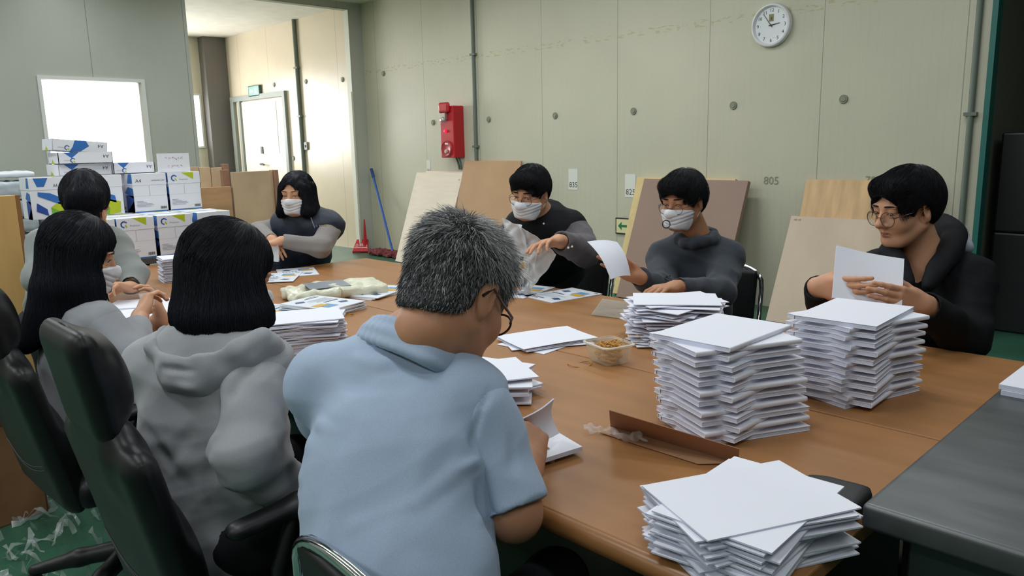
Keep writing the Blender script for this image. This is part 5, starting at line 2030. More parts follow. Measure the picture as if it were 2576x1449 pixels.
# black pouch by the counter
F = SDF().box((0, 0, 0.022), (0.06, 0.055, 0.022), 0.012, None, 0.01)
v, q = polygonise(F, 0.006)
v = v + normals_of(v, q) * (0.003 * waves(17, 8, 20, 70, 1)(v))[:, None]
v[:, 2] = np.maximum(v[:, 2], 0.001)
o = np_mesh('black_pouch', v, q, mat('pouch_black', '1b1c1e', 0.55))
o.location, o.rotation_euler = (-0.545, 1.335, TZ), (0, 0, 0.1)
tag(o, 'black pouch between the near right stack and the steel counter', 'pouch')

# plastic bag with printed sheets held by the man in the black vest
bg = thing('plastic_bag', 'clear plastic bag with printed sheets swung by the man in the black vest', 'bag', tuple(at_d(1320, 700, 3.5)))


def crumple(name, TL, TR, BR, BL, m, amp, seed, parent, n=36, th=0.004):
    o = sheet(name, TL, TR, BR, BL, th, m, 0.02, n, 0.01)
    me = o.data
    co = np.array([v.co[:] for v in me.vertices])
    w = waves(seed, 12, 18, 90, 1.6)(co)
    nn = unit(np.cross(np.array(TR) - TL, np.array(BL) - TL))
    co = co + nn * (amp * w)[:, None]
    me.vertices.foreach_set('co', co.astype(np.float32).ravel())
    me.update()
    return adopt(o, parent)


crumple('bag_film', at_d(1262, 548, 3.50), at_d(1345, 592, 3.44), at_d(1402, 640, 3.46), at_d(1322, 745, 3.50), M_film2, 0.010, 5, bg)
crumple('bag_film', at_d(1262, 560, 3.52), at_d(1312, 566, 3.46), at_d(1336, 735, 3.50), at_d(1268, 715, 3.55), M_film2, 0.012, 6, bg)
b2 = sheet('bag_paper', at_d(1272, 585, 3.53), at_d(1352, 640, 3.48), at_d(1326, 738, 3.54), at_d(1272, 705, 3.57), 0.003, M_paper, 0.03, 10)
adopt(b2, bg)
a, b, c, d_ = at_d(1303, 640, 3.475), at_d(1330, 640, 3.47), at_d(1330, 735, 3.51), at_d(1303, 735, 3.515)
p = Print().frame(a, b - a, a - d_, 0.006)
wv, hv = np.linalg.norm(b - a), np.linalg.norm(a - d_)
p.poly([(0.2 * wv, -0.04 * hv), (0.55 * wv, -0.06 * hv), (0.5 * wv, -0.16 * hv), (0.2 * wv, -0.14 * hv)], 1).poly([(0.25 * wv, -0.22 * hv), (0.6 * wv, -0.2 * hv), (0.55 * wv, -0.36 * hv), (0.3 * wv, -0.4 * hv)], 3)
for i in range(4): p.poly([((0.3 + 0.14 * i) * wv, -0.62 * hv), ((0.38 + 0.14 * i) * wv, -0.62 * hv), ((0.38 + 0.14 * i) * wv, -0.85 * hv), ((0.3 + 0.14 * i) * wv, -0.85 * hv)], 1)
adopt(p.build('bag_print', FL, None), bg)

# small clear packet in the hands of the person in the navy vest
pk = thing('clear_packet', 'small shiny clear packet in the hands of the person in the navy vest', 'packet', tuple(at_d(694, 640, 4.33)))
crumple('packet_film', at_d(684, 618, 4.34), at_d(700, 616, 4.33), at_d(702, 656, 4.31), at_d(688, 658, 4.32), M_film2, 0.004, 9, pk, 14, 0.006)

# booklets and sheets of the long-haired woman
thin_stack(-3.28, 1.12, TZ, 0.036, 0.006, 82, 3, 0.004, 'short stack before the long-haired woman', 'booklets before the long-haired woman', 41, bow=0.0004)
thin_stack(-3.62, 1.18, TZ, 0.010, 0.004, 60, 6, 0.006, 'loose sheets before the short-haired person', 'sheets before the short-haired person', 42, name='sheet_bundle', bow=0.0006, cat='paper')
pk = thing('clear_packet', 'flat clear plastic packet behind the hands of the long-haired woman', 'packet', (-3.45, 1.42, TZ))
F = SDF().box((0, 0, 0.012), (0.11, 0.16, 0.012), 0.011, None, 0.01)
v, q = polygonise(F, 0.007)
v = v + normals_of(v, q) * (0.003 * waves(19, 10, 25, 80, 1.3)(v))[:, None]
v[:, 2] = np.maximum(v[:, 2], 0.001)
np_mesh('packet_film', v, q, mat('packet_film', 'dfe3e8', 0.18, spec=0.6, bump=(30, 0.5, 0.002)), pk)
pk.rotation_euler = (0, 0, 0.5)
hp = thing('held_packet', 'crinkled clear packet in the hands of the long-haired woman', 'packet', tuple(at_d(380, 752, 2.72)))
crumple('packet_film', at_d(350, 738, 2.68), at_d(392, 728, 2.74), at_d(402, 762, 2.76), at_d(362, 772, 2.68), M_film2, 0.006, 12, hp, 16, 0.004)

# ================================================================== FLOOR CLUTTER AT THE LEFT
cb = thing('cardboard_box', 'brown cardboard box on the floor at the left edge', 'box', (-3.36, 0.53, 0), math.radians(8))
M_kbox = mat('cardboard', '8a6242', 0.8, noise=(8, 0.12))
MB().box((-0.26, -0.26, 0.0), (0.0, 0.12, 0.006)).box((-0.26, -0.26, 0), (-0.254, 0.12, 0.40)).box((-0.006, -0.26, 0), (0, 0.12, 0.40)).box((-0.26, -0.26, 0), (0, -0.254, 0.40)).box((-0.26, 0.114, 0), (0, 0.12, 0.40)).build('box_walls', M_kbox, cb)
MB().box((-0.006, -0.26, 0.0), (0.002, 0.12, 0.40), 0, Matrix.Translation((0, 0, 0.40)) @ Matrix.Rotation(math.radians(28), 4, 'Y') @ Matrix.Scale(0.32, 4, (0, 0, 1))).build('box_flap', M_kbox, cb)


def film_heap(name, lo, hi, z, n, seed, lab, m, wmax=0.05, group=None):
    """a tangle of crinkled film strips: nobody could count them"""
    r = np.random.default_rng(seed)
    V, Q = [], []
    for i in range(n):
        c = np.array([r.uniform(lo[0], hi[0]), r.uniform(lo[1], hi[1]), z + abs(r.normal()) * 0.035])
        s = 9
        a = r.uniform(0, 6.28)
        ln, w = r.uniform(0.06, 0.26), r.uniform(0.008, wmax)
        turn = r.normal() * 0.35
        p = c.copy()
        tw = r.uniform(0, 3)
        row = []
        for k in range(s):
            a += turn + r.normal() * 0.25
            p = p + np.array([math.cos(a), math.sin(a), 0]) * ln / s
            zz = max(z + 0.003, c[2] + 0.02 * math.sin(k * 1.3 + tw) + r.normal() * 0.006)
            sd = np.array([-math.sin(a) * math.cos(tw), math.cos(a) * math.cos(tw), math.sin(tw)]) * w * (0.6 + 0.4 * math.sin(k * 2.1 + i))
            tw += r.normal() * 0.3
            q0 = np.array([p[0], p[1], zz])
            a_, b_ = q0 + sd, q0 - sd
            a_[2], b_[2] = max(a_[2], z + 0.002), max(b_[2], z + 0.002)
            row += [a_, b_]
        b0 = len(V)
        V += row
        for k in range(s - 1): Q.append((b0 + 2 * k, b0 + 2 * k + 1, b0 + 2 * k + 3, b0 + 2 * k + 2))
    o = np_mesh(name, np.array(V), np.array(Q), m, None, True)
    tag(o, lab, 'plastic waste', None, 'stuff')
    return o


M_waste = mat('waste_film', 'c9d2cf', 0.16, spec=0.7, alpha=0.34)
film_heap('plastic_waste', (-4.1, 0.05), (-2.35, 1.0), 0.0, 280, 3, 'heap of clear crinkled film strips on the green floor at the left', M_waste, 0.020)
film_heap('film_scraps', (-3.66, 0.28), (-3.36, 0.66), 0.40, 60, 5, 'clear film scraps spilling over the cardboard box', M_waste, 0.03)

ZV = np.array([0, 0, 1.0])

# ------------------------------------------------------------------ man in the light blue polo shirt, back to the viewer
def man_blue():
    P = Person('person in light blue polo shirt with grey hair, seen from behind, leafing a booklet', (-0.98, 0.50, 0), M_skin2)
    H = Head(at_d(1148, 742, 1.49), cam_dir(0.46, -0.46, -0.74), ZV, 1.10)
    neck = at_d(1030, 868, 1.525)
    shL, shR = at_d(822, 968, 1.56), at_d(1172, 1005, 1.44)
    pel = np.array([-0.955, 0.64, 0.545])
    fw = unit(np.cross(ZV, shR - shL))
    elR, wrR = at_d(1292, 1290, 1.375), at_d(1326, 1165, 1.52)
    elL, wrL = np.array([-1.44, 0.86, 0.80]), np.array([-1.22, 1.07, 0.775])
    # body
    F = SDF()
    face_prims(H, F, 1.12, 1.0, 0.5, 1.08)
    H.cap(F, (0, -0.024, -0.03), (0, -0.030, -0.09), 0.055, 0.057, 0.02)
    F.cap(H(0, -0.03, -0.08), neck, 0.057, 0.060, 0.02)
    F.cap(neck, (shL + shR) / 2, 0.068, 0.075, 0.03)
    aR = arm(elR, wrR, unit(at_d(1336, 1080, 1.60) - wrR), unit(np.array([-0.75, 0.35, -0.5])), 'R', (0.047, 0.033), curl=(0.75, 0.8, 0.85, 0.85), thumb=(0.6, 0.35, 0.7), sc=1.02)
    aR.cap(shR, elR, 0.06, 0.05, 0.02)
    aL = arm(elL, wrL, (0.75, 0.6, -0.05), (0.1, 0.2, -1), 'L', (0.045, 0.03), curl=(0.3, 0.35, 0.4, 0.45))
    aL.cap(shL, elL, 0.06, 0.05, 0.02)
    B = SDF().cap(pel, (shL + shR) / 2 + (pel - (shL + shR) / 2) * 0.3, 0.085, 0.06)
    P.body([(F, 0.0034), (aR, 0.0032), (aL, 0.0036), (B, 0.025)])
    eyes(P, H, F, -0.5, mat('grey_brow', '55504c', 0.8))
    # polo shirt
    G = garment(neck - ZV * 0.03, shL, shR, pel, fw, (0.165, 0.180, 0.182), 1.45, 0.064, 0.42, 0.06)
    SL = []
    for sh_, el_, t_ in ((shR, elR, 0.99), (shL, elL, 0.85)):
        d_ = unit(el_ - sh_)
        e_ = sh_ + (el_ - sh_) * t_
        S_ = SDF().cap(sh_ + d_ * 0.01, e_ + d_ * 0.03, 0.074, 0.070, 0.02).ell(sh_ + d_ * 0.07, (0.080, 0.080, 0.10), None, 0.03)
        S_.cut(e_, d_, 0.16, 0.004).cap(e_ - d_ * 0.03, e_ + d_ * 0.06, 0.056, 0.060, 0.004, 's')
        SL.append(S_)
        G.cap(sh_, sh_ + d_ * 0.05, 0.076, 0.07, 0.03)
    w1 = waves(41, 12, 14, 42, 1.5)
    w2 = waves(42, 10, 40, 90, 1.2)
    q_ = lambda x, y, d: at_d(x, y, d)
    strokes = [([q_(1240, 968, 1.37), q_(1212, 1030, 1.34), q_(1188, 1110, 1.33), q_(1192, 1210, 1.33)], 0.012, -0.0085),
               ([q_(1195, 1200, 1.32), q_(1215, 1300, 1.31), q_(1245, 1350, 1.31)], 0.03, -0.0204),
               ([q_(1150, 1180, 1.30), q_(1050, 1270, 1.27), q_(900, 1330, 1.28)], 0.028, 0.0102),
               ([q_(1180, 1240, 1.31), q_(1100, 1340, 1.27), q_(960, 1400, 1.26)], 0.025, 0.0102),
               ([q_(760, 1200, 1.42), q_(860, 1240, 1.36), q_(960, 1330, 1.30)], 0.025, 0.0085),
               ([q_(770, 1110, 1.44), q_(880, 1180, 1.36), q_(1000, 1210, 1.31)], 0.03, 0.0085),
               ([q_(765, 1290, 1.40), q_(850, 1350, 1.34), q_(940, 1430, 1.28)], 0.02, 0.0085),
               ([q_(860, 880, 1.45), q_(960, 920, 1.42), q_(1060, 915, 1.42)], 0.03, 0.0085),
               ([q_(850, 950, 1.43), q_(950, 990, 1.39), q_(1080, 1000, 1.37)], 0.03, -0.0068),
               ([q_(1205, 1160, 1.32), q_(1130, 1190, 1.30), q_(1060, 1250, 1.28)], 0.018, 0.008),
               ([q_(1215, 1290, 1.30), q_(1160, 1370, 1.27), q_(1100, 1440, 1.25)], 0.02, 0.009),
               ([q_(755, 1240, 1.42), q_(820, 1290, 1.37), q_(900, 1380, 1.30)], 0.016, 0.008),
               ([q_(770, 1050, 1.45), q_(850, 1090, 1.38), q_(960, 1110, 1.33)], 0.022, 0.006),
               ([q_(1285, 1000, 1.37), q_(1300, 1080, 1.35), q_(1290, 1180, 1.34)], 0.02, -0.005)]
    M_polo = knit('polo_blue', 'a2b3ca', 0.09, 300)
    P.cloth('polo_shirt', [G] + SL, 0.0062, M_polo, [(0.0020, w1), (0.0040, creases(43, 9, 14, 34))], strokes)
    # folded collar
    C = SDF()
    ctop = [at_d(935, 828, 1.61), at_d(945, 806, 1.53), at_d(990, 808, 1.445), at_d(1050, 834, 1.405), at_d(1102, 868, 1.40), at_d(1150, 912, 1.44), at_d(1190, 945, 1.55)]
    clow = [at_d(905, 862, 1.60), at_d(912, 846, 1.52), at_d(965, 862, 1.425), at_d(1035, 888, 1.38), at_d(1090, 914, 1.375), at_d(1140, 940, 1.425), at_d(1188, 965, 1.55)]
    ctop, clow = spline(ctop, 25), spline(clow, 25)
    for i in range(24):
        m0, m1 = (ctop[i] + clow[i]) / 2, (ctop[i + 1] + clow[i + 1]) / 2
        C.cap(ctop[i], ctop[i + 1], 0.0085, 0.0085, 0.01).cap(clow[i], clow[i + 1], 0.0095, 0.0095, 0.01).cap(m0, m1, 0.0115, 0.0115, 0.012)
    P.cloth('collar', C, 0.0042, M_polo, None, None, 2)
    # hair: short, swept from the crown, salt and pepper
    A = SDF()
    H.ell(A, (0, -0.016, 0.042), (0.081, 0.102, 0.088), 0.02)
    H.ell(A, (0, -0.060, -0.028), (0.062, 0.044, 0.070), 0.03)
    H.ell(A, (0, 0.13, -0.035), (0.085, 0.085, 0.085), 0.012, 's')
    for sx in (-1, 1): H.ell(A, (sx * 0.092, 0.002, -0.016), (0.034, 0.034, 0.046), 0.01, 's')
    H.cap(A, (0, -0.024, -0.03), (0, -0.032, -0.10), 0.060, 0.060, 0.02)
    A.half(H(0, -0.08, -0.066), H.R @ unit([0, 0.45, -1]), 0.010)
    v, q = polygonise(A, 0.005, slack=0.02)
    v = relax(v, q, 1)
    r = np.random.default_rng(77)
    n = 15000
    c = v[q].mean(1)
    ar = np.linalg.norm(np.cross(v[q[:, 2]] - v[q[:, 0]], v[q[:, 3]] - v[q[:, 1]]), axis=1)
    lc = H.loc(c)
    ar = ar * np.where(lc[:, 2] < -0.06, 0.55, 1.0) * (lc[:, 1] < 0.085) * (1 - ((np.abs(lc[:, 0]) > 0.05) & (lc[:, 1] > -0.036) & (lc[:, 1] < 0.04) & (lc[:, 2] > -0.07) & (lc[:, 2] < 0.028)))
    ix = r.choice(len(q), n, p=ar / ar.sum())
    u = r.uniform(0, 1, (n, 2))
    p0 = v[q[ix, 0]] + (v[q[ix, 1]] - v[q[ix, 0]]) * u[:, :1] * 0.9 + (v[q[ix, 3]] - v[q[ix, 0]]) * u[:, 1:] * 0.9
    g = A.grad(p0)
    wh = H(0.012, -0.052, 0.118)
    d0 = p0 - wh
    dist = np.linalg.norm(d0, axis=1, keepdims=True)
    d0 = d0 / (dist + 1e-6)
    sw = np.cross(g, d0) * np.clip(1 - dist / 0.07, 0, 1)
    l0 = H.loc(p0)
    clump = waves(78, 8, 90, 200, 1.5)(p0)[:, None] * 0.30
    t1 = d0 - g * (d0 * g).sum(1, keepdims=True) + sw + np.cross(g, d0) * clump + r.normal(size=(n, 3)) * 0.16
    t1 /= np.linalg.norm(t1, axis=1, keepdims=True)
    up = np.clip((l0[:, 2:3] - 0.0) / 0.10, 0, 1)
    frnt = np.clip((l0[:, 1:2] - 0.02) / 0.06, 0, 1) * up
    lift = 0.28 + 0.42 * up + 0.25 * frnt
    ln = (0.013 + 0.020 * up + 0.010 * frnt) * r.uniform(0.6, 1.2, (n, 1)) * np.where(l0[:, 2:3] < -0.03, 0.55, 1)
    dirn = t1 * (1 - lift * 0.5) + g * lift
    dirn /= np.linalg.norm(dirn, axis=1, keepdims=True)
    path = np.stack([p0 - g * 0.002, p0 + dirn * ln * 0.5, p0 + dirn * ln * 0.95 + t1 * ln * 0.25 - np.array([0, 0, 1]) * ln * 0.08], 1)
    sv, sq = hair_tubes(path, r.uniform(0.00055, 0.00095, n), 0.2)
    per = len(sq) // n
    whp = 0.30 + 0.42 * up[:, 0] + 0.35 * frnt[:, 0] + 0.15 * np.clip(l0[:, 0] / 0.05, -0.6, 1)
    x = r.random(n)
    kind = np.where(x < whp * 0.5, 2, np.where(x < whp * 1.25, 1, 0))
    mi = np.concatenate([np.zeros(len(q), int), np.repeat(kind, per)])
    # longer wisps standing up at the front
    n2 = 170
    fr = np.flatnonzero((l0[:, 1] > 0.015) & (l0[:, 2] > 0.07))
    k2 = r.choice(fr, n2)
    a0, g2 = p0[k2], g[k2]
    d2 = g2 * 0.9 + t1[k2] * 0.5 + r.normal(size=(n2, 3)) * 0.22
    d2 /= np.linalg.norm(d2, axis=1, keepdims=True)
    l2 = r.uniform(0.035, 0.060, (n2, 1))
    pw = np.stack([a0, a0 + d2 * l2 * 0.5, a0 + d2 * l2 + t1[k2] * l2 * 0.25], 1)
    wv, wq = hair_tubes(pw, 0.0006, 0.2)
    mi = np.concatenate([mi, np.full(len(wq), 2)])
    P.add('hair', np.concatenate([v, sv, wv]), np.concatenate([q, sq + len(v), wq + len(v) + len(sv)]), [M_hairg, M_hairg2, M_hairg3], mi=mi)
    glasses(P, H, mat('glasses_brown', '3a2420', 0.3), 0.027, 0.021, 0.0022, -0.004, 0.0026)
    # belt-level and legs
    lower(P, pel, fw, shR - shL, [(-1.33, 0.98, 0.1), (-0.93, 1.0, 0.1)], 0.092, 0.40, 0.54)


# ------------------------------------------------------------------ woman with the black bob
def long_flow(H, z0=0.03, part=(0, 0.02, 0.13)):
    c = H(*part)

    def fn(p):
        z = (p[:, 2] - H.c[2]) / H.sc
        a = np.clip((z - z0 + 0.03) / 0.06, 0, 1)[:, None]
        d = p - c
        d[:, 2] *= 0.6
        d /= np.linalg.norm(d, axis=1, keepdims=True) + 1e-6
        return d * a + np.array([0, 0, -1.0]) * (1 - a * 0.8)
    return fn


def woman_bob():
    at_d = lambda x, y, d: globals()['at_d'](x, y, d * 1.11)
    P = Person('person in a grey hoodie with a black bob and face mask, seen from behind', (-1.68, 0.66, 0), M_skin)
    H = Head(at_d(566, 690, 1.66), cam_dir(0.72, -0.24, -0.64), ZV, 1.03)
    neck = at_d(560, 838, 1.63)
    shL, shR = at_d(392, 925, 1.73), at_d(652, 925, 1.60)
    pel = np.array([-1.69, 0.67, 0.545])
    fw = unit(np.cross(ZV, shR - shL))
    elR, wrR = at_d(622, 1150, 1.46), at_d(752, 1245, 1.57)
    elL, wrL = np.array([-2.10, 0.80, 0.80]), np.array([-1.93, 1.04, 0.775])
    F = SDF()
    face_prims(H, F, 0.95)
    F.cap(H(0, -0.025, -0.05), neck, 0.052, 0.06, 0.03)
    aR = arm(elR, wrR, unit(np.array([0.35, 0.9, 0.0])), (0, 0, -1), 'R', (0.04, 0.026), sc=0.94, curl=(0.4, 0.45, 0.5, 0.5))
    aL = arm(elL, wrL, (0.5, 0.85, 0), (0, 0, -1), 'L', (0.04, 0.026), sc=0.94)
    B = SDF().cap(pel, (shL + shR) / 2 + (pel - (shL + shR) / 2) * 0.3, 0.085, 0.06)
    P.body([(F, 0.0038), (aR, 0.0034), (aL, 0.004), (B, 0.025)])
    mask(P, H, F)
    M_h = knit('hoodie_grey', '9b9da1', 0.12, 380)
    G = garment(neck - ZV * 0.02, shL, shR, pel, fw, (0.172, 0.175, 0.172), 1.35, 0.066, 0.42, 0.07)
    SR = sleeve(SDF(), shR, elR, wrR, (0.078, 0.068, 0.052), 0.03, True, 0.84)
    SLf = sleeve(SDF(), shL, elL, wrL, (0.082, 0.075, 0.055), 0.03, True, 0.85)
    dR = unit(wrR - elR)
    SR.ell(elR + dR * 0.15, (0.062, 0.062, 0.05), None, 0.02)
    w1, w2 = waves(51, 12, 14, 40, 1.6), waves(52, 10, 40, 100, 1.3)
    q_ = at_d
    st = [([q_(690, 850, 1.55), q_(640, 900, 1.52), q_(585, 985, 1.49), q_(560, 1080, 1.46)], 0.025, -0.012),
          ([q_(560, 1010, 1.47), q_(530, 1120, 1.45), q_(515, 1200, 1.45)], 0.03, 0.008),
          ([q_(545, 1165, 1.42), q_(600, 1190, 1.42), q_(680, 1150, 1.46)], 0.03, 0.010),
          ([q_(560, 1205, 1.42), q_(620, 1235, 1.44), q_(700, 1195, 1.50)], 0.022, -0.010),
          ([q_(600, 1130, 1.43), q_(650, 1120, 1.46), q_(700, 1100, 1.5)], 0.025, 0.008),
          ([q_(480, 1090, 1.52), q_(430, 1160, 1.52), q_(370, 1080, 1.56)], 0.03, -0.008),
          ([q_(400, 1000, 1.6), q_(420, 1100, 1.56), q_(480, 1180, 1.5)], 0.04, 0.008),
          ([q_(700, 905, 1.53), q_(705, 960, 1.52), q_(715, 1040, 1.52)], 0.02, 0.004)]
    P.cloth('hoodie', [G, SR, SLf], 0.0065, M_h, [(0.0020, w1), (0.0055, creases(53, 9, 14, 34))], st)
    # hood lying on the shoulders
    D = SDF()
    qp = at_d
    lip = [qp(415, 838, 1.66), qp(385, 880, 1.62), qp(430, 905, 1.58), qp(520, 905, 1.545), qp(600, 880, 1.53), qp(668, 850, 1.545)]
    for a, b in zip(lip[:-1], lip[1:]): D.cap(a, b, 0.017, 0.017, 0.02)
    rt = unit(shR - shL)
    up = unit(neck - pel)
    bk = np.cross(rt, up)
    bk = bk if bk @ fw < 0 else -bk
    Rh = np.stack([rt, bk, np.cross(rt, bk)], 1)
    D.ell(qp(520, 918, 1.60), (0.150, 0.075, 0.072), Rh, 0.03)
    D.ell(qp(490, 960, 1.57), (0.075, 0.045, 0.045), Rh, 0.05)
    D.ell(qp(640, 880, 1.59), (0.075, 0.055, 0.045), Rh, 0.05)
    D.ell(qp(520, 838, 1.60), (0.128, 0.090, 0.075), Rh, 0.012, 's')
    P.cloth('hood', D, 0.0055, M_h, [(0.0028, waves(53, 10, 30, 80, 1.4))], [([qp(410, 925, 1.55), qp(490, 935, 1.5), qp(600, 895, 1.49)], 0.014, -0.010), ([qp(420, 960, 1.55), qp(490, 985, 1.5), qp(580, 960, 1.5)], 0.016, 0.006)])
    # bob
    A = SDF()
    H.ell(A, (0, -0.010, 0.043), (0.086, 0.106, 0.088), 0.02)
    c0 = H.c
    rt, fd = H.R[:, 0], unit((H.R[0, 1], H.R[1, 1], 0))
    rt = unit((rt[0], rt[1], 0))
    for ang in np.linspace(-155, 155, 23):
        a = math.radians(ang)
        d = -fd * math.cos(a) * 0.085 + rt * math.sin(a) * 0.078
        if d @ fd > 0.035: continue
        top = c0 + d * 0.85 + ZV * 0.03
        flare = 1.06 + 0.36 * abs(math.sin(a))
        bot = c0 + d * flare - ZV * 0.085
        tip = c0 + d * (flare + 0.22) - ZV * (0.112 - 0.008 * math.cos(3 * a))
        A.cap(top, bot, 0.024, 0.022, 0.03).cap(bot, tip, 0.022, 0.010, 0.02)
    H.ell(A, (0, 0.13, -0.05), (0.062, 0.095, 0.115), 0.012, 's')
    hair_part(P, H, A, 0.0055, [M_hairb2, M_hairb], 8000, 0.020, 12, long_flow(H), 0.00045, 61, 0.0012, offs=(0.0, 0.003), jit=0.10)
    lower(P, pel, fw, shR - shL, [(-1.95, 1.08, 0.1), (-1.55, 1.12, 0.1)], 0.088, 0.42, 0.54)


# ------------------------------------------------------------------ woman with long straight hair
def woman_long():
    P = Person('person with long straight black hair and face mask in a grey sweatshirt, far left', (-2.56, 0.66, 0), M_skin)
    H = Head(at_d(196, 640, 2.42), cam_dir(0.85, -0.22, -0.48), ZV, 1.03)
    neck = at_d(205, 770, 2.46)
    shL, shR = at_d(160, 800, 2.64), at_d(238, 800, 2.28)
    shR = at_d(246, 822, 2.36)
    pel = np.array([-2.56, 0.66, 0.545])
    fw = unit(np.cross(ZV, shR - shL))
    elR, wrR = at_d(322, 905, 2.34), at_d(352, 795, 2.60)
    elL, wrL = at_d(300, 880, 2.75), at_d(405, 800, 2.78)
    F = SDF()
    face_prims(H, F, 0.95)
    F.cap(H(0, -0.025, -0.05), neck, 0.052, 0.058, 0.03)
    hd = unit(at_d(372, 745, 2.66) - at_d(352, 795, 2.60))
    aR = arm(elR, wrR, hd, unit(cam_dir(0.6, -0.3, -0.7)), 'R', (0.04, 0.027), sc=0.95, curl=(0.7, 0.8, 0.85, 0.9), thumb=(0.7, 0.4, 0.55))
    aL = arm(elL, wrL, unit(at_d(392, 740, 2.80) - at_d(405, 800, 2.78)), unit(cam_dir(-0.8, 0, 0.3)), 'L', (0.04, 0.026), sc=0.95, curl=(0.6, 0.7, 0.7, 0.7), thumb=(0.7, 0.4, 0.5))
    B = SDF().cap(pel, (shL + shR) / 2 + (pel - (shL + shR) / 2) * 0.3, 0.085, 0.06)
    P.body([(F, 0.004), (aR, 0.0036), (aL, 0.0036), (B, 0.025)])
    mask(P, H, F)
    eyes(P, H, F, -0.5)
    M_s = knit('sweat_grey', '94969b', 0.10, 380)
    G = garment(neck - ZV * 0.03, shL, shR, pel, fw, (0.16, 0.165, 0.16), 1.35, 0.062, 0.42, 0.06)
    SR = sleeve(SDF(), shR, elR, wrR, (0.076, 0.072, 0.05), 0.03, True, 0.72)
    sleeve(G, shL, elL, wrL, (0.075, 0.062, 0.045), 0.04, True, 0.72)
    q_ = at_d
    P.cloth('sweatshirt', [G, SR], 0.008, M_s, [(0.002, waves(61, 12, 14, 40, 1.5)), (0.005, creases(62, 9, 14, 36))],
            [([q_(245, 735, 2.26), q_(215, 775, 2.22), q_(185, 830, 2.2), q_(180, 880, 2.2)], 0.02, -0.008), ([q_(250, 850, 2.2), q_(290, 880, 2.22), q_(325, 870, 2.27)], 0.03, 0.008)])
    A = SDF()
    H.ell(A, (0, -0.010, 0.043), (0.084, 0.104, 0.088), 0.02)
    c0 = H.c
    fd = unit((H.R[0, 1], H.R[1, 1], 0))
    rt = unit((H.R[0, 0], H.R[1, 0], 0))
    for ang in np.linspace(-150, 150, 21):
        a = math.radians(ang)
        d = -fd * math.cos(a) * 0.088 + rt * math.sin(a) * 0.074
        if d @ fd > 0.052: continue
        top = c0 + d * 0.85 + ZV * 0.03
        ln = 0.20 if d @ fd > 0.0 else 0.20 + 0.075 * math.cos(a)
        mid_ = c0 + d * 1.02 - ZV * 0.09 - fd * 0.012
        back = -fd * (0.085 * max(0, math.cos(a)) ** 0.7)
        bot = c0 + d * (1.05 if d @ fd < 0 else 1.25) - ZV * ln + back
        A.cap(top, mid_, 0.024, 0.024, 0.03).cap(mid_, bot, 0.024, 0.014, 0.03)
    H.ell(A, (0, 0.138, -0.06), (0.062, 0.088, 0.135), 0.012, 's')
    hair_part(P, H, A, 0.0065, [M_hairb2, M_hairb], 6500, 0.028, 13, long_flow(H), 0.0006, 71, 0.0012, offs=(0.0, 0.003), jit=0.09)
    lower(P, pel, fw, shR - shL, [(-2.78, 1.08, 0.1), (-2.42, 1.1, 0.1)], 0.085, 0.42, 0.54)


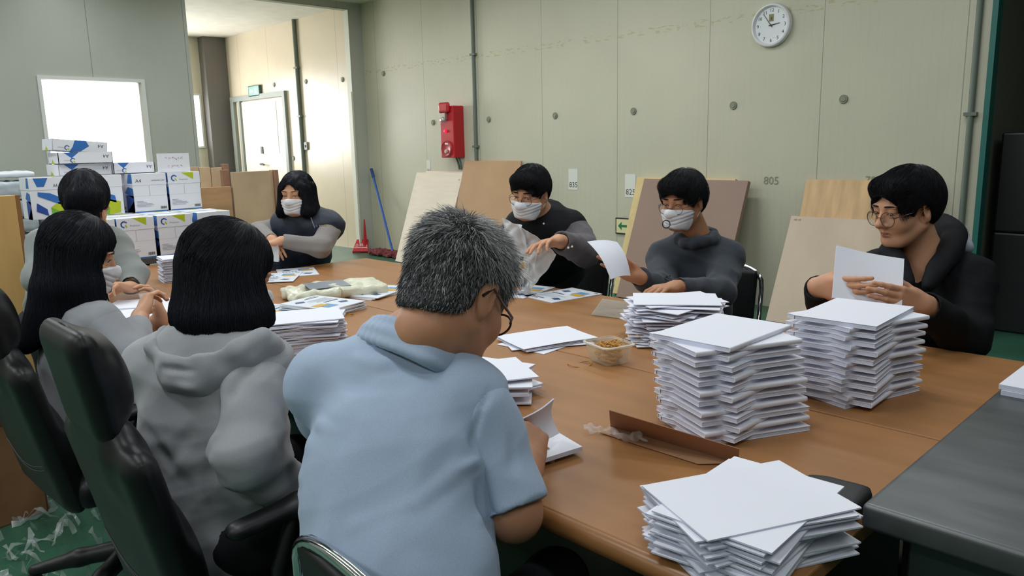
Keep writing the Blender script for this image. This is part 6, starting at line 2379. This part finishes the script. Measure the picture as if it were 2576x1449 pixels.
# ------------------------------------------------------------------ short-haired person in a grey hoodie
def person_short():
    P = Person('person with short black hair in a grey hoodie, head bent, behind the long-haired person', (-4.52, 1.0, 0), M_skin)
    H = Head(at_d(216, 512, 3.62), cam_dir(0.40, -0.62, 0.68), ZV, 1.12)
    neck = at_d(205, 575, 3.78)
    shL, shR = at_d(285, 618, 3.74), at_d(115, 618, 3.72)
    pel = np.array([-4.50, 1.02, 0.53])
    fw = unit(np.cross(ZV, shR - shL))
    elL, wrL = at_d(338, 690, 3.66), at_d(328, 722, 3.56)
    elR, wrR = at_d(92, 700, 3.60), at_d(200, 760, 3.45)
    F = SDF()
    face_prims(H, F)
    F.cap(H(0, -0.03, -0.04), neck, 0.055, 0.06, 0.03)
    aL = arm(elL, wrL, unit(at_d(296, 718, 3.5) - wrL), unit((0.2, -0.1, -1)), 'L', (0.042, 0.028), curl=(0.7, 0.75, 0.8, 0.8), thumb=(0.6, 0.5, 0.6))
    aR = arm(elR, wrR, unit((0.9, 0.3, -0.05)), (0, 0, -1), 'R', (0.042, 0.028))
    B = SDF().cap(pel, (shL + shR) / 2 + (pel - (shL + shR) / 2) * 0.3, 0.085, 0.06)
    P.body([(F, 0.0045), (aL, 0.0038), (aR, 0.0042), (B, 0.025)])
    eyes(P, H, F, -0.6)
    G = garment(neck - ZV * 0.02, shL, shR, pel, fw, (0.17, 0.17, 0.165), 1.4, 0.068, 0.42, 0.06)
    sleeve(G, shL, elL, wrL, (0.076, 0.062, 0.046), 0.04, True, 0.9)
    sleeve(G, shR, elR, wrR, (0.076, 0.062, 0.046), 0.04, True, 0.9)
    m = knit('hoodie_light_grey', '8d918f', 0.08, 380)
    P.cloth('hoodie', G, 0.0085, m, [(0.002, waves(71, 12, 14, 42, 1.6)), (0.006, creases(72, 9, 14, 38))])
    for sx in (-0.03, 0.03):
        a = neck + fw * 0.10 + unit(shR - shL) * sx * -1
        P.adopt(MB().tube([a, a + fw * 0.03 - ZV * 0.08, a + fw * 0.03 - ZV * 0.2], 0.0035, 6).build('drawstring', mat('cord_black', '26262a', 0.8), None, True))
    P.adopt(MB().tube([wrL + unit(elL - wrL) * 0.012 + 0.029 * (math.cos(t) * unit(np.cross(elL - wrL, ZV)) + math.sin(t) * unit(np.cross(np.cross(elL - wrL, ZV), elL - wrL))) for t in np.linspace(0, 6.283, 19)[:-1]], 0.007, 6, closed=True).build('wristband', mat('cord_black', '26262a', 0.8), None, True))
    A = SDF()
    short_hair(H, A, 0.012, 1.03)
    H.ell(A, (0, 0.082, 0.045), (0.070, 0.030, 0.045), 0.02)
    hair_part(P, H, A, 0.006, [M_hairb2, M_hairb], 3500, 0.011, 7, whorl_flow(H, (0, -0.045, 0.12), 0.25, 0.2), 0.0007, 81, 0.002, offs=(0.0, 0.005), extra=bangs(H, A, F, 500, (-0.066, 0.066), lambda x: -0.012 + 0.01 * math.sin(60 * x), lambda x: 0.1 * math.sin(30 * x), 0.0013, 82, 0.012))
    lower(P, pel, fw, shR - shL, None, 0.085, 0.38, 0.53)


# ------------------------------------------------------------------ woman in the navy vest
def woman_vest():
    P = Person('person in navy padded vest with wavy bob and face mask at the far table end', (-4.52, 2.42, 0), M_skin)
    H = Head(at_d(748, 488, 4.58), cam_dir(-0.22, -0.28, 0.92), ZV, 1.04)
    neck = at_d(765, 545, 4.66)
    shL, shR = at_d(832, 572, 4.62), at_d(712, 572, 4.78)
    pel = np.array([-4.55, 2.42, 0.54])
    fw = unit(np.cross(ZV, shR - shL))
    elL, wrL = at_d(806, 622, 4.46), at_d(708, 606, 4.38)
    elR, wrR = at_d(652, 582, 4.72), at_d(684, 604, 4.45)
    F = SDF()
    face_prims(H, F, 0.95, 1.0, 2.2, 1.05)
    F.cap(H(0, -0.025, -0.05), neck, 0.052, 0.06, 0.03)
    aL = arm(elL, wrL, unit(at_d(680, 612, 4.36) - wrL), unit(cam_dir(0, -0.9, -0.2)), 'L', (0.042, 0.028), sc=0.95, curl=(0.6, 0.7, 0.7, 0.7))
    aR = arm(elR, wrR, unit(at_d(694, 625, 4.38) - wrR), unit(cam_dir(0.3, -0.8, -0.2)), 'R', (0.042, 0.028), sc=0.95, curl=(0.6, 0.7, 0.7, 0.7))
    B = SDF().cap(pel, (shL + shR) / 2 + (pel - (shL + shR) / 2) * 0.3, 0.085, 0.06)
    P.body([(F, 0.0042), (aL, 0.004), (aR, 0.004), (B, 0.025)])
    mask(P, H, F)
    eyes(P, H, F, -0.6, mat('soft_brow', '4a3b36', 0.8), 0.0022, 0.0015)
    S = SDF()
    for sh, el, wr in ((shL, elL, wrL), (shR, elR, wrR)): sleeve(S, sh, el, wr, (0.070, 0.058, 0.039), 0.04, True, 0.97)
    S.cap(neck - ZV * 0.01, neck + ZV * 0.02, 0.062, 0.06, 0.02)
    P.cloth('grey_sleeves', S, 0.007, knit('knit_grey_warm', '8c8784', 0.07, 380), [(0.0045, creases(91, 9, 18, 50))])
    G = garment(neck - ZV * 0.01, shL + (neck - shL) * 0.12, shR + (neck - shR) * 0.12, pel, fw, (0.192, 0.190, 0.186), 1.25, 0.082, 0.42, 0.07)
    C = unit(shR - shL)
    G.cap(neck - C * 0.05, neck + C * 0.05, 0.066, 0.066, 0.03)
    m = mat('vest_navy', '232a3a', 0.6, noise=(30, 0.15))
    P.cloth('vest', G, 0.0075, m, [(0.002, waves(92, 12, 20, 50, 1.5)), (0.0055, creases(93, 9, 16, 40))])

    def piping(pts, rr=0.0028):
        pp = onto(G, np.array(pts), 0.004)
        return P.adopt(MB().tube(pp, rr, 6).build('vest_piping', mat('piping_grey', '8f949c', 0.6), None, True))
    piping([at_d(758, 522, 4.42), at_d(746, 555, 4.36), at_d(739, 585, 4.33)])
    piping([at_d(735, 622, 4.33), at_d(752, 645, 4.3), at_d(757, 668, 4.3)])
    piping([at_d(800, 632, 4.36), at_d(815, 660, 4.36)])
    piping([at_d(805, 635, 4.36), at_d(832, 658, 4.38)])
    o = onto(G, np.array([at_d(752, 577, 4.36), at_d(782, 575, 4.38), at_d(752, 566, 4.36)]), 0.008)
    p = Print().frame(o[0], o[1] - o[0], o[2] - o[0], 0.001)
    p.poly([(0, 0), (0.018, 0), (0.018, 0.018), (0, 0.018)], 1).poly([(0.002, 0.006), (0.014, 0.002), (0.012, 0.01)], 0, 0.001).poly([(0.003, 0.012), (0.014, 0.012), (0.012, 0.018)], 2, 0.001)
    for i in range(4): p.rect(0.026 + i * 0.013, 0.003, 0.035 + i * 0.013, 0.013, 3 if i < 3 else 4)
    P.adopt(p.build('vest_badge', [mat('badge_blue', '2f6fd0'), mat('badge_navy', '22305a'), mat('badge_red', 'c2364a'), mat('badge_thread', '8f8a70'), mat('badge_gold', 'b98a35')], None))
    A = SDF()
    H.ell(A, (0, -0.012, 0.043), (0.084, 0.106, 0.087), 0.02)
    c0 = H.c
    fd, rt = unit((H.R[0, 1], H.R[1, 1], 0)), unit((H.R[0, 0], H.R[1, 0], 0))
    for ang in np.linspace(-122, 122, 17):
        a = math.radians(ang)
        d = -fd * math.cos(a) * 0.09 + rt * math.sin(a) * 0.080
        top = c0 + d * 0.85 + ZV * 0.03
        bot = c0 + d * 1.12 - ZV * (0.095 + 0.012 * math.sin(5 * a))
        tip = c0 + d * 1.42 - ZV * (0.108 + 0.022 * math.sin(4 * a + 1))
        A.cap(top, bot, 0.028, 0.024, 0.03).cap(bot, tip, 0.024, 0.01, 0.02)
    H.ell(A, (0.006, 0.135, -0.020), (0.066, 0.104, 0.106), 0.010, 's')
    hair_part(P, H, A, 0.0065, [M_hairb2, M_hairb], 3200, 0.020, 11, long_flow(H, 0.03, (-0.025, 0.05, 0.13)), 0.0008, 95, 0.003, offs=(0.0, 0.005), jit=0.22)
    lower(P, pel, fw, shR - shL, None, 0.09, 0.36, 0.54)


# ------------------------------------------------------------------ man in the black vest
def man_vest():
    P = Person('person in black vest with glasses and face mask, reaching with a plastic bag', (-2.86, 3.02, 0), M_skin)
    H = Head(at_d(1334, 486, 3.86), cam_dir(-0.50, -0.40, 0.80), unit(ZV + 0.10 * RT), 1.04)
    neck = at_d(1378, 556, 4.0)
    shL, shR = at_d(1445, 585, 3.98), at_d(1300, 580, 4.08)
    pel = np.array([-2.84, 3.06, 0.76])
    fw = unit(np.cross(ZV, shR - shL))
    elL, wrL = at_d(1472, 632, 3.76), at_d(1404, 606, 3.52)
    elR, wrR = at_d(1262, 668, 3.98), at_d(1276, 722, 3.72)
    F = SDF()
    face_prims(H, F, 1.05, 1.05, 1.5, 1.04)
    F.cap(H(0, -0.025, -0.05), neck, 0.058, 0.066, 0.03)
    aL = arm(elL, wrL, unit(at_d(1345, 612, 3.40) - wrL), unit(cam_dir(-0.15, -0.85, 0.35)), 'L', (0.046, 0.032), sc=1.06, curl=(0.28, 0.32, 0.4, 0.5), thumb=(0.6, 0.55, 0.5), spread=0.10)
    aR = arm(elR, wrR, unit(at_d(1312, 738, 3.60) - wrR), unit(cam_dir(0.2, -0.9, 0.0)), 'R', (0.045, 0.03), sc=1.04, curl=(0.5, 0.6, 0.6, 0.6))
    B = SDF().cap(pel, (shL + shR) / 2 + (pel - (shL + shR) / 2) * 0.3, 0.085, 0.06)
    P.body([(F, 0.004), (aL, 0.0036), (aR, 0.0038), (B, 0.025)])
    mask(P, H, F)
    eyes(P, H, F, -0.35, M_hairb, 0.0032, 0.0035)
    glasses(P, H, mat('glasses_gold', '6a5140', 0.3, 0.8), 0.025, 0.021, 0.0012, -0.006)
    S = SDF()
    sleeve(S, shL, elL, wrL, (0.085, 0.075, 0.052), 0.035, True, 0.93)
    sleeve(S, shR, elR, wrR, (0.082, 0.068, 0.05), 0.035, True, 0.9)
    S.cap(neck, neck + unit(H.c - neck) * 0.02, 0.072, 0.068, 0.02)
    m = knit('shirt_charcoal', '5f5a5e', 0.08, 300)
    P.cloth('shirt_sleeves', S, 0.0065, m, [(0.0065, creases(101, 9, 18, 50))])
    for i, (x, y) in enumerate(((1427, 622), (1456, 627))):
        pt = onto(S, np.array([at_d(x, y, 3.5)]), 0.002)[0]
        P.adopt(MB().tube([pt - cam_dir(0, 0, 1) * 0.003, pt + cam_dir(0, 0, 1) * 0.003], 0.0055, 10).build('cuff_button', M_white, None, True))
    G = garment(neck - ZV * 0.01, shL + (neck - shL) * 0.18, shR + (neck - shR) * 0.15, pel, fw, (0.175, 0.18, 0.185), 1.4, 0.082, 0.42, 0.07)
    C = unit(shR - shL)
    up = unit(H.c - neck)
    ring = [neck + up * 0.042 + 0.080 * (C * math.cos(a) + np.cross(C, up) * math.sin(a)) for a in np.linspace(0, 6.283, 15)]
    for a, b in zip(ring[:-1], ring[1:]): G.cap(a, b, 0.024, 0.024, 0.025)
    P.cloth('vest', G, 0.0075, mat('vest_black', '121318', 0.75, spec=0.25, noise=(30, 0.2)), [(0.0055, creases(103, 9, 16, 40))])
    pt = onto(G, np.array([at_d(1355, 560, 3.75)]), 0.004)[0]
    P.adopt(MB().tube([pt - cam_dir(0, 0, 1) * 0.002, pt + cam_dir(0, 0, 1) * 0.002], 0.005, 10).build('shirt_button', M_white, None, True))
    A = SDF()
    short_hair(H, A, 0.060, 1.02)
    B_ = bangs(H, A, F, 1100, (-0.062, 0.060), lambda x: 0.046 + 0.012 * math.sin(40 * x + 1) - 0.10 * max(0, -x), lambda x: -0.35, 0.0007, 106)
    hair_part(P, H, A, 0.006, [M_hairb, M_hairb2], 3500, 0.011, 7, whorl_flow(H, (0, -0.05, 0.12), 0.45, 0.12), 0.0007, 105, 0.002, extra=B_)
    stand(P, pel - C * 0.08, pel + C * 0.08, (-2.98, 3.03, 0), (-2.72, 3.10, 0), fw)


# ------------------------------------------------------------------ man in the dark grey hoodie
def man_hoodie():
    P = Person('person in dark grey zip hoodie with glasses and mask, holding up a sheet', (-1.98, 3.05, 0), M_skin2)
    H = Head(at_d(1718, 506, 3.34), cam_dir(-0.66, -0.30, 0.64), ZV, 1.0)
    neck = at_d(1755, 602, 3.42)
    shL, shR = at_d(1825, 652, 3.42), at_d(1672, 652, 3.52)
    pel = np.array([-1.95, 3.05, 0.545])
    fw = unit(np.cross(ZV, shR - shL))
    elL, wrL = at_d(1812, 735, 3.20), at_d(1700, 722, 3.04)
    elR, wrR = at_d(1660, 728, 3.30), at_d(1602, 694, 3.13)
    F = SDF()
    face_prims(H, F, 1.0, 1.0, 2.2, 0.98)
    F.cap(H(0, -0.025, -0.05), neck, 0.055, 0.062, 0.03)
    aL = arm(elL, wrL, unit(at_d(1655, 728, 2.98) - wrL), unit(cam_dir(0, -1, -0.2)), 'L', (0.042, 0.028), curl=(0.4, 0.45, 0.5, 0.5))
    aR = arm(elR, wrR, unit(at_d(1540, 658, 3.15) - wrR), unit(cam_dir(-0.45, 0.1, 0.85)), 'R', (0.042, 0.028), curl=(0.15, 0.18, 0.2, 0.25), thumb=(0.75, 0.25, 0.75), spread=0.03)
    B = SDF().cap(pel, (shL + shR) / 2 + (pel - (shL + shR) / 2) * 0.3, 0.085, 0.06)
    P.body([(F, 0.0036), (aL, 0.0034), (aR, 0.0034), (B, 0.025)])
    mask(P, H, F)
    eyes(P, H, F, -0.6, M_hairb, 0.0028, 0.002)
    glasses(P, H, mat('glasses_gold', '6a5140', 0.3, 0.8), 0.0235, 0.02, 0.0011, -0.012)
    G = garment(neck - ZV * 0.02, shL, shR, pel, fw, (0.165, 0.17, 0.17), 1.4, 0.068, 0.42, 0.06)
    sleeve(G, shL, elL, wrL, (0.076, 0.060, 0.042), 0.035, True, 0.95)
    sleeve(G, shR, elR, wrR, (0.076, 0.060, 0.042), 0.035, True, 0.93)
    m = knit('hoodie_charcoal', '3c4149', 0.10, 300)
    q_ = at_d
    P.cloth('hoodie', G, 0.007, m, [(0.002, waves(111, 12, 18, 48, 1.6)), (0.0065, creases(112, 9, 15, 40))],
            [([q_(1715, 615, 3.25), q_(1705, 660, 3.22), q_(1690, 700, 3.2)], 0.012, -0.006), ([q_(1640, 650, 3.38), q_(1665, 690, 3.28), q_(1720, 705, 3.22)], 0.03, 0.008), ([q_(1780, 640, 3.28), q_(1790, 690, 3.22), q_(1760, 720, 3.18)], 0.03, 0.007)])
    C = unit(shR - shL)
    D = SDF()
    bk = np.cross(C, ZV)
    bk = bk if bk @ fw < 0 else -bk
    ring = [neck + ZV * (0.012 + 0.016 * math.sin(a)) + fw * 0.012 + 0.078 * (C * math.cos(a) + bk * math.sin(a)) for a in np.linspace(0, 6.283, 17)]
    for a, b in zip(ring[:-1], ring[1:]): D.cap(a, b, 0.019, 0.019, 0.025)
    D.cap(neck + bk * 0.09 - ZV * 0.01, neck + bk * 0.10 - ZV * 0.06, 0.05, 0.05, 0.03)
    P.cloth('hood', D, 0.006, m, [(0.004, waves(113, 10, 30, 80, 1.4))])
    a = onto(G, np.array([at_d(1712, 600, 3.2), at_d(1704, 640, 3.2), at_d(1692, 690, 3.15)]), 0.002)
    P.adopt(MB().tube(a, 0.004, 6).build('zip', mat('zip_dark', '22242a', 0.5), None, True))
    lp = at_d(1676, 564, 3.20) + RT * 0.02
    P.adopt(MB().tube([lp + 0.016 * (RT * math.cos(t) + UP * math.sin(t)) - RT * 0.02 for t in np.linspace(0, 6.283, 17)[:-1]], 0.0022, 6, closed=True).build('cord_loop', mat('cord_black', '26262a', 0.8), None, True))
    A = SDF()
    short_hair(H, A, 0.066, 1.0)
    B_ = bangs(H, A, F, 1100, (-0.060, 0.060), lambda x: 0.052 + 0.010 * math.sin(70 * x), lambda x: -0.2 + 0.1 * math.sin(50 * x), 0.0007, 116)
    hair_part(P, H, A, 0.0055, [mat('dark_grey_hair', '1c1d20', 0.65, spec=0.2), M_hairb], 3800, 0.011, 7, whorl_flow(H, (0, -0.03, 0.125), 0.4, 0.08), 0.0006, 115, 0.002, offs=(0.0, 0.007), lift=0.0006, extra=B_)
    lower(P, pel, fw, shR - shL, None, 0.085, 0.40, 0.54)


# ------------------------------------------------------------------ young man holding a book
def man_young():
    P = Person('person in black hooded jacket with round glasses, holding up a white book', (-1.0, 3.05, 0), M_skin)
    H = Head(at_d(2278, 524, 2.68), cam_dir(-0.92, -0.26, 0.22), unit(ZV + 0.03 * RT), 1.06)
    neck = at_d(2325, 655, 2.74)
    shL, shR = at_d(2432, 706, 2.66), at_d(2205, 695, 2.86)
    pel = np.array([-0.93, 2.98, 0.55])
    fw = unit(np.cross(ZV, shR - shL))
    elL, wrL = at_d(2425, 850, 2.52), at_d(2322, 766, 2.35)
    elR, wrR = at_d(2090, 815, 2.66), at_d(2062, 722, 2.475)
    F = SDF()
    face_prims(H, F, 0.96, 1.0, 1.8, 0.97)
    F.cap(H(0, -0.028, -0.05), neck, 0.056, 0.066, 0.03)
    F.cap(neck, neck + fw * 0.05 - ZV * 0.12, 0.062, 0.06, 0.05)
    bk = BOOK_HELD
    nrm = bk['n']
    aL = arm(elL, wrL, unit(at_d(2200, 738, 2.285) - wrL), unit(cam_dir(-0.25, 0.15, -0.95)), 'L', (0.044, 0.030), curl=(0.22, 0.22, 0.24, 0.28), thumb=(0.55, 0.5, 0.75), sc=1.05, spread=0.0)
    aR = arm(elR, wrR, unit(at_d(2160, 728, 2.335) - wrR), unit(cam_dir(0.35, 0.15, -0.9)), 'R', (0.044, 0.030), curl=(0.25, 0.25, 0.28, 0.3), thumb=(0.55, 0.5, 0.75), sc=1.05, spread=0.0)
    B = SDF().cap(pel, (shL + shR) / 2 + (pel - (shL + shR) / 2) * 0.3, 0.085, 0.06)

    def lips(c):
        l = H.loc(c)
        return (np.abs(l[:, 0]) < 0.0235 - 0.7 * np.abs(l[:, 2] + 0.0662)) & (np.abs(l[:, 2] + 0.0662) < 0.0085) & (l[:, 1] > 0.075)
    P.body([(F, 0.003), (aL, 0.003), (aR, 0.003), (B, 0.025)], lips)
    eyes(P, H, F, -0.5, M_hairb, 0.0030, 0.002)
    glasses(P, H, mat('glasses_wire', '5b4a3c', 0.3, 0.8), 0.0262, 0.0245, 0.0011, -0.010)
    G = garment(neck - ZV * 0.05, shL, shR, pel, fw, (0.185, 0.19, 0.185), 1.35, 0.074, 0.42, 0.06)
    sleeve(G, shL, elL, wrL, (0.090, 0.075, 0.050), 0.04, True, 0.97)
    sleeve(G, shR, elR, wrR, (0.086, 0.072, 0.050), 0.04, True, 1.0)
    # open neckline
    G.cap(neck + ZV * 0.08 + fw * 0.03, neck + fw * 0.15 - ZV * 0.10, 0.058, 0.022, 0.015, 's')
    m = mat('jacket_black', '0e0f14', 0.8, spec=0.25, noise=(50, 0.25), bump=(120, 0.15, 0.001))
    P.cloth('jacket', G, 0.0075, m, [(0.003, waves(121, 12, 16, 45, 1.6)), (0.0055, creases(122, 9, 15, 38))])
    C = unit(shR - shL)
    bkd = -fw
    D = SDF()
    lap = [at_d(2335, 720, 2.50), at_d(2362, 672, 2.56), at_d(2392, 628, 2.64), at_d(2398, 588, 2.75), at_d(2360, 560, 2.86)]
    lp = spline(lap, 18)
    for i in range(17): D.cap(lp[i], lp[i + 1], 0.018 + 0.020 * min(1, i / 9), 0.018 + 0.020 * min(1, (i + 1) / 9), 0.02)
    lap2 = [at_d(2285, 715, 2.54), at_d(2262, 672, 2.62), at_d(2240, 635, 2.72), at_d(2262, 600, 2.84)]
    lp = spline(lap2, 14)
    for i in range(13): D.cap(lp[i], lp[i + 1], 0.018 + 0.016 * min(1, i / 9), 0.018 + 0.016 * min(1, (i + 1) / 9), 0.02)
    D.cap(neck + bkd * 0.10 - ZV * 0.02, neck + bkd * 0.13 - ZV * 0.09, 0.07, 0.05, 0.04)
    P.cloth('hood', D, 0.006, m, [(0.0025, waves(123, 10, 20, 50, 1.2))])
    for nm, pts in (('hood_lining', [(2358, 556, 2.90), (2388, 562, 2.87), (2414, 584, 2.84), (2432, 622, 2.80)]),):
        L = SDF()
        lr = [at_d(*q) for q in pts]
        for a, b in zip(lr[:-1], lr[1:]): L.cap(a, b, 0.024, 0.024, 0.02)
        v, q = polygonise(L, 0.006)
        d0 = np.linalg.norm(v[q].mean(1) - lr[0], axis=1)
        P.add(nm, v, q, [mat('lining_grey', 'a9afb8', 0.8), mat('lining_blue', '3a78c8', 0.7)], mi=((d0 > 0.012) & (d0 < 0.05)).astype(int))
    A = SDF()
    short_hair(H, A, 0.074, 1.03, -0.026, 1.0, 0)
    for sx in (-1, 1): H.ell(A, (sx * 0.040, 0.058, 0.080), (0.034, 0.030, 0.032), 0.02)
    B_ = bangs(H, A, F, 2600, (-0.072, 0.072), lambda x: 0.074 - 0.95 * abs(x - 0.004), lambda x: 0.75 * (1 if x > 0.004 else -1) * min(1, abs(x) * 60), 0.0006, 126)
    H.ell(A, (0, -0.045, 0.03), (0.088, 0.078, 0.085), 0.02)
    hair_part(P, H, A, 0.005, [M_hairb, M_hairb2], 6000, 0.012, 8, whorl_flow(H, (0, -0.05, 0.125), 0.45, 0.12), 0.0005, 125, 0.002, offs=(0.0, 0.005), extra=B_)
    lower(P, pel, fw, shR - shL, None, 0.09, 0.38, 0.55)


man_blue()
woman_bob()
woman_long()
person_short()
woman_vest()
man_vest()
man_hoodie()
man_young()
